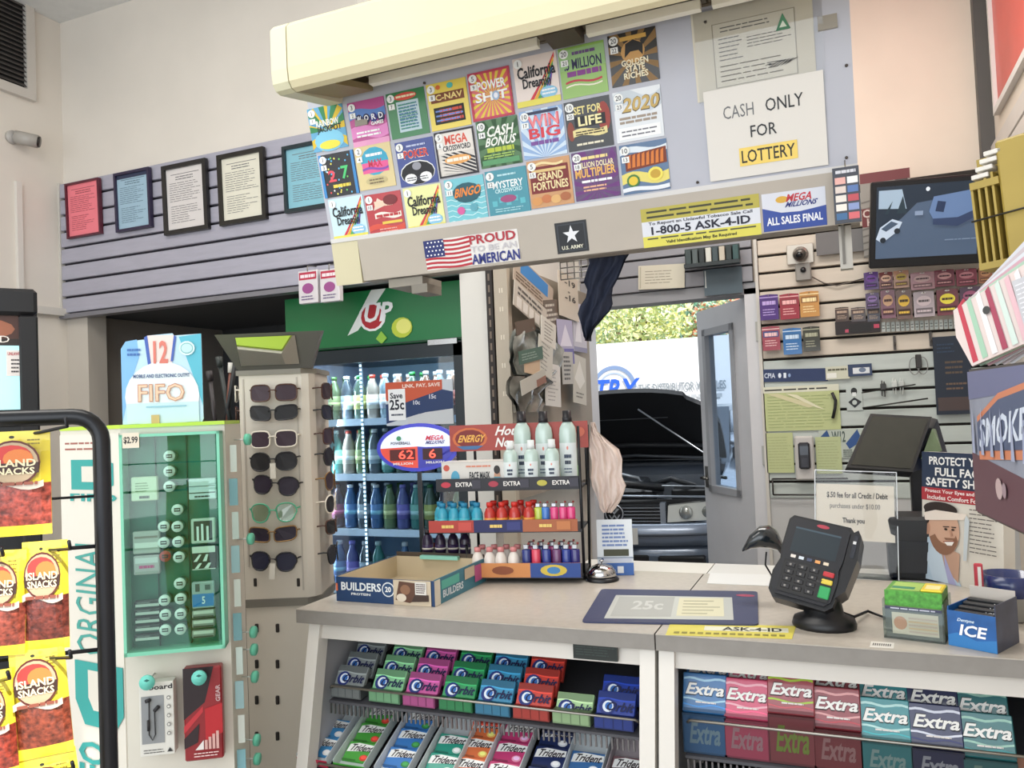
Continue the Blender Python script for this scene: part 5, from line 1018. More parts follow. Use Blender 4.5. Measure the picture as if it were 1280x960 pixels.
for k, (px, c) in enumerate(((664, 'c03a78'), (676, '20307a'), (690, 'b83a80'), (702, '20307a'), (714, 'c03a6a'))): put(lighter, (c,), FE @ Matrix.Translation((fx(px, 690, yb+.026), yb+.030, z+.003)) @ Matrix.Diagonal((1.1, 1.1, 1.15, 1)), 'tall lighter in the back row of the bottom tier, %s' % ['leftmost', 'second', 'middle one', 'fourth', 'rightmost'][k], 'lighter', 'tall lighters in the back row')
# dark purple bottles left of the bottom tier
x, z_, w, h = sh(524, 590, 697, 712, .05)
g = G(); g.box(0, 0, 0, w, .05, max(.005, z_+h), M('2a2430', .5)); P = Pr(g, w, max(.005, z_+h), 0, 0, 0); P.rect(.02, .1, .98, .9, '3a2c3c'); g.build('dark_carton', F=FE @ Matrix.Translation((x, .05, .0005)), label='low dark carton carrying purple shot bottles behind the protein bar box', cat='carton')
for k, px in enumerate((535, 551, 567, 582)): put(shot, ('2c1f3c', '3a2a50', '1a1620'), FE @ Matrix.Translation((fx(px, 690, .075), .075, max(.005, z_+h)+.001)), 'dark purple shot bottle on the dark carton, %s' % P4[k], 'bottle', 'purple shot bottles on the dark carton')
# ---- oval jackpot sign on a post
FO = Matrix.Translation(PD(523, 560, 2.40)) ; FO.translation.z = CZ; FO = FO @ Matrix.Rotation(math.radians(20), 4, 'Z')
t = thing('jackpot_sign', 'oval lottery jackpot sign with red digits 62 and 6 on a black post', 'sign', FO)
a = loc(FO, 472, 559); b = loc(FO, 574, 558); c_ = loc(FO, 523, 529); d = loc(FO, 523, 589); cx, cz, rx, rz = (a.x+b.x)/2, (c_.z+d.z)/2, (b.x-a.x)/2, (c_.z-d.z)/2
g = G(); el = lambda k: [(cx+rx*k*math.cos(6.2832*i/32), cz+rz*(1-(1-k)*rx/rz)*math.sin(6.2832*i/32)) for i in range(32)]
g.prism(el(1), -.012, .02, M('2c30b0', .3, emit=.35)); g.build('housing', t)
g = G(); P = Pr(g, 2*rx, 2*rz, cx-rx, cz-rz, -.012, .0008)
inner = [(.5+.455*math.cos(6.2832*i/40), .5+.425*math.sin(6.2832*i/40)) for i in range(40)]
P.poly([p for p in inner if p[1] >= .5] + [(.045, .5)], M('dfe6f4', .3, emit=.35)); P.poly([p for p in inner if p[1] <= .52 and p[0] <= .51]+[(.5, .08), (.5, .52)], M('d8442c', .3, emit=.3)); P.poly([(.5, .52), (.5, .08)]+[p for p in inner if p[1] <= .52 and p[0] >= .5], M('2a2a9c', .3, emit=.3))
P.rect(.16, .24, .47, .47, '5a1512'); P.rect(.56, .24, .80, .47, '3a1016'); P.txt('62', .27, .27, .45, .45, M('ff4a3a', .5, emit=2.5), .0); P.txt('6', .64, .27, .72, .45, M('ff4a3a', .5, emit=2.5), .0); P.txt('MILLION', .20, .15, .44, .20, 'f4f0f0', .04); P.txt('MILLION', .60, .16, .82, .21, 'f4f0f0', .04)
P.txt('POWERBALL', .18, .57, .42, .63, '30304a', .04); P.ell(.28, .70, .03, .05, '4a9a6a'); P.txt('MEGA', .60, .64, .82, .74, 'd83048', .08, .1); P.txt('MILLIONS', .60, .56, .82, .63, '24287a', .06, .1); g.build('face', t)
g = G(); g.box(cx-.006, -.004, .006, cx+.006, .008, cz-rz+.01, BK); g.box(cx-.04, -.03, 0, cx+.04, .03, .006, BK); g.build('post', t)
# ---- protein bar box
FC = Matrix.Translation((-1.243, 1.742, CZ+.0005)); W_, D_, H_ = .287, .30, .062
t = thing('protein_bar_box', 'open dark blue protein bar carton reading BUILDERS at the left end of the counter', 'box', FC)
NV = M('1c3c66', .45); IN = M('c8b89a', .7)
g = G(); g.box(0, 0, 0, W_, .003, H_, NV); P = Pr(g, W_, H_, 0, 0, 0); P.txt('BUILDERS', .055, .46, .47, .80, 'e4e8ea', .05); P.txt('PROTEIN', .16, .28, .36, .38, 'e4e8ea', .04); P.ell(.545, .58, .065, .30, 'dfe4e8'); P.ell(.545, .58, .055, .25, '24466e'); P.txt('20', .515, .48, .575, .70, 'f0f0f0', .04); P.rect(.60, .0, .97, 1, 'c8b8a0'); P.poly([(.62, .2), (.66, .95), (.82, .9), (.86, .3), (.76, .1)], '5b3a2a'); P.ell(.72, .62, .05, .2, '8a6248'); P.ell(.68, .3, .05, .16, 'd8cbb8'); P.poly([(.78, .15), (.95, .2), (.95, .45), (.82, .5)], '3c2a22'); P.rect(.82, .45, .93, .95, 'dcd8d0'); P.lines(.83, .5, .92, .9, 5, '6a5a5c', .5, 0, 2); P.rect(.01, .45, .03, .75, 'd87048'); g.build('front_panel', t)
g = G(); g.box(0, .003, 0, .003, D_, H_+.002, NV); g.box(W_-.003, .003, 0, W_, D_, H_+.002, M('3f7a8c', .45)); g.box(.003, D_-.003, 0, W_-.003, D_, H_+.012, M('4b4035', .6)); g.build('side_panels', t)
g = G(); P = Pr(g, D_, H_, 0, 0, 0, .0004); P.rect(.0, 0, .1, 1, 'd8d0c0'); P.rect(.12, .55, .45, .9, '58b0a0'); P.txt('BUILDERS', .14, .2, .52, .5, 'd8e4ea', .04); P.rect(.55, .5, .75, .95, 'c8b8a0'); P.rect(.75, .2, .9, .9, 'b85a90'); g.build('side_print', t, Matrix.Translation((W_, 0, 0)) @ Matrix.Rotation(math.radians(90), 4, 'Z'))
g = G(); g.box(.003, .003, 0, W_-.003, D_-.003, .003, IN); g.box(.0031, .0031, .003, .0045, D_-.004, H_, IN); g.box(W_-.0045, .0031, .003, W_-.0031, D_-.004, H_, IN); g.box(.0045, D_-.005, .003, W_-.0045, D_-.0031, H_, IN); g.build('inner_lining', t)
g = G(); g.box(.09, D_-.02, H_-.004, .21, D_-.006, H_+.006, M('8fd0c0', .4)); g.build('teal_bar_wrapper', t)
# ---- bell
q = PZ(749, 728, CZ); t = thing('service_bell', 'chrome service bell on a black base beside the energy rack', 'bell', (q.x, q.y+.03, CZ+.0003))
g = G(); g.lathe([(.045, 0), (.046, .003), (.040, .010), (.010, .012)], M('17171a', .35), 24); g.build('base', t)
g = G(); g.lathe([(.039, .012), (.040, .014), (.037, .026), (.028, .037), (.014, .043), (.001, .045)], M('c8c8ca', .08, 1), 24); g.build('dome', t)
g = G(); g.lathe([(.002, .044), (.002, .050), (.006, .051), (.006, .054), (.001, .055)], M('d0d0d2', .1, 1), 10); g.build('plunger', t)
# ---- tent card beside the bell
q = PZ(762, 722, CZ); FS = Matrix.Translation((q.x+.01, q.y+.03, CZ+.0004)) @ Matrix.Rotation(math.radians(14), 4, 'Z') 
t = thing('tent_card', 'small white and blue tent card with printed lines behind the bell', 'card', FS)
g = G(); a = math.radians(14); FT2 = Matrix.Rotation(a, 4, 'X').inverted()
g.box(-.05, 0, 0, .05, .002, .155, M('dde2e6', .45)); P = Pr(g, .10, .155, None, 0, 0); P.rect(0, 0, 1, .22, '2f5fa8'); P.rect(.55, .04, .72, .16, 'e8ecf0'); P.lines(.15, .5, .9, .92, 6, '6f86b8', .5, .25, 5); P.rect(.18, .34, .88, .46, '3a3a20'); P.rect(.08, .24, .95, .32, 'c8ccd8'); P.ell(.14, .28, .04, .025, '40507a'); g.build('card_front', t, Matrix.Rotation(-a, 4, 'X'))
g = G(); g.add([(-.05, .075, 0), (.05, .075, 0), (.05, .004, .05), (-.05, .004, .05)], [(0, 1, 2, 3), (3, 2, 1, 0)], M('c8d4e4', .5)); g.build('card_support', t)
# ---- counter mat
pts = [PZ(x, y, CZ) for x, y in ((727, 779), (948, 783), (947, 741), (752, 738))]
def rounded(ps, r=.015):
    out = []; n = len(ps)
    for i in range(n):
        p, a, b = ps[i], ps[i-1], ps[(i+1) % n]; u = (a-p).normalized()*r; v = (b-p).normalized()*r
        for k in range(5): s = k/4; out.append(p+u*(1-s)**2+v*s**2)
    return [(q.x, q.y) for q in out]
def slab(ps, z0, z1, c, name=None, g=None):
    g = g or G(); g.prism(ps, z0, z1, c, axis='z'); return g
t = thing('counter_mat', 'dark blue change mat with a grey insert lying on the counter', 'mat', (0, 0, 0))
slab(rounded(pts), CZ+.0003, CZ+.004, M('363c5c', .5, bump=.1, scale=200)).build('mat_base', t)
ins = [PZ(x, y, CZ+.004) for x, y in ((755, 773), (917, 775), (915, 747), (770, 744))]
slab([(q.x, q.y) for q in ins], CZ+.004, CZ+.0046, M('b9bbb4', .3)).build('insert_sheet', t)
ua, va2 = (ins[1]-ins[0]), (ins[3]-ins[0])
def onins(g, u0, v0, u1, v1, c, k=1): g.add([tuple(ins[0]+ua*u+va2*v+Vector((0, 0, .0006+.0002*k))) for u, v in ((u0, v0), (u1, v0), (u1, v1), (u0, v1))], [(0, 1, 2, 3)], c)
g = G(); onins(g, .56, .12, .93, .88, 'd0cdb0'); onins(g, .04, .08, .52, .92, 'a8aaa6')
vs, fs, asp = text2d('25c', .04); g.add([tuple(ins[0]+ua*(.18+.26*a)+va2*(.35+.38*b)+Vector((0, 0, .0012))) for a, b in vs], fs, 'c4c6c2')
for k in range(5): onins(g, .60, .2+.13*k, .60+.2+.05*(k % 3), .24+.13*k, 'a8a68c', 2)
c0 = PZ(932, 744, CZ+.004); g.add([(c0.x+.022*math.cos(6.283*i/16), c0.y-.004+.012*math.sin(6.283*i/16), CZ+.0044) for i in range(16)], [tuple(range(16))], 'a03a58'); g.build('mat_print', t)
# ---- yellow age check sticker on the counter edge
ps = [PZ(x, y, CZ) for x, y in ((832, 794), (990, 799), (995, 783), (838, 779))]
g = slab([(q.x, q.y) for q in ps], CZ+.0002, CZ+.0008, M('d8cc58', .4)); ua3, va3 = ps[1]-ps[0], ps[3]-ps[0]
g.add([tuple(ps[0]+ua3*u+va3*v+Vector((0, 0, .0010))) for u, v in ((.3, .45), (.98, .45), (.98, .8), (.3, .8))], [(0, 1, 2, 3)], 'dcdcc8')
vs, fs, asp = text2d('ASK-4-ID', .06); g.add([tuple(ps[0]+ua3*(.45+.48*a)+va3*(.48+.30*b)+Vector((0, 0, .0013))) for a, b in vs], fs, '2a2a20')
for k in range(14): g.add([tuple(ps[0]+ua3*(.06+.065*k+a)+va3*(.14+b)+Vector((0, 0, .0013))) for a, b in ((0, 0), (.045, 0), (.045, .14), (0, .14))], [(0, 1, 2, 3)], '8a8238')
g.build('counter_sticker', label='yellow age check sticker on the counter front, partly under the mat', cat='sticker')
ps = [PZ(x, y, CZ) for x, y in ((1087, 809), (1117, 811), (1118, 804), (1089, 802))]; g = slab([(q.x, q.y) for q in ps], CZ+.0002, CZ+.0007, 'dcd8d0')
for k in range(9): g.add([tuple(ps[0]+(ps[1]-ps[0])*(.1+.09*k+a)+(ps[3]-ps[0])*(.3+b)+Vector((0, 0, .001))) for a, b in ((0, 0), (.05, 0), (.05, .4), (0, .4))], [(0, 1, 2, 3)], '4a4644')
g.build('barcode_label', label='tiny white barcode label on the counter right of the terminal', cat='label')
# papers on the clerk side
ps = [PZ(x, y, .958) for x, y in ((884, 733), (978, 737), (960, 722), (888, 720))]; g = slab([(q.x, q.y) for q in ps], CZ+.0003, CZ+.0015, M('dfe0de', .4, bump=.2, scale=30)); g.build('paper_sheet', F=Matrix.Translation((0, 0, 0)), label='white paper sheet under plastic behind the counter mat', cat='paper')
# ---- crumpled pale bag hung on the rack side
def cloth(name, F, outline, c, amp, lab, cat, seed, y0=0, folds=5):
    """a hanging crumpled sheet: rows of (xl, xr, z) give its outline"""
    R = random.Random(seed); n = 26; g = G(); vs = []; ph = [R.random()*6 for _ in range(4)]
    for j, (a, b, z) in enumerate(outline):
        for i in range(n+1):
            u = i/n; y = y0+amp*(math.sin(folds*6.28*u+ph[0]+j*.7)*.5+math.sin(2.7*folds*u+ph[1]-j*.9)*.4+R.uniform(-.15, .15)); vs.append((a+(b-a)*u+amp*.25*math.sin(j*1.7+u*9), y, z))
    m = len(outline); fs = [(j*(n+1)+i, (j+1)*(n+1)+i, (j+1)*(n+1)+i+1, j*(n+1)+i+1) for j in range(m-1) for i in range(n)]
    g.add(vs, fs, c, True); b = [(x, y+.006+amp*.5, z) for x, y, z in vs]; g.add(b, [f[::-1] for f in fs], c, True)
    o = g.build(name, F=F, label=lab, cat=cat); return o
FP = FE @ Matrix.Translation((0, .10, 0)); rows_ = []
for py, xa, xb in ((528, 738, 742), (540, 737, 748), (552, 737, 760), (563, 738, 772), (575, 739, 778), (586, 739, 779), (597, 740, 777), (608, 741, 781), (618, 743, 780), (628, 747, 776), (636, 750, 768), (641, 754, 764)):
    a = loc(FP, xa, py); b = loc(FP, xb, py); rows_.append((a.x, b.x, a.z))
cloth('plastic_bag', FP, rows_, M('e2cfc4', .4, noise=.04, scale=20), .014, 'crumpled pale pink plastic bag hanging beside the energy rack', 'bag', 3)
g = G()
# ---- navy cloth hanging under the ticket rack
FN_ = Matrix.Translation((0, 2.05, 0)); rows_ = []
for py, xa, xb in ((318, 736, 788), (330, 736, 784), (342, 733, 778), (352, 731, 770), (362, 732, 764), (372, 730, 763), (382, 726, 762), (392, 723, 758), (402, 724, 752), (412, 728, 743), (420, 731, 737), (426, 733, 734)):
    a = loc(FN_, xa, py); b = loc(FN_, xb, py); rows_.append((a.x, b.x, a.z))
cloth('navy_cloth', FN_, rows_, M('1b2236', .8, noise=.1, scale=15), .016, 'dark navy cloth hanging from the overhead rack before the doorway', 'cloth', 5, folds=3)
# ================================================================ notices on the return wall
FRW = Matrix.Translation((-1.388, 0, 0)) @ Matrix.Rotation(math.radians(90), 4, 'Z')
def rp(px, c, lab, fn=None, rot=0, y=0, th=.003, nm='pinned_paper', cat='paper'): return pcard(nm, FRW, px, c, lab, cat, 'papers pinned to the return wall', th, y, fn, rot)
g = G(); g.box(-1.415, GY-.012, .96, -1.385, GY+.02, 2.1, M('2a2320', .6))
for k in range(22): g.box(-1.404, GY-.0135, 1.0+.05*k, -1.396, GY-.012, 1.03+.05*k, M('7a6a5c', .5))
g.build('slotted_standard', wall_return)
e = thing('slotted_upright', 'beige slotted shelf upright beside the pinned papers', 'upright', (-1.340, GY-.005, 0))
g = G(); g.box(-.032, -.02, 0, .03, .02, 2.08, M('b8ad9c', .5)); g.build('upright_bar', e)
g = G()
for z in (1.30, 1.34, 1.50, 1.62, 1.74, 1.86, 1.94):
    g = G(); g.box(-.008, -.0212, z, -.003, -.02, z+.02, M('e0d8c8', .5)); g.box(.003, -.0212, z, .008, -.02, z+.02, M('e0d8c8', .5)); g.build('slot', e)
FRW = Matrix.Translation((-1.30, 0, 0)) @ Matrix.Rotation(math.radians(90), 4, 'Z')
g = G(); a = PX(641, 430, -1.42); b = PX(735, 430, -1.42)
g = G(); g.box(-1.42, GY+.02, 1.05, -1.335, 4.35, 2.08, M('9c9284', .6)); g.build('pin_board', wall_return)
rp((642, 338, 690, 372), 'b8a898', 'tan printed sheet with a bright blue block at the top of the return wall', lambda P: (P.rect(.15, .45, .85, .95, '3f86c8'), P.lines(.05, .05, .9, .4, 3, '6a5a4a', .4, .3, 2)), 12, -.01)
rp((642, 368, 682, 400), 'c4bcb0', 'grey tabbed calendar sheet under the blue block sheet', lambda P: (P.lines(.1, .5, .9, .9, 2, '5a5450', .5, .2, 7), [P.rect(.08+.18*k, .05, .22+.18*k, .45, 'ddd8d0') for k in range(5)]), 14, -.016)
rp((698, 344, 722, 398), 'd2c8b8', 'cream hanging tag with two printed numbers', lambda P: (P.txt('-19', .3, .74, .85, .88, '3a3430', .04), P.txt('-16', .3, .40, .85, .54, '3a3430', .04), P.ell(.5, .6, .06, .02, '8a8278')), 2, -.02)
rp((680, 375, 698, 412), '6a5c50', 'small dark crumpled label between calendar sheet and hanging tag', lambda P: (P.lines(.1, .1, .9, .9, 5, 'c8c0b4', .5, .5, 9),), -8, -.012)
def bag_on_wall(pxs, c, lab, seed):
    rows_ = []
    for py, xa, xb in pxs: a = loc(FRW, xa, py, -.03); b = loc(FRW, xb, py, -.03); rows_.append((a.x, b.x, a.z))
    cloth('paper_bag', FRW @ Matrix.Translation((0, -.03, 0)), rows_, M(c, .25, noise=.35, scale=14, clear=.5), .022, lab, 'bag', seed, folds=3)
bag_on_wall(((408, 652, 672), (414, 645, 690), (420, 642, 698), (428, 641, 701), (436, 641, 700), (444, 642, 702), (452, 641, 700), (460, 643, 698), (468, 646, 690)), '92958f', 'grey plastic bag of folded papers in the middle of the return wall', 8)
rp((648, 436, 678, 452), '44604f', 'dark green folded brochure poking out of the grey plastic bag', lambda P: P.lines(.1, .2, .9, .8, 3, '8fa094', .4, .3, 2), -8, -.060)
rp((676, 400, 694, 432), 'd6d2c8', 'cream folded leaflet at the top right of the grey plastic bag', lambda P: P.lines(.2, .1, .8, .9, 6, '8a857a', .35, .3, 3), 10, -.055)
rp((644, 400, 668, 416), '5d4a3a', 'brown card edge above the grey plastic bag', None, -10, -.040)
rp((655, 444, 674, 468), 'c8ac8c', 'small beige square card on the grey plastic bag', None, 4, -.056)
rp((672, 424, 690, 470), 'c9c6bb', 'pale narrow leaflet leaning beside the beige square card', lambda P: P.lines(.2, .1, .8, .9, 7, '8a8880', .3, .4, 4), 14, -.054)
rp((697, 400, 716, 455), 'b4aecb', 'lavender and white leaflet right of the plastic bag', lambda P: (P.rect(.0, .0, 1, .35, '6a60a8'), P.poly([(.1, .4), (.5, .9), (.9, .4)], 'e0dcec')), -3, -.018)
rp((716, 380, 732, 440), 'c8c6d2', 'pale lilac strip hanging near the doorway edge', lambda P: (P.poly([(.1, .2), (.4, .9), (.6, .2)], 'eceaf2'), P.rect(0, 0, 1, .1, '8a88a8')), 0, -.01)
rp((681, 455, 700, 508), 'd8d5cf', 'long white receipt in the lower part of the return wall', lambda P: P.lines(.15, .1, .85, .9, 9, 'a8a4a0', .3, .4, 5), 3, -.03)
rp((702, 440, 716, 480), 'bcb9b2', 'narrow grey printed slip beside the white receipt', lambda P: P.lines(.15, .1, .85, .9, 6, '55524e', .5, .3, 6), -2, -.02)
rp((716, 445, 732, 505), 'ccc8bc', 'off white folded slip at the lower doorway edge', lambda P: (P.poly([(.1, .5), (.5, .9), (.9, .5), (.5, .3)], 'e8e6de'), P.lines(.2, .1, .8, .25, 2, '7a766c', .4, .2, 8)), 5, -.012)
bag_on_wall(((470, 642, 684), (476, 641, 694), (484, 642, 686), (492, 641, 682), (500, 643, 686), (508, 644, 680), (516, 645, 676)), '6f6d66', 'dark crumpled bag of papers at the bottom of the return wall', 21)
rp((650, 468, 682, 486), 'b9b5aa', 'pale magazine corner lying over the lower crumpled bag', lambda P: (P.rect(.6, 0, 1, .5, '8a5a40'),), -12, -.060)
# ================================================================ right part: wall merchandise (front wall slats at BY)
WY = BY-.040; FWl = Matrix.Translation((0, WY, 0))
def wallpack(px, c, lab, fn=None, th=.012, nm='tobacco_pouch', cat='pouch', grp='pouches on the pale slatwall', off=.03, rot=0, hole=True):
    x, z, w, h = lrect(FWl, *px, -off); e = thing(nm, lab, cat, FWl @ Matrix.Translation((x+w/2, -off, z)) @ Matrix.Rotation(math.radians(rot), 4, 'Y'), grp)
    g = G(); g.prism([(-w/2, 0), (w/2, 0), (w/2, h*.97), (w*.1, h), (-w*.1, h), (-w/2, h*.97)], -th*.5, th*.5, M(c, .35, clear=.4)); P = Pr(g, w, h, -w/2, 0, -th*.5)
    if fn: fn(P)
    g.build('pouch_body', e)
    g = G(); g.tube([(0, off-.002, h*.99), (0, off-.006, h*.93), (0, -th*.5-.012, h*.93), (0, -th*.5-.014, h*.96)], .002, M('8a8680', .3, .8)); g.build('hook', e); return e
def pz(c2, c3, word=None):
    def f(P):
        P.rect(.06, .55, .94, .80, shade(c2, .8)); P.lines(.14, .56, .86, .76, 1, c3, .75, 0); P.lines(.15, .15, .85, .45, 3, c3, .35, .3, int(c2[:2], 16)); P.rect(0, .86, 1, .9, c3)
    return f
for px, c, c2, c3, nm, word in (((950, 368, 973, 400), '4b2c78', '5a3a90', 'b8a0d8', 'purple pouch, upper left of the six loose pouches', 'WRAPS'), ((975, 367, 999, 399), '962c3c', 'a8404a', 'e8b0b0', 'crimson pouch, upper middle of the six loose pouches', 'RIPE'), ((1000, 364, 1024, 396), 'c08a48', 'a87038', 'f0dca8', 'golden pouch, upper right of the six loose pouches', 'GOLD'), ((953, 408, 975, 438), '9a4050', '3f5aa0', 'e8c0c0', 'blue and pink pouch, lower left of the six loose pouches', 'MIX'), ((979, 410, 1002, 443), '2a6aa8', '3f80c0', 'c8dcf0', 'bright blue pouch, lower middle of the six loose pouches', 'BLUE'), ((1004, 408, 1025, 439), '33332a', '4a4a3a', 'a8a890', 'dark olive pouch, lower right of the six loose pouches', 'DARK')):
    wallpack(px, c, nm, pz(c2, c3, word))
ci = [((1080, 340, 1098, 362), '4a2c6a', '6a3f90', 'purple'), ((1099, 340, 1116, 361), '6a3030', 'e0b8a0', 'brown with pale oval'), ((1117, 338, 1136, 360), 'b88a70', 'c8b058', 'tan and yellow'), ((1138, 340, 1168, 362), 'b08088', 'd8b8b8', 'dusty pink'), ((1168, 337, 1193, 358), '7a2038', 'e0a8a8', 'crimson with ring'), ((1195, 336, 1221, 357), '8a2840', 'd89098', 'wine red'), ((1223, 334, 1240, 354), 'a86a48', 'd8a070', 'orange brown'),
 ((1082, 366, 1099, 386), '3c2050', '8a70a8', 'dark violet'), ((1101, 362, 1119, 398), '6b3548', 'c8a080', 'tall brown striped'), ((1120, 362, 1140, 399), '5a3420', 'e0b848', 'brown and gold'), ((1142, 364, 1168, 396), 'a89aa0', 'c8b8bc', 'pale grey pink'), ((1171, 361, 1198, 394), '6a2834', 'e8d848', 'dark red with yellow burst'), ((1200, 358, 1226, 388), '4a3048', 'a05878', 'plum')]
for k, (px, c, c2, nm) in enumerate(ci):
    def f(P, c=c, c2=c2): P.ell(.5, .62, .36, .20, c2); P.lines(.24, .56, .76, .68, 1, shade(c, .5), .7, 0); P.rect(.1, .12, .9, .34, shade(c, .65)); P.lines(.15, .15, .85, .3, 1, c2, .5, .2, 3); P.ell(.5, .93, .12, .03, 'e8e4e0')
    wallpack(px, c, '%s cigarillo pouch in the %s row of cigarillo pouches' % (nm, 'upper' if k < 7 else 'lower'), f, grp='cigarillo pouches on the pale slatwall', off=.045 if k < 7 else .06)
def wcard(nm, px, c, lab, cat, fn=None, y=0, t=.004, rot=0, grp=None): return pcard(nm, FWl, px, c, lab, cat, grp, t, y, fn, rot)
for k, (a, b) in enumerate(((1044, 1061), (1064, 1082), (1084, 1100))):
    wallpack((a, 384, b, 402), ['4a3a34', '3a2c2c', '2c2838'][k], 'small dark snuff card above the black tray, %s of three' % ['left', 'middle', 'right'][k], pz('6a5048', 'b8a08c', 'MOIST'), grp='small dark snuff cards', off=.03)
wcard('snuff_tray', (1044, 401, 1100, 417), '241a1c', 'black tray with two red ends under the dark snuff cards', 'tray', lambda P: (P.rect(.22, .1, .30, .35, 'b84860'), P.rect(.86, .3, .98, .6, 'b8405a'), P.rect(.32, .1, .8, .75, '151214')), -.005, .03)
for k in range(18):
    a = 1102+k*6.0; g = G()
    wcard('price_tab', (a, 403-k*.28, a+4.6, 415-k*.28), 'c4ccc8' if k % 3 else 'd8dcd8', 'narrow white price tab beneath the cigarillo pouches, %s from the left' % ORD[k], 'price tab', lambda P: P.lines(.15, .2, .85, .8, 2, '6a7472', .35, .2, 3), -.008, .003, 0, 'white price tabs in a row')
# camera, junction box and cable
q = PY(1001, 318, WY); e = thing('security_camera', 'silver dome security camera on a square plate upon the pale slatwall', 'camera', (q.x, WY, q.z))
g = G(); g.box(-.068, -.012, -.05, .062, 0, .052, M('c8c0b4', .25, .5), .003); g.build('mount_plate', e)
g = G(); g.tube([(0, -.012, 0), (0, -.05, -.006)], .038, M('b8b0a8', .2, .6), 18); g.tube([(0, -.05, -.006), (-.004, -.075, -.014)], .028, M('57534e', .3, .4), 16); g.build('housing', e)
g = G(); g.tube([(-.004, -.074, -.014), (-.005, -.082, -.016)], .016, M('14161a', .1), 14); g.build('lens', e)
q = PY(1005, 341, WY); e = thing('sensor_box', 'small grey sensor box with a black lens below the dome camera', 'sensor', (q.x, WY, q.z))
g = G(); g.box(-.040, -.035, -.045, .036, 0, .045, M('8a8680', .4), .006); g.build('housing', e); g = G(); g.tube([(-.002, -.036, .01), (-.002, -.042, .01)], .014, M('15161a', .2), 12); g.build('lens', e)
g = G(); pts = [PY(a, b, WY-.012) for a, b in ((1015, 346), (1030, 354), (1046, 357), (1062, 353), (1076, 349), (1090, 346))]; g.tube(pts, .0035, M('5a5048', .5)); g.build('camera_cable', label='thin dark cable looping right from the sensor box', cat='cable')
# blue header banner and papers
wcard('header_banner', (953, 461, 1035, 477), '22335c', 'dark blue banner strip with tiny white icons above the green papers', 'banner', lambda P: (P.txt('CPIA', .03, .3, .2, .7, 'd0d8e8', .02), P.ell(.27, .5, .025, .2, 'e0e8f4'), P.rect(.33, .3, .37, .7, 'e0e8f4'), P.ell(.42, .5, .02, .15, '8aa0c8')), 0, .003, 2)
wcard('tag_pair', (1032, 458, 1062, 474), 'c8c8b4', 'pale two part tag at the left end of the small blue strip', 'tag', lambda P: (P.rect(.05, .1, .45, .5, 'e4e4dc'), P.lines(.1, .6, .9, .9, 1, '5a5a48', .5, .1, 3)), -.008)
wcard('blue_strip', (1060, 455, 1090, 470), '2c3c5c', 'small blue and white strip hanging right of the dark blue banner', 'tag', lambda P: (P.rect(.2, .2, .9, .7, 'd8dce0'), P.ell(.6, .5, .15, .2, '6a7890')), -.010)
def hand(P):
    P.rect(0, .86, 1, 1, 'd4d4c0'); P.lines(.02, .88, .92, .97, 1, '33302c', .35, .1, 6); P.lines(.05, .05, .95, .8, 11, 'a0ac74', .22, .2, 3); P.poly([(.05, .84), (.2, .84), (.7, .55), (.6, .5)], 'cfc9a0'); P.poly([(.3, .84), (.45, .8), (.8, .45), (.7, .5)], 'dcd8b8')
wcard('green_paper', (955, 482, 1050, 538), 'b9c18a', 'large pale green sheet with a handwritten heading on the slatwall', 'paper', hand, -.002, .003)
wcard('green_paper', (958, 541, 992, 591), 'b9c08c', 'pale green sheet left of the wall telephone', 'paper', lambda P: P.lines(.08, .08, .92, .92, 12, 'a0a878', .22, .2, 5), -.002, .003)
wcard('green_paper', (1020, 546, 1052, 592), 'b7c090', 'pale green sheet right of the wall telephone', 'paper', lambda P: P.lines(.08, .08, .92, .92, 11, 'a0a87c', .22, .2, 8), -.002, .003)
wcard('number_poster', (1024, 537, 1078, 572), 'b6bfb4', 'poster fragment with blue shapes and W12 behind the dark monitor', 'poster', lambda P: (P.poly([(0, .7), (.2, 1), (.28, .65)], '2a4c80'), P.txt('W12', .3, .55, .62, .95, '4a5a54', .03), P.poly([(.62, .5), (.9, 1), (1, .6), (.7, .3)], '2c5088'), P.lines(.55, .02, .8, .3, 4, '5a6460', .5, .2, 5)), -.001, .003)
wcard('pictogram_sticker', (1058, 483, 1078, 513), 'b8c0bc', 'black pictogram sticker of a figure right of the green sheet', 'sticker', lambda P: (P.ell(.5, .80, .2, .15, '1c1e20'), P.rect(.38, .6, .62, .75, 'e0e4e2'), P.poly([(.1, .35), (.5, .55), (.95, .35), (.5, .1)], '22262a'), P.ell(.5, .33, .15, .1, 'b8c0bc')), 0, .002)
q = PY(1041, 508, WY); g = G(); g.tube([q+Vector((0, -.02, .07)), q+Vector((.015, -.022, .03)), q+Vector((.01, -.022, -.01)), q+Vector((-.003, -.02, -.06))], .008, '191a1c'); g.build('black_strap', label='short black strap hanging over the green sheet', cat='strap')
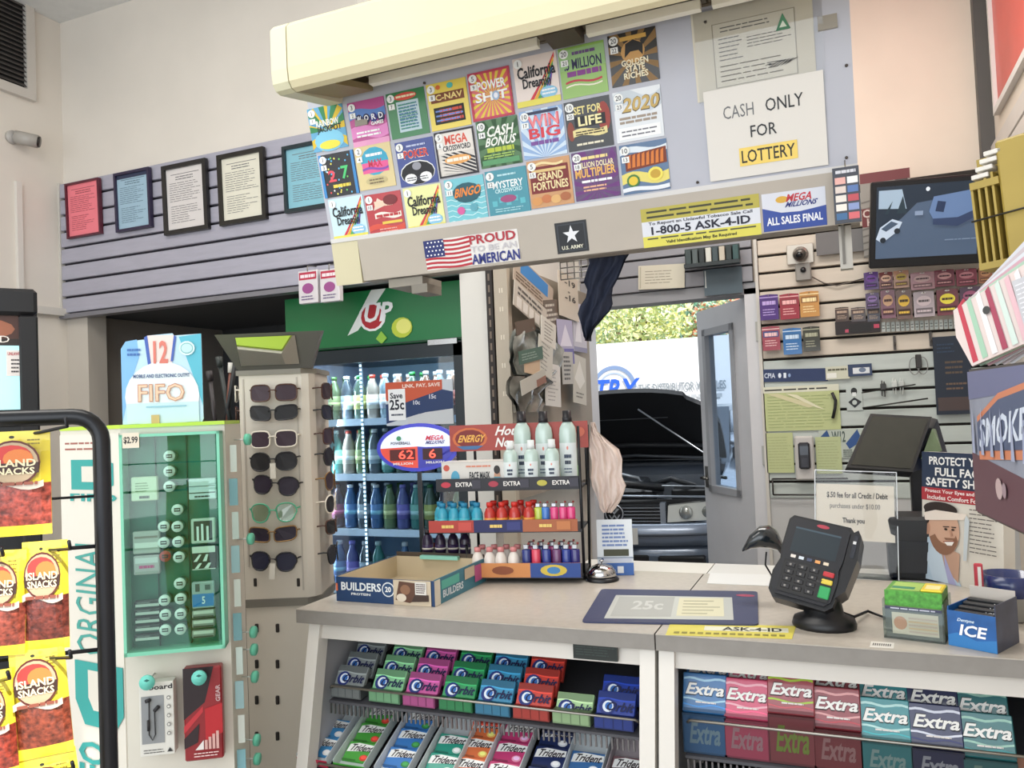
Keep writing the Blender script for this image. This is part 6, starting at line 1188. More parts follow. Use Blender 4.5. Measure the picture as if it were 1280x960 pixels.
# wall telephone
x, z, w, h = lrect(FWl, 994, 545, 1018, 600, -.02); e = thing('wall_telephone', 'pale grey wall cradle with a black cordless handset', 'telephone', FWl @ Matrix.Translation((x, -.004, z)))
g = G(); g.box(0, -.035, 0, w, 0, h, M('c0bcb8', .4), .008); g.build('cradle', e)
g = G(); g.box(w*.2, -.055, h*.26, w*.8, -.034, h*.86, M('26262e', .3), .008); g.box(w*.28, -.057, h*.58, w*.72, -.055, h*.78, M('4c525c', .15)); g.box(w*.35, -.057, h*.30, w*.65, -.055, h*.5, M('34343c', .3)); g.build('handset', e)
g = G(); a = PY(966, 600, WY); b = PY(1060, 600, WY)
for py in (598, 618): z = PY(1000, py, WY).z; g.tube([(a.x, WY-.018, z), (b.x, WY-.018, z)], .0045, M('2e2a28', .4))
g.tube([(a.x, WY-.018, PY(966, 598, WY).z), (a.x, WY-.018, PY(966, 618, WY).z)], .0045, M('2e2a28', .4)); g.build('wall_bracket', wall_door)
# hooks, earphone loops
for k, (px, py) in enumerate(((1118, 425), (1163, 420))):
    q = PY(px, py, WY); g = G(); g.box(q.x-.006, WY-.006, q.z-.05, q.x+.006, WY, q.z+.02, M('4a4440', .4)); g.tube([(q.x, WY-.004, q.z-.02), (q.x, WY-.05, q.z-.03), (q.x, WY-.055, q.z-.01)], .003, M('4a4440', .4)); g.build('empty_hook', label='empty dark hook on the slatwall, %s of two' % ['left', 'right'][k], cat='hook', group='empty hooks on the slatwall')
q = PY(1148, 452, WY-.02); e = thing('cable_loop', 'coiled charging cable hanging left of the dark poster', 'cable', (q.x, WY-.012, q.z))
for s in (-1, 1): g = G(); g.tube([(s*.018+.022*math.cos(6.283*k/16), -.002*s, -.02+.042*math.sin(6.283*k/16)) for k in range(16)], .0022, M('8a8a88', .4), 5, True); g.build('coil', e)
g = G(); g.box(-.012, -.008, -.03, .014, .004, .035, M('2a2624', .4), .003); g.build('clip', e)
for k, (px, py, c) in enumerate(((1104, 487, '3a3a3a'), (1118, 484, 'c8ccc8'), (1127, 484, 'b8bcb8'))):
    q = PY(px, py, WY-.02); g = G(); g.tube([(-.004, 0, .045), (-.006, -.004, -.03), (.006, -.004, -.035), (.006, 0, .04)], .003, c); g.box(-.012, -.006, .0, .014, .002, .03, M(c, .4), .003); g.build('hanging_adapter', F=Matrix.Translation((q.x, WY-.01, q.z)), label='small %s hanging above the dark monitor' % ['black adapter', 'white cable, left one', 'white cable, right one'][k], cat='adapter', group='adapters on hooks')
g = G(); a = PY(1078, 510, WY-.02); b = PY(1160, 498, WY-.02); g.tube([a, b], .004, M('22221f', .4)); g.tube([a+Vector((0, 0, .075)), b+Vector((-.05, 0, .07))], .0035, M('22221f', .4)); g.build('display_bar', label='thin black bar across the slats above the monitor', cat='bar')
# dark poster right
wcard('dark_poster', (1168, 420, 1214, 518), '1a2434', 'tall dark blue poster with faint brown letters on the slatwall', 'poster', lambda P: (P.lines(.3, .5, .9, .7, 3, '5a4a3c', .4, .3, 5), P.rect(.05, .05, .95, .22, '4a3c3a'), P.lines(.3, .3, .9, .42, 2, '6a5444', .4, .3, 4), P.lines(.1, .78, .6, .92, 3, '2a3c54', .4, .3, 4)), -.01, .01)
# patterned sign behind the screen
def beer(P):
    P.rect(0, .88, 1, 1, '6a2c30')
    for i in range(9): P.poly([(0, .05*i*1.6), (0, .05*i*1.6+.02), (1, .05*i*1.6+.12), (1, .05*i*1.6+.10)], '6a6560'); P.k -= 1
    P.k += 1; P.rect(0, .36, .8, .58, '6a2a2c'); P.txt('CHECK', .02, .47, .75, .57, 'c8b8b0', .04); P.txt('HERE', .1, .37, .6, .46, 'c8b8b0', .04); P.rect(.7, .80, .95, .88, '3a3834')
x, z, w, h = lrect(FWl, 1077, 214, 1140, 320, -.05)
g = G(); g.box(0, -.012, 0, w, 0, h, M('8d8982', .5)); beer(Pr(g, w, h, 0, 0, -.012)); g.build('patterned_sign', F=FWl @ Matrix.Translation((x, -.05, z)), label='grey diagonal striped sign with red band behind the security screen', cat='sign')
x, z, w, h = lrect(FWl, 1020, 290, 1050, 318, -.03); g = G(); g.box(0, -.01, 0, w*3, 0, h, M('6a6868', .6)); g.build('dark_board', F=FWl @ Matrix.Translation((x, -.02, z)), label='dark grey board right of the dome camera', cat='board')
# items on the slats above the doorway
FD = Matrix.Translation((0, BY-.036, 0))
pcard('certificate', FD, (798, 331, 856, 361), 'c6c0ae', 'small cream certificate on the slats above the doorway', 'certificate', None, .004, -.01, lambda P: (P.lines(.15, .2, .85, .8, 5, '8c8878', .25, .3, 5), P.rect(.03, .05, .06, .95, 'a8a490')), 3)
x, z, w, h = lrect(FD, 856, 308, 925, 333, -.06); e = thing('charger_rack', 'dark rack of small packs on the slats above the doorway', 'rack', FD @ Matrix.Translation((x, -.05, z)))
g = G(); g.box(0, -.05, 0, w, .0, .02, M('20282a', .4)); g.box(0, -.01, .02, w, 0, h, M('2a3434', .5)); g.build('tray', e)
for k in range(8): g = G(); g.box(.01+k*w/8.2, -.045, .02, .01+k*w/8.2+w/10, -.012, h*.9, M(['2f3c3c', '4a5454', '1e2626', 'c8c8c0', '38464a', 'b8b0a0', '26302f', '2c4a4a'][k], .4), .002); g.build('small_pack', e)
pcard('dark_sheet', FD, (880, 335, 928, 368), '46555e', 'dark teal sheet under the pack rack above the doorway', 'sheet', None, .003, -.006, lambda P: P.rect(.03, .3, .06, .95, 'c8ccc8'))
e = thing('wire_basket', 'small wire basket under the overhead rack beside the navy cloth', 'basket', tuple(PY(722, 334, 2.09)))
g = G(); 
for k in range(6): g.tube([(-.05+.02*k, 0, -.03), (-.05+.02*k, 0, .05)], .0018, M('8a8680', .3, .7), 5); g.tube([(-.05, 0, -.03+.016*k), (.05, 0, -.03+.016*k)], .0018, M('8a8680', .3, .7), 5)
g.tube([(0, 0, .05), (0, -.075, .07)], .003, M('8a8680', .3, .7), 5); g.build('grid', e)
# ================================================================ security screen
a = PY(1088, 228, 4.02); FTV = Matrix.Translation(PY(1110, 335, 4.16)) @ Matrix.Rotation(math.radians(6), 4, 'Z') @ Matrix.Rotation(math.radians(16), 4, 'X') @ Matrix.Rotation(math.radians(2), 4, 'Y')
tl = loc(FTV, 1089, 228); tr = loc(FTV, 1228, 206); br = loc(FTV, 1226, 328)
W_, H_ = br.x, tl.z; x_ = min(0, tl.x)
e = thing('security_screen', 'large tilted black monitor showing a dim street camera picture high on the right', 'monitor', FTV)
g = G(); g.box(x_, 0, -.0, W_+.01, .035, H_, M('141519', .35), .006); g.build('casing', e)
g = G(); sw_, sh_ = W_-x_-.045, H_-.07; g.box(x_+.025, -.002, .045, x_+.025+sw_, 0, .045+sh_, M('2b3a50', .3, emit=.45)); P = Pr(g, sw_, sh_, x_+.025, .045, -.002, .0006)
E_ = lambda c: M(c, .3, emit=.5)
P.poly([(0, 0), (1, 0), (1, .45), (.62, .78), (.4, .75), (.25, .55), (0, .3)], E_('46566c')); P.poly([(0, .3), (.25, .55), (.4, .75), (.62, .8), (1, .65), (1, 1), (0, 1)], E_('1e2a38'))
P.poly([(.02, .7), (.3, .68), (.25, .95), (.02, .95)], E_('8ea2b4')); P.poly([(.08, .62), (.16, .8), (.12, .62)], E_('22323c')); P.poly([(.2, .62), (.26, .86), (.3, .62)], E_('22323c'))
P.poly([(0, .28), (.04, .44), (.16, .55), (.26, .5), (.22, .38), (.06, .22)], E_('aab8c8')); P.poly([(.05, .42), (.15, .52), (.22, .48), (.1, .38)], E_('3c4c60')); P.ell(.07, .26, .03, .04, E_('1a222c')); P.ell(.21, .38, .03, .04, E_('1a222c'))
P.poly([(.52, .62), (.56, .82), (.92, .88), (.98, .62), (.8, .52), (.56, .52)], E_('5a7298')); P.poly([(.58, .62), (.60, .76), (.68, .74), (.66, .60)], E_('22304c')); P.poly([(.56, .52), (.8, .52), (.98, .62), (.98, .52), (.8, .40), (.56, .44)], E_('2c3a58')); P.rect(.38, .58, .46, .64, E_('7888a0')); P.ell(.5, .93, .02, .03, E_('c8d0d8')); P.lines(.68, .2, .98, .24, 1, E_('6a7a90'), .4, 0, 2)
g.build('display', e)
g = G(); inv2 = FTV.inverted(); c0 = inv2 @ Vector(((FTV @ Vector((W_/2, .035, H_/2))).x, BY-.03, (FTV @ Vector((W_/2, .035, H_/2))).z)); g.tube([(W_/2, .03, H_/2), tuple(c0)], .022, M('2a2a2c', .4), 8); g.build('wall_mount', e)
# ================================================================ red poster on the right wall
FRt = Matrix.Translation((RX-.001, BY-.2, 0)) @ Matrix.Rotation(math.radians(-90), 4, 'Z')
a = loc(FRt, 1243, 40); b = loc(FRt, 1256, 128); z0 = loc(FRt, 1258, 128).z
e = thing('red_poster', 'large red poster in a white frame high on the right wall', 'poster', FRt @ Matrix.Translation((a.x, 0, z0)))
g = G(); WH = M('d8d4d0', .4)
for q in ((0, 0, 1.3, .03), (0, .95, 1.3, .98), (0, .03, .03, .95), (1.27, .03, 1.3, .95)): g.box(q[0], -.025, q[1], q[2], 0, q[3], WH)
g.build('frame', e); g = G(); g.box(.03, -.008, .03, 1.27, 0, .95, M('c8463c', .35, noise=.15, scale=2)); g.build('print_sheet', e)
# right wall slats
for k in range(16):
    z = z0-.10-.0905*k; g = G(); g.box(RX-.022, 2.0, z-.083, RX, BY-.06, z, M('c9c1ba', .45, noise=.04, scale=6), .003); g.build('slat', wall_right)
# ================================================================ point of sale monitor, clear sign, terminal
CYd = .958
def quadplate(name, pts, n, th, c, parent=None, **kw):
    """a plate through 4 world corners with thickness along n"""
    g = G(); n = Vector(n)*th; vs = [tuple(p) for p in pts]+[tuple(p+n) for p in pts]; g.add(vs, [(0, 1, 2, 3), (7, 6, 5, 4), (0, 4, 5, 1), (1, 5, 6, 2), (2, 6, 7, 3), (3, 7, 4, 0)], c); return g.build(name, parent, **kw)
e = thing('register_monitor', 'dark tilted cash register touch screen behind the clear sign holder', 'monitor', (0, 0, 0))
P0 = PD(1058, 584, 2.42); P1 = PD(1141, 590, 2.40); P2 = PD(1165, 521, 2.52); P3 = PD(1088, 517, 2.54)
nn = (P1-P0).cross(P3-P0).normalized(); cc = (P0+P1+P2+P3)/4
quadplate('bezel', [P0, P1, P2, P3], -nn, .03, M('202224', .35), e)
q4 = [cc+(p-cc)*.90+nn*.0008 for p in (P0, P1, P2, P3)]; quadplate('screen_glass', q4, nn, .0008, M('33342e', .12, noise=.15, scale=9), e)
g = G(); b0 = PD(1150, 560, 2.50); g.box(b0.x-.03, b0.y+.02, CYd+.0, b0.x+.05, b0.y+.08, b0.z-.02, M('1c1e24', .4), .006); g.box(b0.x-.10, b0.y-.08, CYd, b0.x+.12, b0.y+.12, CYd+.02, M('1c1e24', .4), .006); g.tube([(b0.x+.01, b0.y+.05, b0.z-.03), tuple(cc-nn*.03)], .022, M('1c1e24', .4)); g.build('stand', e)
e.name = 'register_monitor'
# greenish window reflection, shaped as an angled dark plate with green glass
e = thing('reflection_panel', 'dark angled plate with green glass standing in for a reflection right of the tilted screen', 'monitor', (0, 0, 0))
P0 = PD(1138, 592, 2.46); P1 = PD(1186, 572, 2.62); P2 = PD(1172, 524, 2.64); P3 = PD(1164, 522, 2.54)
nn = (P1-P0).cross(P3-P0).normalized(); quadplate('bezel', [P0, P1, P2, P3], -nn, .02, M('14213a', .3), e)
cc = (P0+P1+P2+P3)/4; quadplate('screen_glass', [cc+(p-cc)*.55+nn*.001 for p in (P0, P1, P2, P3)], nn, .001, M('8fae86', .15, noise=.2, scale=10), e)
g = G(); b1 = PD(1165, 590, 2.58); g.box(b1.x-.05, b1.y+.01, CYd, b1.x+.0, b1.y+.06, b1.z+.02, M('1a1e28', .4), .005); g.build('stand', e)
e = thing('register_box', 'black cash register body behind the clear sign holder', 'register', (0, 0, 0))
a = PZ(1112, 712, CYd); g = G(); z_ = PD(1130, 628, 2.35).z; g.box(a.x-.005, 2.30, CYd, a.x+.20, 2.43, z_, M('17181c', .4), .008); g.build('body', e)
g = G(); g.box(a.x+.02, 2.297, CYd+.02, a.x+.18, 2.30, CYd+.10, M('26282e', .3)); g.build('drawer', e)
# clear sign holder
q = PZ(1072, 723, CZ); FA = Matrix.Translation((q.x, q.y, CZ)) @ Matrix.Rotation(math.radians(5), 4, 'Z') @ Matrix.Rotation(math.radians(-9), 4, 'X') @ Matrix.Rotation(math.radians(3), 4, 'Y')
x, z, w, h = lrect(FA, 1019, 590, 1122, 724)
e = thing('sign_holder', 'clear acrylic sign holder with a white card about credit and debit fees', 'sign holder', FA @ Matrix.Translation((x+w/2, 0, 0)))
g = G(); g.box(-w/2, 0, 0, w/2, .002, h, glassy('fafafa', .012)); g.box(-w/2, .008, 0, w/2, .010, h, glassy('f8f8f8', .012)); g.build('acrylic_sleeve', e)
g = G(); em = M('dfe4e6', .1, clear=1); 
for a in ((-w/2-.001, -w/2+.001), (w/2-.001, w/2+.001)): g.box(a[0], -.0005, 0, a[1], .0105, h, em)
g.box(-w/2, -.0005, h-.001, w/2, .0105, h+.001, em); g.build('polished_edges', e)
cx_, cz_, cw, chh = lrect(FA @ Matrix.Translation((x+w/2, 0, 0)), 1022, 606, 1122, 676); g = G(); g.box(-w/2+.003, .004, cz_, w/2-.006, .005, cz_+chh, M('efe8da', .6)); P = Pr(g, w-.009, chh, -w/2+.003, cz_, .004); P.txt('$.50 fee for all Credit / Debit', .14, .74, .92, .86, '2c2c30', .02); P.txt('purchases under $10.00', .18, .54, .82, .66, '6a6a6e', .0); P.txt('Thank you', .34, .28, .62, .40, '2c2c30', .02); g.build('fee_card', e)
g = G(); g.box(-w/2, -.002, 0, w/2, .06, .003, glassy('e4e6e8', .10)); g.build('acrylic_foot', e, Matrix.Rotation(math.radians(9), 4, 'X'))
# face shield poster box
p0 = PZ(1153, 722, CZ); p1 = PZ(1252, 745, CZ); ang = math.degrees(math.atan2(p1.y-p0.y, p1.x-p0.x))
FPst = Matrix.Translation((p0.x, p0.y, CZ+.0004)) @ Matrix.Rotation(math.radians(ang), 4, 'Z') @ Matrix.Rotation(math.radians(-4), 4, 'X') @ Matrix.Rotation(math.radians(0), 4, 'Y')
x, z, w, h = lrect(FPst, 1146, 563, 1262, 735); w = .235; h = loc(FPst, 1145, 564).z
e = thing('face_shield_box', 'upright cardboard box reading PROTECT with a man in a headband and clear shield', 'box', FPst)
g = G(); g.box(0, 0, 0, w, .035, h, M('d9d3c8', .5)); P = Pr(g, w, h, 0, 0, 0, .0003); P.rect(0, .72, 1, 1, '24324a'); P.txt('PROTECT YOUR', .10, .90, .92, .965, 'eceae6', .05); P.txt('FULL FACE', .18, .815, .80, .88, 'eceae6', .05); P.txt('SAFETY SHIELD', .06, .735, .95, .80, 'eceae6', .05)
P.rect(0, .62, 1, .72, 'a83038'); P.txt('Protect Your Eyes and Face with', .05, .675, .96, .71, 'f0e4e0', .02); P.txt('Includes Comfort Foam and', .08, .63, .92, .665, 'f0e4e0', .02)
P.poly([(0, 0), (0, .30), (.12, .34), (.30, .22), (.52, .0)], 'b8ccdc'); P.poly([(.22, .30), (.22, .16), (.48, .02), (.50, .24)], 'c09a84'); P.poly([(.33, .0), (.30, .22), (.38, .10), (.46, .0)], 'a8a8d0'); P.poly([(.06, .18), (.2, .32), (.28, .2), (.36, .0), (.16, 0)], 'c4d4e2')
P.ell(.30, .40, .20, .19, 'cda48c', 24); P.ell(.09, .40, .035, .05, 'b98c74'); P.poly([(.30+.195*math.cos(math.radians(a)), .40+.188*math.sin(math.radians(a))) for a in range(200, 341, 14)]+[(.32+.15*math.cos(math.radians(a)), .425+.125*math.sin(math.radians(a))) for a in range(336, 199, -14)], '8e6650'); P.poly([(.31, .345), (.47, .355), (.45, .34), (.33, .33)], '8e6650'); P.ell(.26, .56, .22, .055, '2c2220', 20); P.poly([(.04, .42), (.06, .56), (.14, .58), (.10, .44)], '2c2220'); P.poly([(.05, .52), (.06, .46), (.56, .50), (.60, .545), (.20, .55)], 'e4d8cc')
P.poly([(.30, .425), (.30, .432), (.38, .438), (.38, .430)], '3a2a24'); P.poly([(.41, .43), (.41, .438), (.47, .44), (.47, .432)], '3a2a24'); P.ell(.34, .412, .022, .009, '33261f'); P.ell(.43, .416, .02, .009, '33261f'); P.poly([(.385, .41), (.40, .36), (.425, .365), (.41, .41)], 'bb8e76'); P.poly([(.32, .315), (.45, .33), (.42, .295), (.36, .29)], 'f2ece6'); P.poly([(.31, .32), (.46, .335), (.46, .328), (.31, .312)], '9a5c4c')
P.poly([(.60, .54), (.64, .50), (.60, .20), (.56, .20), (.58, .50)], 'c4ccd0'); P.lines(.64, .26, .98, .60, 11, '6a6460', .25, .3, 4); P.rect(.80, .06, .98, .16, 'e8e4dc'); P.lines(.80, .06, .96, .12, 1, '4a443c', .6, 0, 4)
g.build('carton', e)
# ---- card terminal
FM = Matrix.Translation((-.070, 1.785, CZ)) @ Matrix.Rotation(math.radians(-12), 4, 'Z')
e = thing('card_terminal', 'black card payment terminal with colour keys on a pedestal', 'card terminal', FM)
TB = M('0f0f13', .4)
g = G(); g.lathe([(.062, 0), (.064, .006), (.060, .018), (.040, .026), (.034, .06), (.034, .10)], TB, 20, 0, 0, 0, 1, .9); g.build('pedestal', e)
T_ = Matrix.Translation((-.034, -.050, .052)) @ Matrix.Rotation(math.radians(11), 4, 'Y') @ Matrix.Rotation(math.radians(-30), 4, 'X')
g = G(); tw, tl_ = .128, .185
out = [(-.056, 0), (.050, 0), (.062, .012), (.066, .06), (.062, .085), (.066, .11), (.066, tl_-.008), (.058, tl_), (-.058, tl_), (-.066, tl_-.01), (-.066, .11), (-.062, .085), (-.070, .055), (-.068, .015)]
g.prism(out, 0, .042, TB); g.prism([(a*.92, .008+b*.92) for a, b in out], -.006, 0, M('1b1b21', .3)); g.build('terminal_body', e, T_)
g = G(); P = Pr(g, .128, tl_, None, 0, -.006, .0002); P.rect(.14, .56, .86, .86, '10161c'); P.poly([(.14, .56), (.86, .56), (.86, .86), (.14, .86)], M('1c2830', .3)); P.rect(.14, .84, .86, .86, '3a4c58'); P.ell(.55, .925, .10, .022, 'a83848')
for k in range(5): P.rect(.18+.13*k, .49, .26+.13*k, .525, ['d8d0c8', 'c8d0d8', '404860', 'd89858', 'd8c8b0'][k])
P.rect(.10, .08, .90, .46, '0d0d10'); g.build('screen', e, T_)
g = G()
for r_ in range(4):
    for c_ in range(3): x = -.045+.024*c_; z = .022+.0155*r_; g.box(x, -.0095, z, x+.019, -.006, z+.011, M('1c1c21', .45), .002); g.box(x+.007, -.0098, z+.004, x+.011, -.0095, z+.008, '8a8682')
g.build('number_keys', e, T_)
for k, (c, z, hgt) in enumerate((('b83038', .068, .011), ('d8c048', .052, .011), ('2f9a58', .022, .026))): g = G(); g.box(.030, -.0095, z, .052, -.006, z+hgt, M(c, .35), .002); g.build('function_key', e, T_)
g = G(); g.prism([(.062, .03), (.078, .05), (.086, .12), (.082, .17), (.074, .182), (.062, .17)], -.004, .05, M('17171b', .3)); g.box(.070, -.0055, .12, .078, -.004, .17, M('2c2e36', .2)); g.box(.070, -.006, .150, .076, -.0055, .156, 'd0d0d0'); g.build('stylus_slot', e, T_)
g = G(); pts = [FM @ Vector((.02, .02, .03)), FM @ Vector((.05, .04, .015)), PZ(1085, 764, CZ+.006), PZ(1106, 772, CZ+.004)]; g.tube([FM.inverted() @ p for p in pts], .0032, BK); g.build('cable', e)
# ---- barcode scanner behind the terminal
p0 = PD(926, 682, 1.93); p1 = PD(985, 690, 1.88); e = thing('barcode_scanner', 'black pointed handheld scanner on a stand left of the terminal', 'scanner', (0, 0, 0))
g = G(); 
path = [((928, 684), .004), ((938, 673), .020), ((950, 667), .030), ((962, 667), .032), ((972, 672), .027), ((979, 684), .022), ((986, 698), .019), ((990, 712), .018)]
vs = []; n = 14
for (c, r) in path:
    o = PD(c[0], c[1]+4, 1.90)
    for k in range(n): a = 6.2832*k/n; vs.append(tuple(o+Vector((RGT.x, RGT.y, RGT.z))*0+Vector((-.385*math.sin(a)*.0, math.cos(a)*r, math.sin(a)*r*.85))))
fs = [(i*n+k, (i+1)*n+k, (i+1)*n+(k+1) % n, i*n+(k+1) % n) for i in range(len(path)-1) for k in range(n)]+[tuple(range(n)), tuple((len(path)-1)*n+k for k in range(n))[::-1]]
g.add(vs, fs, M('1b2228', .2, clear=.6), True); g.build('scanner_head', e)
o = PD(988, 706, 1.90); g = G(); g.tube([o, (o.x+.01, o.y+.02, o.z-.06), (o.x+.012, o.y+.02, CZ+.01)], .010, BK, 10); g.tube([(o.x+.012, o.y+.02, CZ), (o.x+.012, o.y+.02, CZ+.010)], .045, BK, 20); g.build('stand', e)
g = G(); q = PD(958, 690, 1.89); g.tube([q, q+Vector((-.004, 0, -.03)), q+Vector((.01, .01, -.06)), q+Vector((.03, .02, -.07))], .0022, BK); g.build('cable', e)
# ---- green card box, gum box, blue cup on the right
q0 = PZ(1105, 797, CZ); q1 = PZ(1182, 806, CZ); ang = math.degrees(math.atan2(q1.y-q0.y, q1.x-q0.x)); FG = Matrix.Translation((q0.x, q0.y, CZ+.0004)) @ Matrix.Rotation(math.radians(ang), 4, 'Z')
w = (q1-q0).length; h = loc(FG, 1104, 737).z
e = thing('card_holder', 'clear acrylic holder of green topped cards on the counter\'s right side', 'card holder', FG)
g = G(); g.box(0, 0, 0, w, .003, h*.62, glassy('dfe6e4', .1)); g.box(0, 0, 0, .003, .11, h*.8, glassy('dfe6e4', .1)); g.box(w-.003, 0, 0, w, .11, h*.8, glassy('dfe6e4', .1)); g.box(0, 0, 0, w, .11, .003, glassy('dfe6e4', .1)); g.build('acrylic_tray', e)
g = G(); g.box(.004, .004, .003, w-.004, .010, h*.66, M('8a8c88', .5)); P = Pr(g, w-.008, h*.63, .004, .003, .004); P.rect(.0, .88, 1, 1, '3a3a58'); P.lines(.1, .9, .9, .99, 1, 'c8c8d8', .5, 0, 3); P.rect(.12, .12, .94, .82, 'e8dcc8'); P.ell(.27, .48, .12, .22, 'd8a080')
for k in range(5): P.rect(.42, .2+.11*k, .92, .25+.11*k, 'e8c8a0' if k % 2 else 'd8c0b0')
g.build('label_card', e)
g = G(); g.box(.003, .011, .003, w-.003, .10, h*.98, M('5a9a3c', .45, noise=.3, scale=120), .002); P = Pr(g, w-.006, h*.30, .003, h*.68, .011); P.rect(0, 0, 1, 1, M('4f9a38', .45, noise=.3, scale=150)); g.build('card_stack', e)
g = G(); g.box(.012, .02, h*.98, w*.6, .09, h*.985, M('a8c868', .4)); g.box(w*.12, .03, h*.985, w*.5, .05, h*.988, M('3f8a6a', .4)); g.box(w*.62, .015, h*.98, w*.98, .08, h*1.03, M('e0c83a', .4), .002); g.box(w*.68, .025, h*1.03, w*.92, .06, h*1.032, M('e8e0a0', .4)); g.build('top_cards', e)
q0 = PZ(1183, 806, CZ); q1 = PZ(1247, 818, CZ); q2 = PZ(1283, 786, CZ); q0.x += .004; ang = math.degrees(math.atan2(q1.y-q0.y, q1.x-q0.x)); FI = Matrix.Translation((q0.x, q0.y, CZ+.0004)) @ Matrix.Rotation(math.radians(ang), 4, 'Z')
w = (q1-q0).length; h = loc(FI, 1184, 762).z; dd = .10
e = thing('ice_gum_box', 'open blue counter display box of ICE gum at the right edge of the counter', 'box', FI)
IB = M('1f5a9c', .4, noise=.2, scale=30); g = G(); g.box(0, 0, 0, w, .002, h, IB); P = Pr(g, w, h, 0, 0, 0); P.poly([(0, 0), (1, 0), (1, .35), (.6, .25), (.2, .4), (0, .3)], '2f78b8'); P.txt('Dentyne', .2, .70, .55, .82, 'c8dcec', .03, .1); P.txt('ICE', .24, .34, .78, .66, 'f4f6f8', .08, .1); g.build('front_panel', e)
g = G(); g.box(0, .002, 0, .002, dd, h*1.1, IB); g.box(w-.002, .002, 0, w, dd, h*1.3, M('3a3f52', .45, noise=.25, scale=25)); g.box(.002, dd-.002, 0, w-.002, dd, h*1.45, M('c8c0b8', .5)); g.box(.002, .002, 0, w-.002, dd-.002, .002, IB); g.build('side_panels', e)
for k in range(4):
    g = G(); g.box(.006, .012+.02*k, .004, w-.006, .026+.02*k, h*.98+.004*k, M('15171c', .35), .002); P = Pr(g, w-.012, h*.3, .006, h*.66+.004*k, .012+.02*k); P.txt('Dentyne', .25, .3, .62, .75, 'd8dce0', .03, .1); P.txt('ICE', .66, .3, .92, .85, 'f4f6f8', .06, .1); g.build('gum_pack', e)
q = PD(1252, 742, 1.62); e = thing('blue_cup', 'dark blue plastic cup at the right edge behind the ice gum box', 'cup', (q.x+.02, q.y+.04, CZ+.0004))
hz = PD(1252, 716, 1.66).z-CZ
g = G(); g.lathe([(.030, 0), (.034, .004), (.046, hz*.55), (.0465, hz*.56)], M('8d8a84', .2, clear=.6), 24); g.lathe([(.047, hz*.55), (.050, hz), (.047, hz), (.044, hz*.6)], M('1d2c60', .25, clear=.6), 24); g.build('cup_body', e)
q = PD(1226, 722, 1.62); g = G(); g.box(-.008, -.004, 0, .008, .004, PD(1226, 708, 1.62).z-CZ, M('b83a48', .4), .002); g.box(-.002, -.006, 0, .004, .0, PD(1226, 712, 1.62).z-CZ, M('e0dcd8', .4)); g.build('red_pen', F=Matrix.Translation((q.x, q.y+.03, CZ+.0004)), label='red and white upright marker between the green card holder and blue cup', cat='marker')
# ================================================================ tall display stand at the right edge
e = thing('merchandise_stand', 'black pole stand carrying brochures, picture panel and yellow rack at the right edge', 'stand', (.62, 1.2, 0))
g = G(); g.tube([(0, 0, 0), (0, 0, 2.0)], .014, BK, 10); g.build('pole', e)
g = G(); g.tube([(0, 0, 0), (0, 0, .02)], .075, BK, 24); g.build('base', e)
for a_ in ((-.36, .0, 1.40), (-.32, .28, 1.66), (-.26, .40, 1.86)): g = G(); g.tube([(0, 0, a_[2]), a_], .006, BK); g.build('arm', e)
# lit picture panel: it turns its face to the left of the camera
T0 = PD(1211, 462, 1.34); B0 = PD(1216, 640, 1.34); T1 = PD(1300, 447, 1.02); B1 = PD(1300, 716, 1.02)
# keep it a true vertical rectangle
u = Vector((T1.x-T0.x, T1.y-T0.y, 0)); Lp = u.length; angp = math.degrees(math.atan2(u.y, u.x))
FL = Matrix.Translation((T0.x, T0.y, B0.z)) @ Matrix.Rotation(math.radians(angp), 4, 'Z')
Hp = T0.z-B0.z
e = thing('picture_panel', 'angled picture panel with glowing slanted SMOKES lettering at the right edge', 'sign', FL)
g = G(); g.box(0, 0, 0, Lp, .02, Hp, M('4a4038', .4)); g.build('frame', e)
g = G(); g.box(.004, -.003, .004, Lp-.004, 0, Hp-.004, M('a0a4b4', .25, noise=.2, scale=6)); P = Pr(g, Lp-.008, Hp-.008, .004, .004, -.003)
P.poly([(0, 0), (1, 0), (1, .30), (.5, .36), (0, .42)], '6a4a52'); P.poly([(0, .80), (1, .86), (1, 1), (0, 1)], '75789a'); P.poly([(.14, .38), (1, .46), (1, .52), (.14, .44)], 'd88a68'); P.poly([(.14, .68), (.5, .84), (1, .92), (1, .88), (.5, .80), (.14, .64)], 'd88a68'); P.poly([(.14, .44), (1, .52), (1, .88), (.5, .80), (.14, .64)], '5a6480'); P.txt('SMOKES', .16, .46, .95, .66, 'dfe8f8', .05, .05, .12)
P.ell(.44, .22, .05, .07, 'c8b0b0'); P.ell(.52, .22, .03, .05, 'a89098')
for k in range(6): P.poly([(.05+.15*k, .42), (.08+.15*k, .75), (.10+.15*k, .42)], 'a8b0cc'); P.k -= 1
g.build('print_sheet', e)
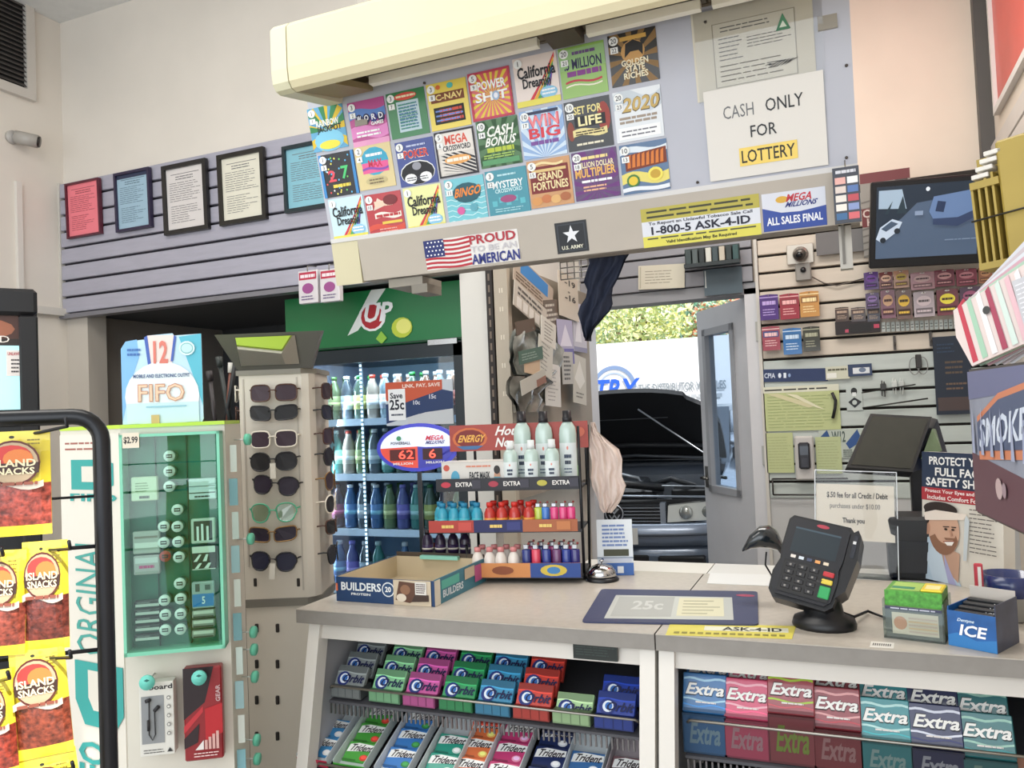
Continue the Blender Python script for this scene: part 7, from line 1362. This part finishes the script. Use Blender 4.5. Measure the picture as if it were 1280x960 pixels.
# brochures above the panel
q = PD(1215, 455, 1.30)
FBs = Matrix.Translation((q.x, q.y, T0.z+.004)) @ Matrix.Rotation(math.radians(-38), 4, 'Z')
for k in range(6):
    cs = [('d8c8c4', 'b84858'), ('a8c4b0', 'b83a4c'), ('c89aa8', 'a02840'), ('c8ccd0', '7a3040'), ('b8a8ac', 'c05868'), ('c4c4c8', '9aa0a8')][k]
    g = G(); ww, hh = .15, .115+.004*k; g.prism([(0, 0), (ww, .012), (ww-.01, hh+.02), (-.008, hh*.9), (-.014, hh*.5)], 0, .004, M(cs[0], .3, clear=.6)); P = Pr(g, ww, hh, 0, 0, 0); [P.poly([(.02+.11*j, .04+.01*j), (.08+.11*j, .05+.01*j), (.05+.11*j, .98+.02*j), (.0+.11*j, .92+.02*j)], ['b83a4c', '9cc0a8', 'e8e4e4', 'a04058', 'c8d8d0', 'd8b0b8', 'e8e6e8'][j]) for j in range(7 if k == 0 else 1)]; P.ell(.3, .7, .04, .06, '3a3a3a'); P.rect(.62, .08, .96, .95, 'bdbdc2'); P.lines(.64, .1, .94, .9, 12, 'dcdce0', .3, .1, k)
    g.build('brochure', F=FBs @ Matrix.Translation((.006*k, .012*k, 0)) @ Matrix.Rotation(math.radians(-10+4*k), 4, 'X') @ Matrix.Rotation(math.radians(-16-3*k), 4, 'Y') @ Matrix.Rotation(math.radians(4*k), 4, 'Z'), label='glossy folded brochure above the picture panel, %s from the front' % ['first', 'second', 'third', 'fourth', 'fifth', 'last'][k], cat='brochure', group='brochures above the picture panel')
# yellow rack
q = PD(1226, 338, 1.42); FY = Matrix.Translation((q.x, q.y, q.z)) @ Matrix.Rotation(math.radians(-28), 4, 'Z') @ Matrix.Rotation(math.radians(-3), 4, 'Y')
YR = M('a58f44', .55, noise=.05, scale=10); Hy = loc(FY, 1238, 178).z; xb = loc(FY, 1252, 180).x
e = thing('yellow_rack', 'yellow plastic slotted rack at the top right edge', 'rack', FY)
g = G(); xr_ = .045
g.box(xr_, 0, 0, xr_+.14, .09, Hy, YR, .004); g.build('rack_body', e)
for k in range(4):
    g = G(); x = -.002+.0115*k; g.box(x, .002+.0*k, .01, x+.004, .05, Hy*.66+.008*k, YR); g.build('upright_bar', e)
g = G(); g.box(-.002, 0, 0, xr_, .05, .012, YR); g.box(-.002, 0, Hy*.66, xr_, .05, Hy*.72, YR); g.box(-.002, .045, 0, xr_, .05, Hy*.95, YR); g.build('rack_frame', e)
for k in range(4):
    g = G(); z = Hy*.74+.012*k; g.box(.002+.008*k, .0, z, .030+.008*k, .03, z+.008, M('d8d4cc', .4), .001); g.build('white_strip', e)
g = G(); g.tube([(-.004, -.004, Hy*.40), (.19, -.004, Hy*.43)], .0018, M('2a2620', .4)); g.build('wire', e)
# ================================================================ garage and yard beyond the door
CN = M('7b7d80', .8, noise=.1, scale=3)
g = G(); g.box(-6, 4.52, -.1, 3, 9.0, 0, CN); struct(g, 'floor_garage')
g = G(); g.box(-14, 9.0, -.14, 10, 32, -.02, M('b9b8b2', .9, noise=.08, scale=2)); struct(g, 'ground_yard')
g = G(); g.box(-6.1, 4.52, 0, -6.0, 9.0, 3.8, M('c6c8ca', .8)); struct(g, 'wall_garage_left')
g = G(); g.box(1.9, 4.52, 0, 2.0, 9.0, 3.8, M('c6c8ca', .8)); struct(g, 'wall_garage_right')
g = G(); g.box(-6.1, 4.52, 3.8, 2.0, 9.0, 3.9, M('c6c8ca', .8)); struct(g, 'ceiling_garage')
# white boundary wall with lettering
t = thing('yard_sign_wall', 'long white boundary wall with an arc logo and distributor lettering across the yard', 'wall sign', (0, 14, 0))
g = G(); g.box(-9, 0, 0, 6, .15, 2.58, M('f2f2f4', .6, noise=.02, scale=1)); g.build('wall_body', t)
g = G(); a = PY(768, 487, 14); rr = .38; c0 = Vector((a.x, 0, a.z+.02))
for r0, r1, c in ((.41, .34, '7c92b8'), (.29, .26, 'a8b8d0')):
    n = 20; vs = [(c0.x+r*math.cos(math.pi*k/n), -.012, c0.z+r*math.sin(math.pi*k/n)) for r in (r0, r1) for k in range(n+1)]
    g.add(vs, [(k, k+1, n+2+k, n+1+k)[::-1] for k in range(n)], c)
g.build('arc_logo', t)
x, z, w, h = rectY(741, 474, 796, 500, 14); g = G(); P = Pr(g, w, h, x, z, -.02, .002); P.txt('TRX', 0, 0, 1, 1, '2a5fd0', .08, .1); g.build('blue_lettering', t)
x, z, w, h = rectY(798, 477, 908, 490, 14); g = G(); P = Pr(g, w, h, x, z, -.02, .002); P.txt('THE DISTRIBUTOR VEHICLES', 0, .1, 1, .95, '8f969c', .03); P.lines(.35, -.7, .95, -.2, 1, 'b8bcc0', .7, 0, 2); g.build('grey_lettering', t)
# trees
def tree(x, y, h, r, cols, lab, seed, nl=4200):
    e = thing('tree', lab, 'tree', (x, y, -.02), 'trees beyond the yard wall'); R = random.Random(seed)
    g = G(); g.tube([(0, 0, 0), (.05, 0, h*.35), (-.05, .05, h*.6), (.05, 0, h*.8)], .14, M('8a7a68', .9), 8)
    for k in range(6): a = R.random()*6.28; g.tube([(0, 0, h*(.35+.06*k)), (math.cos(a)*r*.6, math.sin(a)*r*.6, h*(.5+.07*k))], .05, M('8a7a68', .9), 5)
    g.build('trunk', e)
    g = G()
    for k in range(nl):
        a = R.random()*6.283; u = R.uniform(-1, 1); d = r*(R.random()**.4); s = math.sqrt(1-u*u); c = Vector((math.cos(a)*s*d, math.sin(a)*s*d, h*.72+u*d*.9)); q = .035+.05*R.random()
        t1 = Vector((R.uniform(-1, 1), R.uniform(-1, 1), R.uniform(-1, 1))).normalized(); t2 = t1.cross(Vector((R.uniform(-1, 1), R.uniform(-1, 1), R.uniform(-1, 1)))).normalized()
        g.add([c-t1*q, c-t2*q*.5, c+t1*q, c+t2*q*.5], [(0, 1, 2, 3)], cols[R.randrange(len(cols))])
    g.build('foliage', e, kind='stuff')
yl = [M('e0e090', .7), M('ccd898', .7), M('ecebc0', .7), M('b8cc98', .7)]; gr = [M('8fb8a0', .7), M('a0c8b0', .7), M('b8d8b8', .7), M('78a890', .7)]; rd = [M('d88a70', .7), M('e0a080', .7), M('b0c080', .7)]  # leaf colours paled, overexposed daylight put into the tones
def tp(px, Y): return PY(px, 420, Y).x
tree(tp(800, 16.5), 16.5, 4.2, 1.2, yl, 'yellow green leafy tree behind the white wall, left in the doorway view', 1)
tree(tp(862, 20), 20, 5.0, 1.4, gr, 'blue green leafy tree behind the white wall, middle of the doorway view', 2)
tree(tp(905, 16.8), 16.8, 4.1, .75, rd+gr[1:3], 'reddish tree behind the white wall seen above the door leaf', 3, 2400)
tree(tp(945, 20), 20.0, 4.8, 1.2, gr, 'green tree behind the white wall hidden mostly by the door leaf', 4)
tree(tp(745, 20.5), 20.5, 4.6, 1.1, gr, 'pale green tree behind the white wall at the left edge of the doorway', 5)
# ================================================================ silver car with its hood up
SV = M('aab4c2', .25, .5, clear=.7); SVd = M('5f6b7c', .3, .4, clear=.5); PL = M('1b1d22', .5)
q = PY(767, 645, 5.2); KX, KY = q.x, 5.20
def car(F, lab, hood_open=True):
    t = thing('parked_car', lab, 'car', F); hw = .84
    # body: loft of cross sections along y (0 = nose)
    secs = [(.00, .60, .30, .52, .66), (.06, .74, .26, .56, .76), (.25, .82, .24, .58, .84), (.9, .86, .22, .60, .92), (1.25, .87, .22, .62, .98)]
    g = G(); vs = []; prof = lambda w, z0, zm, z1: [(-w*.86, z0), (-w, z0+.10), (-w, zm), (-w*.97, z1), (-w*.80, z1+.01)]
    n = 0
    for (y, w, z0, zm, z1) in secs:
        pr = prof(w, z0, zm, z1); row = pr+[(-a, b) for a, b in pr[::-1]]; n = len(row); vs += [(a, y+.10*(abs(a)/.86)**3, b) for a, b in row]
    fs = []
    for s in range(len(secs)-1):
        for i in range(n-1):
            if i == 4: continue          # the engine bay stays open between the fenders
            fs.append((s*n+i, (s+1)*n+i, (s+1)*n+i+1, s*n+i+1))
        fs.append((s*n+n-1, (s+1)*n+n-1, (s+1)*n, s*n))
    g.add(vs, [f[::-1] for f in fs], SV, True); g.build('body_shell', t)
    g = G(); g.box(-hw+.02, 1.2, .25, hw-.02, 4.3, .95, SV, .08)
    cab = [(1.15, .95), (1.75, 1.40), (3.3, 1.42), (4.1, .98)]; g.prism([(a, b) for a, b in cab], -hw+.12, hw-.12, SV, axis='x'); g.build('cabin', t)
    g = G(); g.add([(-hw+.18, 1.14, .98), (hw-.18, 1.14, .98), (hw-.22, 1.70, 1.38), (-hw+.22, 1.70, 1.38)], [(0, 1, 2, 3)], M('1e262e', .05, clear=1)); g.build('windscreen', t)
    for s in (-1, 1):
        g = G(); g.add([(s*(hw-.115), 1.35, .99), (s*(hw-.115), 3.7, .99), (s*(hw-.115), 3.2, 1.36), (s*(hw-.115), 1.85, 1.36)], [(0, 1, 2, 3)] if s > 0 else [(3, 2, 1, 0)], M('1e262e', .05, clear=1)); g.build('side_window', t)
        g = G(); g.box(min(s*(hw-.1), s*(hw+.1)), 1.35, .96, max(s*(hw-.1), s*(hw+.1)), 1.45, 1.08, M('20242a', .3), .02); g.build('mirror', t)
        for y in (.85, 3.4):
            g = G(); g.tube([(s*(hw-.16), y, .31), (s*(hw+.005), y, .31)], .31, M('16171a', .8), 24); g.tube([(s*(hw), y, .31), (s*(hw+.012), y, .31)], .20, M('a8acb2', .3, .8), 20); g.build('wheel', t)
    # nose: bumper with moulding and intakes, grille, lights
    g = G()
    def band(z0, z1, y0, c, w=.80, nseg=16, back=.10):
        vs = []
        for k in range(nseg+1):
            u = -1+2*k/nseg; x = u*w; y = y0+.14*abs(u)**3
            vs += [(x, y, z0), (x, y, z1), (x, y+back, z1), (x, y+back, z0)]
        fs = []
        for k in range(nseg): a, b = 4*k, 4*k+4; fs += [(a, b, b+1, a+1), (a+1, b+1, b+2, a+2), (a, a+3, b+3, b)]
        fs += [(0, 1, 2, 3), (4*nseg+3, 4*nseg+2, 4*nseg+1, 4*nseg)]
        g.add(vs, fs, c, True)
    band(.52, .655, -.10, M('7f8a9c', .3, .4, clear=.5)); band(.36, .52, -.08, SVd); band(.22, .36, -.06, PL); band(.585, .60, -.118, M('3c4450', .4), .78, 16, .02)
    g.build('bumper', t)
    g = G()
    for s in (-1, 1): x0, x1 = sorted((s*.28, s*.58)); g.box(x0, -.10, .385, x1, -.02, .455, M('0d0e11', .6), .01)
    g.box(-.22, -.09, .38, .22, -.02, .46, M('0d0e11', .6), .01); g.build('lower_intakes', t)
    g = G(); g.box(-.30, -.02, .655, .30, .05, .775, M('111317', .5)); g.build('grille_backing', t)
    g = G()
    for k in range(5): g.box(-.30, -.035, .668+.022*k, .30, -.015, .675+.022*k, M('a8b0ba', .25, .8))
    g.box(-.33, -.03, .655, -.30, .05, .79, SV); g.box(.30, -.03, .655, .335, .05, .79, SV); g.build('grille_bars', t)
    g = G(); g.tube([(0, -.05, .725), (0, -.03, .725)], .062, M('15171b', .4), 24)
    vs, fs, asp = text2d('V', .05); g.add([(-.035+.07*a, -.052, .722+.035*b) for a, b in vs], fs, M('d0d4da', .2, .8)); vs, fs, asp = text2d('W', .05); g.add([(-.04+.08*a, -.052, .682+.036*b) for a, b in vs], fs, M('d0d4da', .2, .8))
    g.tube([(.058*math.cos(6.283*k/24), -.052, .725+.058*math.sin(6.283*k/24)) for k in range(24)], .005, M('d0d4da', .2, .8), 6, True); g.build('emblem', t)
    for s in (-1, 1):
        g = G(); pts = [(.345, .665), (.60, .675), (.68, .70), (.66, .80), (.58, .795), (.355, .775)]
        if s < 0: pts = [(-a, b) for a, b in pts][::-1]
        def yy(x): return -.035+.30*max(0, abs(x)-.30)**1.6
        n = len(pts); g.add([(a, yy(a)-.004, b) for a, b in pts], [tuple(range(n))], M('d8dcd8', .08, clear=1)); g.add([(a, yy(a)+.06, b) for a, b in pts], [tuple(range(n))[::-1]], M('8a8c8a', .3))
        m_ = sum(p[0] for p in pts)/n
        for dx, r in ((-.07, .045), (.07, .04)): g.tube([(m_+dx, yy(m_+dx)-.012, .73), (m_+dx, yy(m_+dx)-.004, .73)], r, M('b8bab4', .1, .6), 14)
        g.build('headlight', t)
    g = G(); g.box(-.16, -.125, .535, .16, -.118, .64, M('dcdcd8', .4)); P = Pr(g, .32, .105, None, .535, -.125); P.txt('5', .12, .25, .24, .75, '2a3044', .05); P.lines(.3, .2, .88, .8, 1, '4a5064', .6, 0); g.build('licence_plate', t)
    # engine bay
    g = G(); g.box(-.70, .10, .55, .70, 1.15, .62, PL); g.box(-.62, .06, .62, .62, .12, .80, M('15171b', .5), .01); g.build('bay_floor', t)
    g = G(); g.box(-.26, .30, .62, .24, .80, .86, M('22252a', .4), .03); g.box(-.18, .36, .86, .16, .70, .90, M('30343a', .35), .02); g.build('engine_cover', t)
    g = G(); g.box(.34, .35, .62, .60, .62, .84, M('1c1e22', .5), .01); g.build('battery', t)
    g = G(); g.tube([(-.55, .25, .82), (-.3, .2, .88), (0, .22, .90), (.3, .28, .86)], .028, M('2a2c30', .35), 8); g.tube([(-.1, .28, .92), (.0, .26, .96), (.12, .28, .93), (.15, .3, .86)], .014, M('9aa0a8', .3, .6), 8); g.tube([(.2, .5, .86), (.35, .3, .92), (.5, .4, .86)], .02, M('3a3d42', .4), 8); g.build('hoses', t)
    g = G(); g.tube([(-.66, .08, .815), (.0, .05, .83), (.66, .08, .815)], .010, M('8f98a4', .3, .6), 6); g.tube([(-.66, 1.12, 1.0), (0, 1.08, 1.04), (.66, 1.12, 1.0)], .014, M('70767e', .4, .4), 6); g.tube([(-.7, .3, .86), (-.2, .26, .875), (.3, .26, .875), (.7, .3, .86)], .006, M('a8aeb6', .3, .6), 6); g.build('slam_panel_edges', t)
    if hood_open:
        a = PY(735, 490, KY+.62); 
        hy0, hz0, hy1, hz1 = 1.12, 1.0, .55, 1.495
        g = G(); vs = []; nx = 12; ny = 6
        for side in (0, 1):
            for j in range(ny+1):
                v = j/ny
                for i in range(nx+1):
                    u = -1+2*i/nx; wv = .70+.0*v-(.10*max(0, v-.75)*4 if abs(u) > .8 else 0); nose = -.07*abs(u)**3*v
                    y = hy0+(hy1-hy0)*v; z = hz0+(hz1-hz0)*v+nose+.04*(1-u*u)*v; vs.append((u*(wv-.05*v*v), y+(.03 if side else 0)+.02*(1-u*u), z+(.03 if side else 0)))
        N = (nx+1)*(ny+1); fs = [(j*(nx+1)+i, j*(nx+1)+i+1, (j+1)*(nx+1)+i+1, (j+1)*(nx+1)+i) for j in range(ny) for i in range(nx)]
        g.add(vs[:N], fs, M('14161b', .85, noise=.1, scale=8), True); g.add(vs[N:], [f[::-1] for f in fs], SV, True)
        rim = [(j*(nx+1), (j+1)*(nx+1), N+(j+1)*(nx+1), N+j*(nx+1)) for j in range(ny)]+[(j*(nx+1)+nx, N+j*(nx+1)+nx, N+(j+1)*(nx+1)+nx, (j+1)*(nx+1)+nx) for j in range(ny)]+[(ny*(nx+1)+i, ny*(nx+1)+i+1, N+ny*(nx+1)+i+1, N+ny*(nx+1)+i) for i in range(nx)]
        g.add(vs, rim, M('1a1c22', .6)); g.build('hood', t)
        g = G(); g.tube([(.10, .60, 1.41), (.62, .72, 1.02), (.66, .72, .90)], .007, M('9aa0a8', .3, .6), 6); g.build('prop_rod', t)
        g = G(); g.tube([(-.6, .98, 1.11), (0, .94, 1.13), (.6, .98, 1.11)], .02, M('2c2f34', .5), 6); g.tube([(-.5, .75, 1.33), (.3, .74, 1.34)], .004, M('4a4e54', .5), 5); g.build('hood_rib', t)
    else:
        g = G(); g.add([(-.7, .05, .82), (.7, .05, .82), (.74, 1.15, .99), (-.74, 1.15, .99)], [(0, 1, 2, 3)], SV); g.build('hood', t)
    return t
car(fr((KX, KY+.05, 0), 6), 'silver blue car nosed towards the door with its hood propped open')
q = PY(930, 560, 11.0); car(fr((q.x+.30, 11.0, 0), -12), 'pale parked car behind the open door leaf seen through its pane', False)
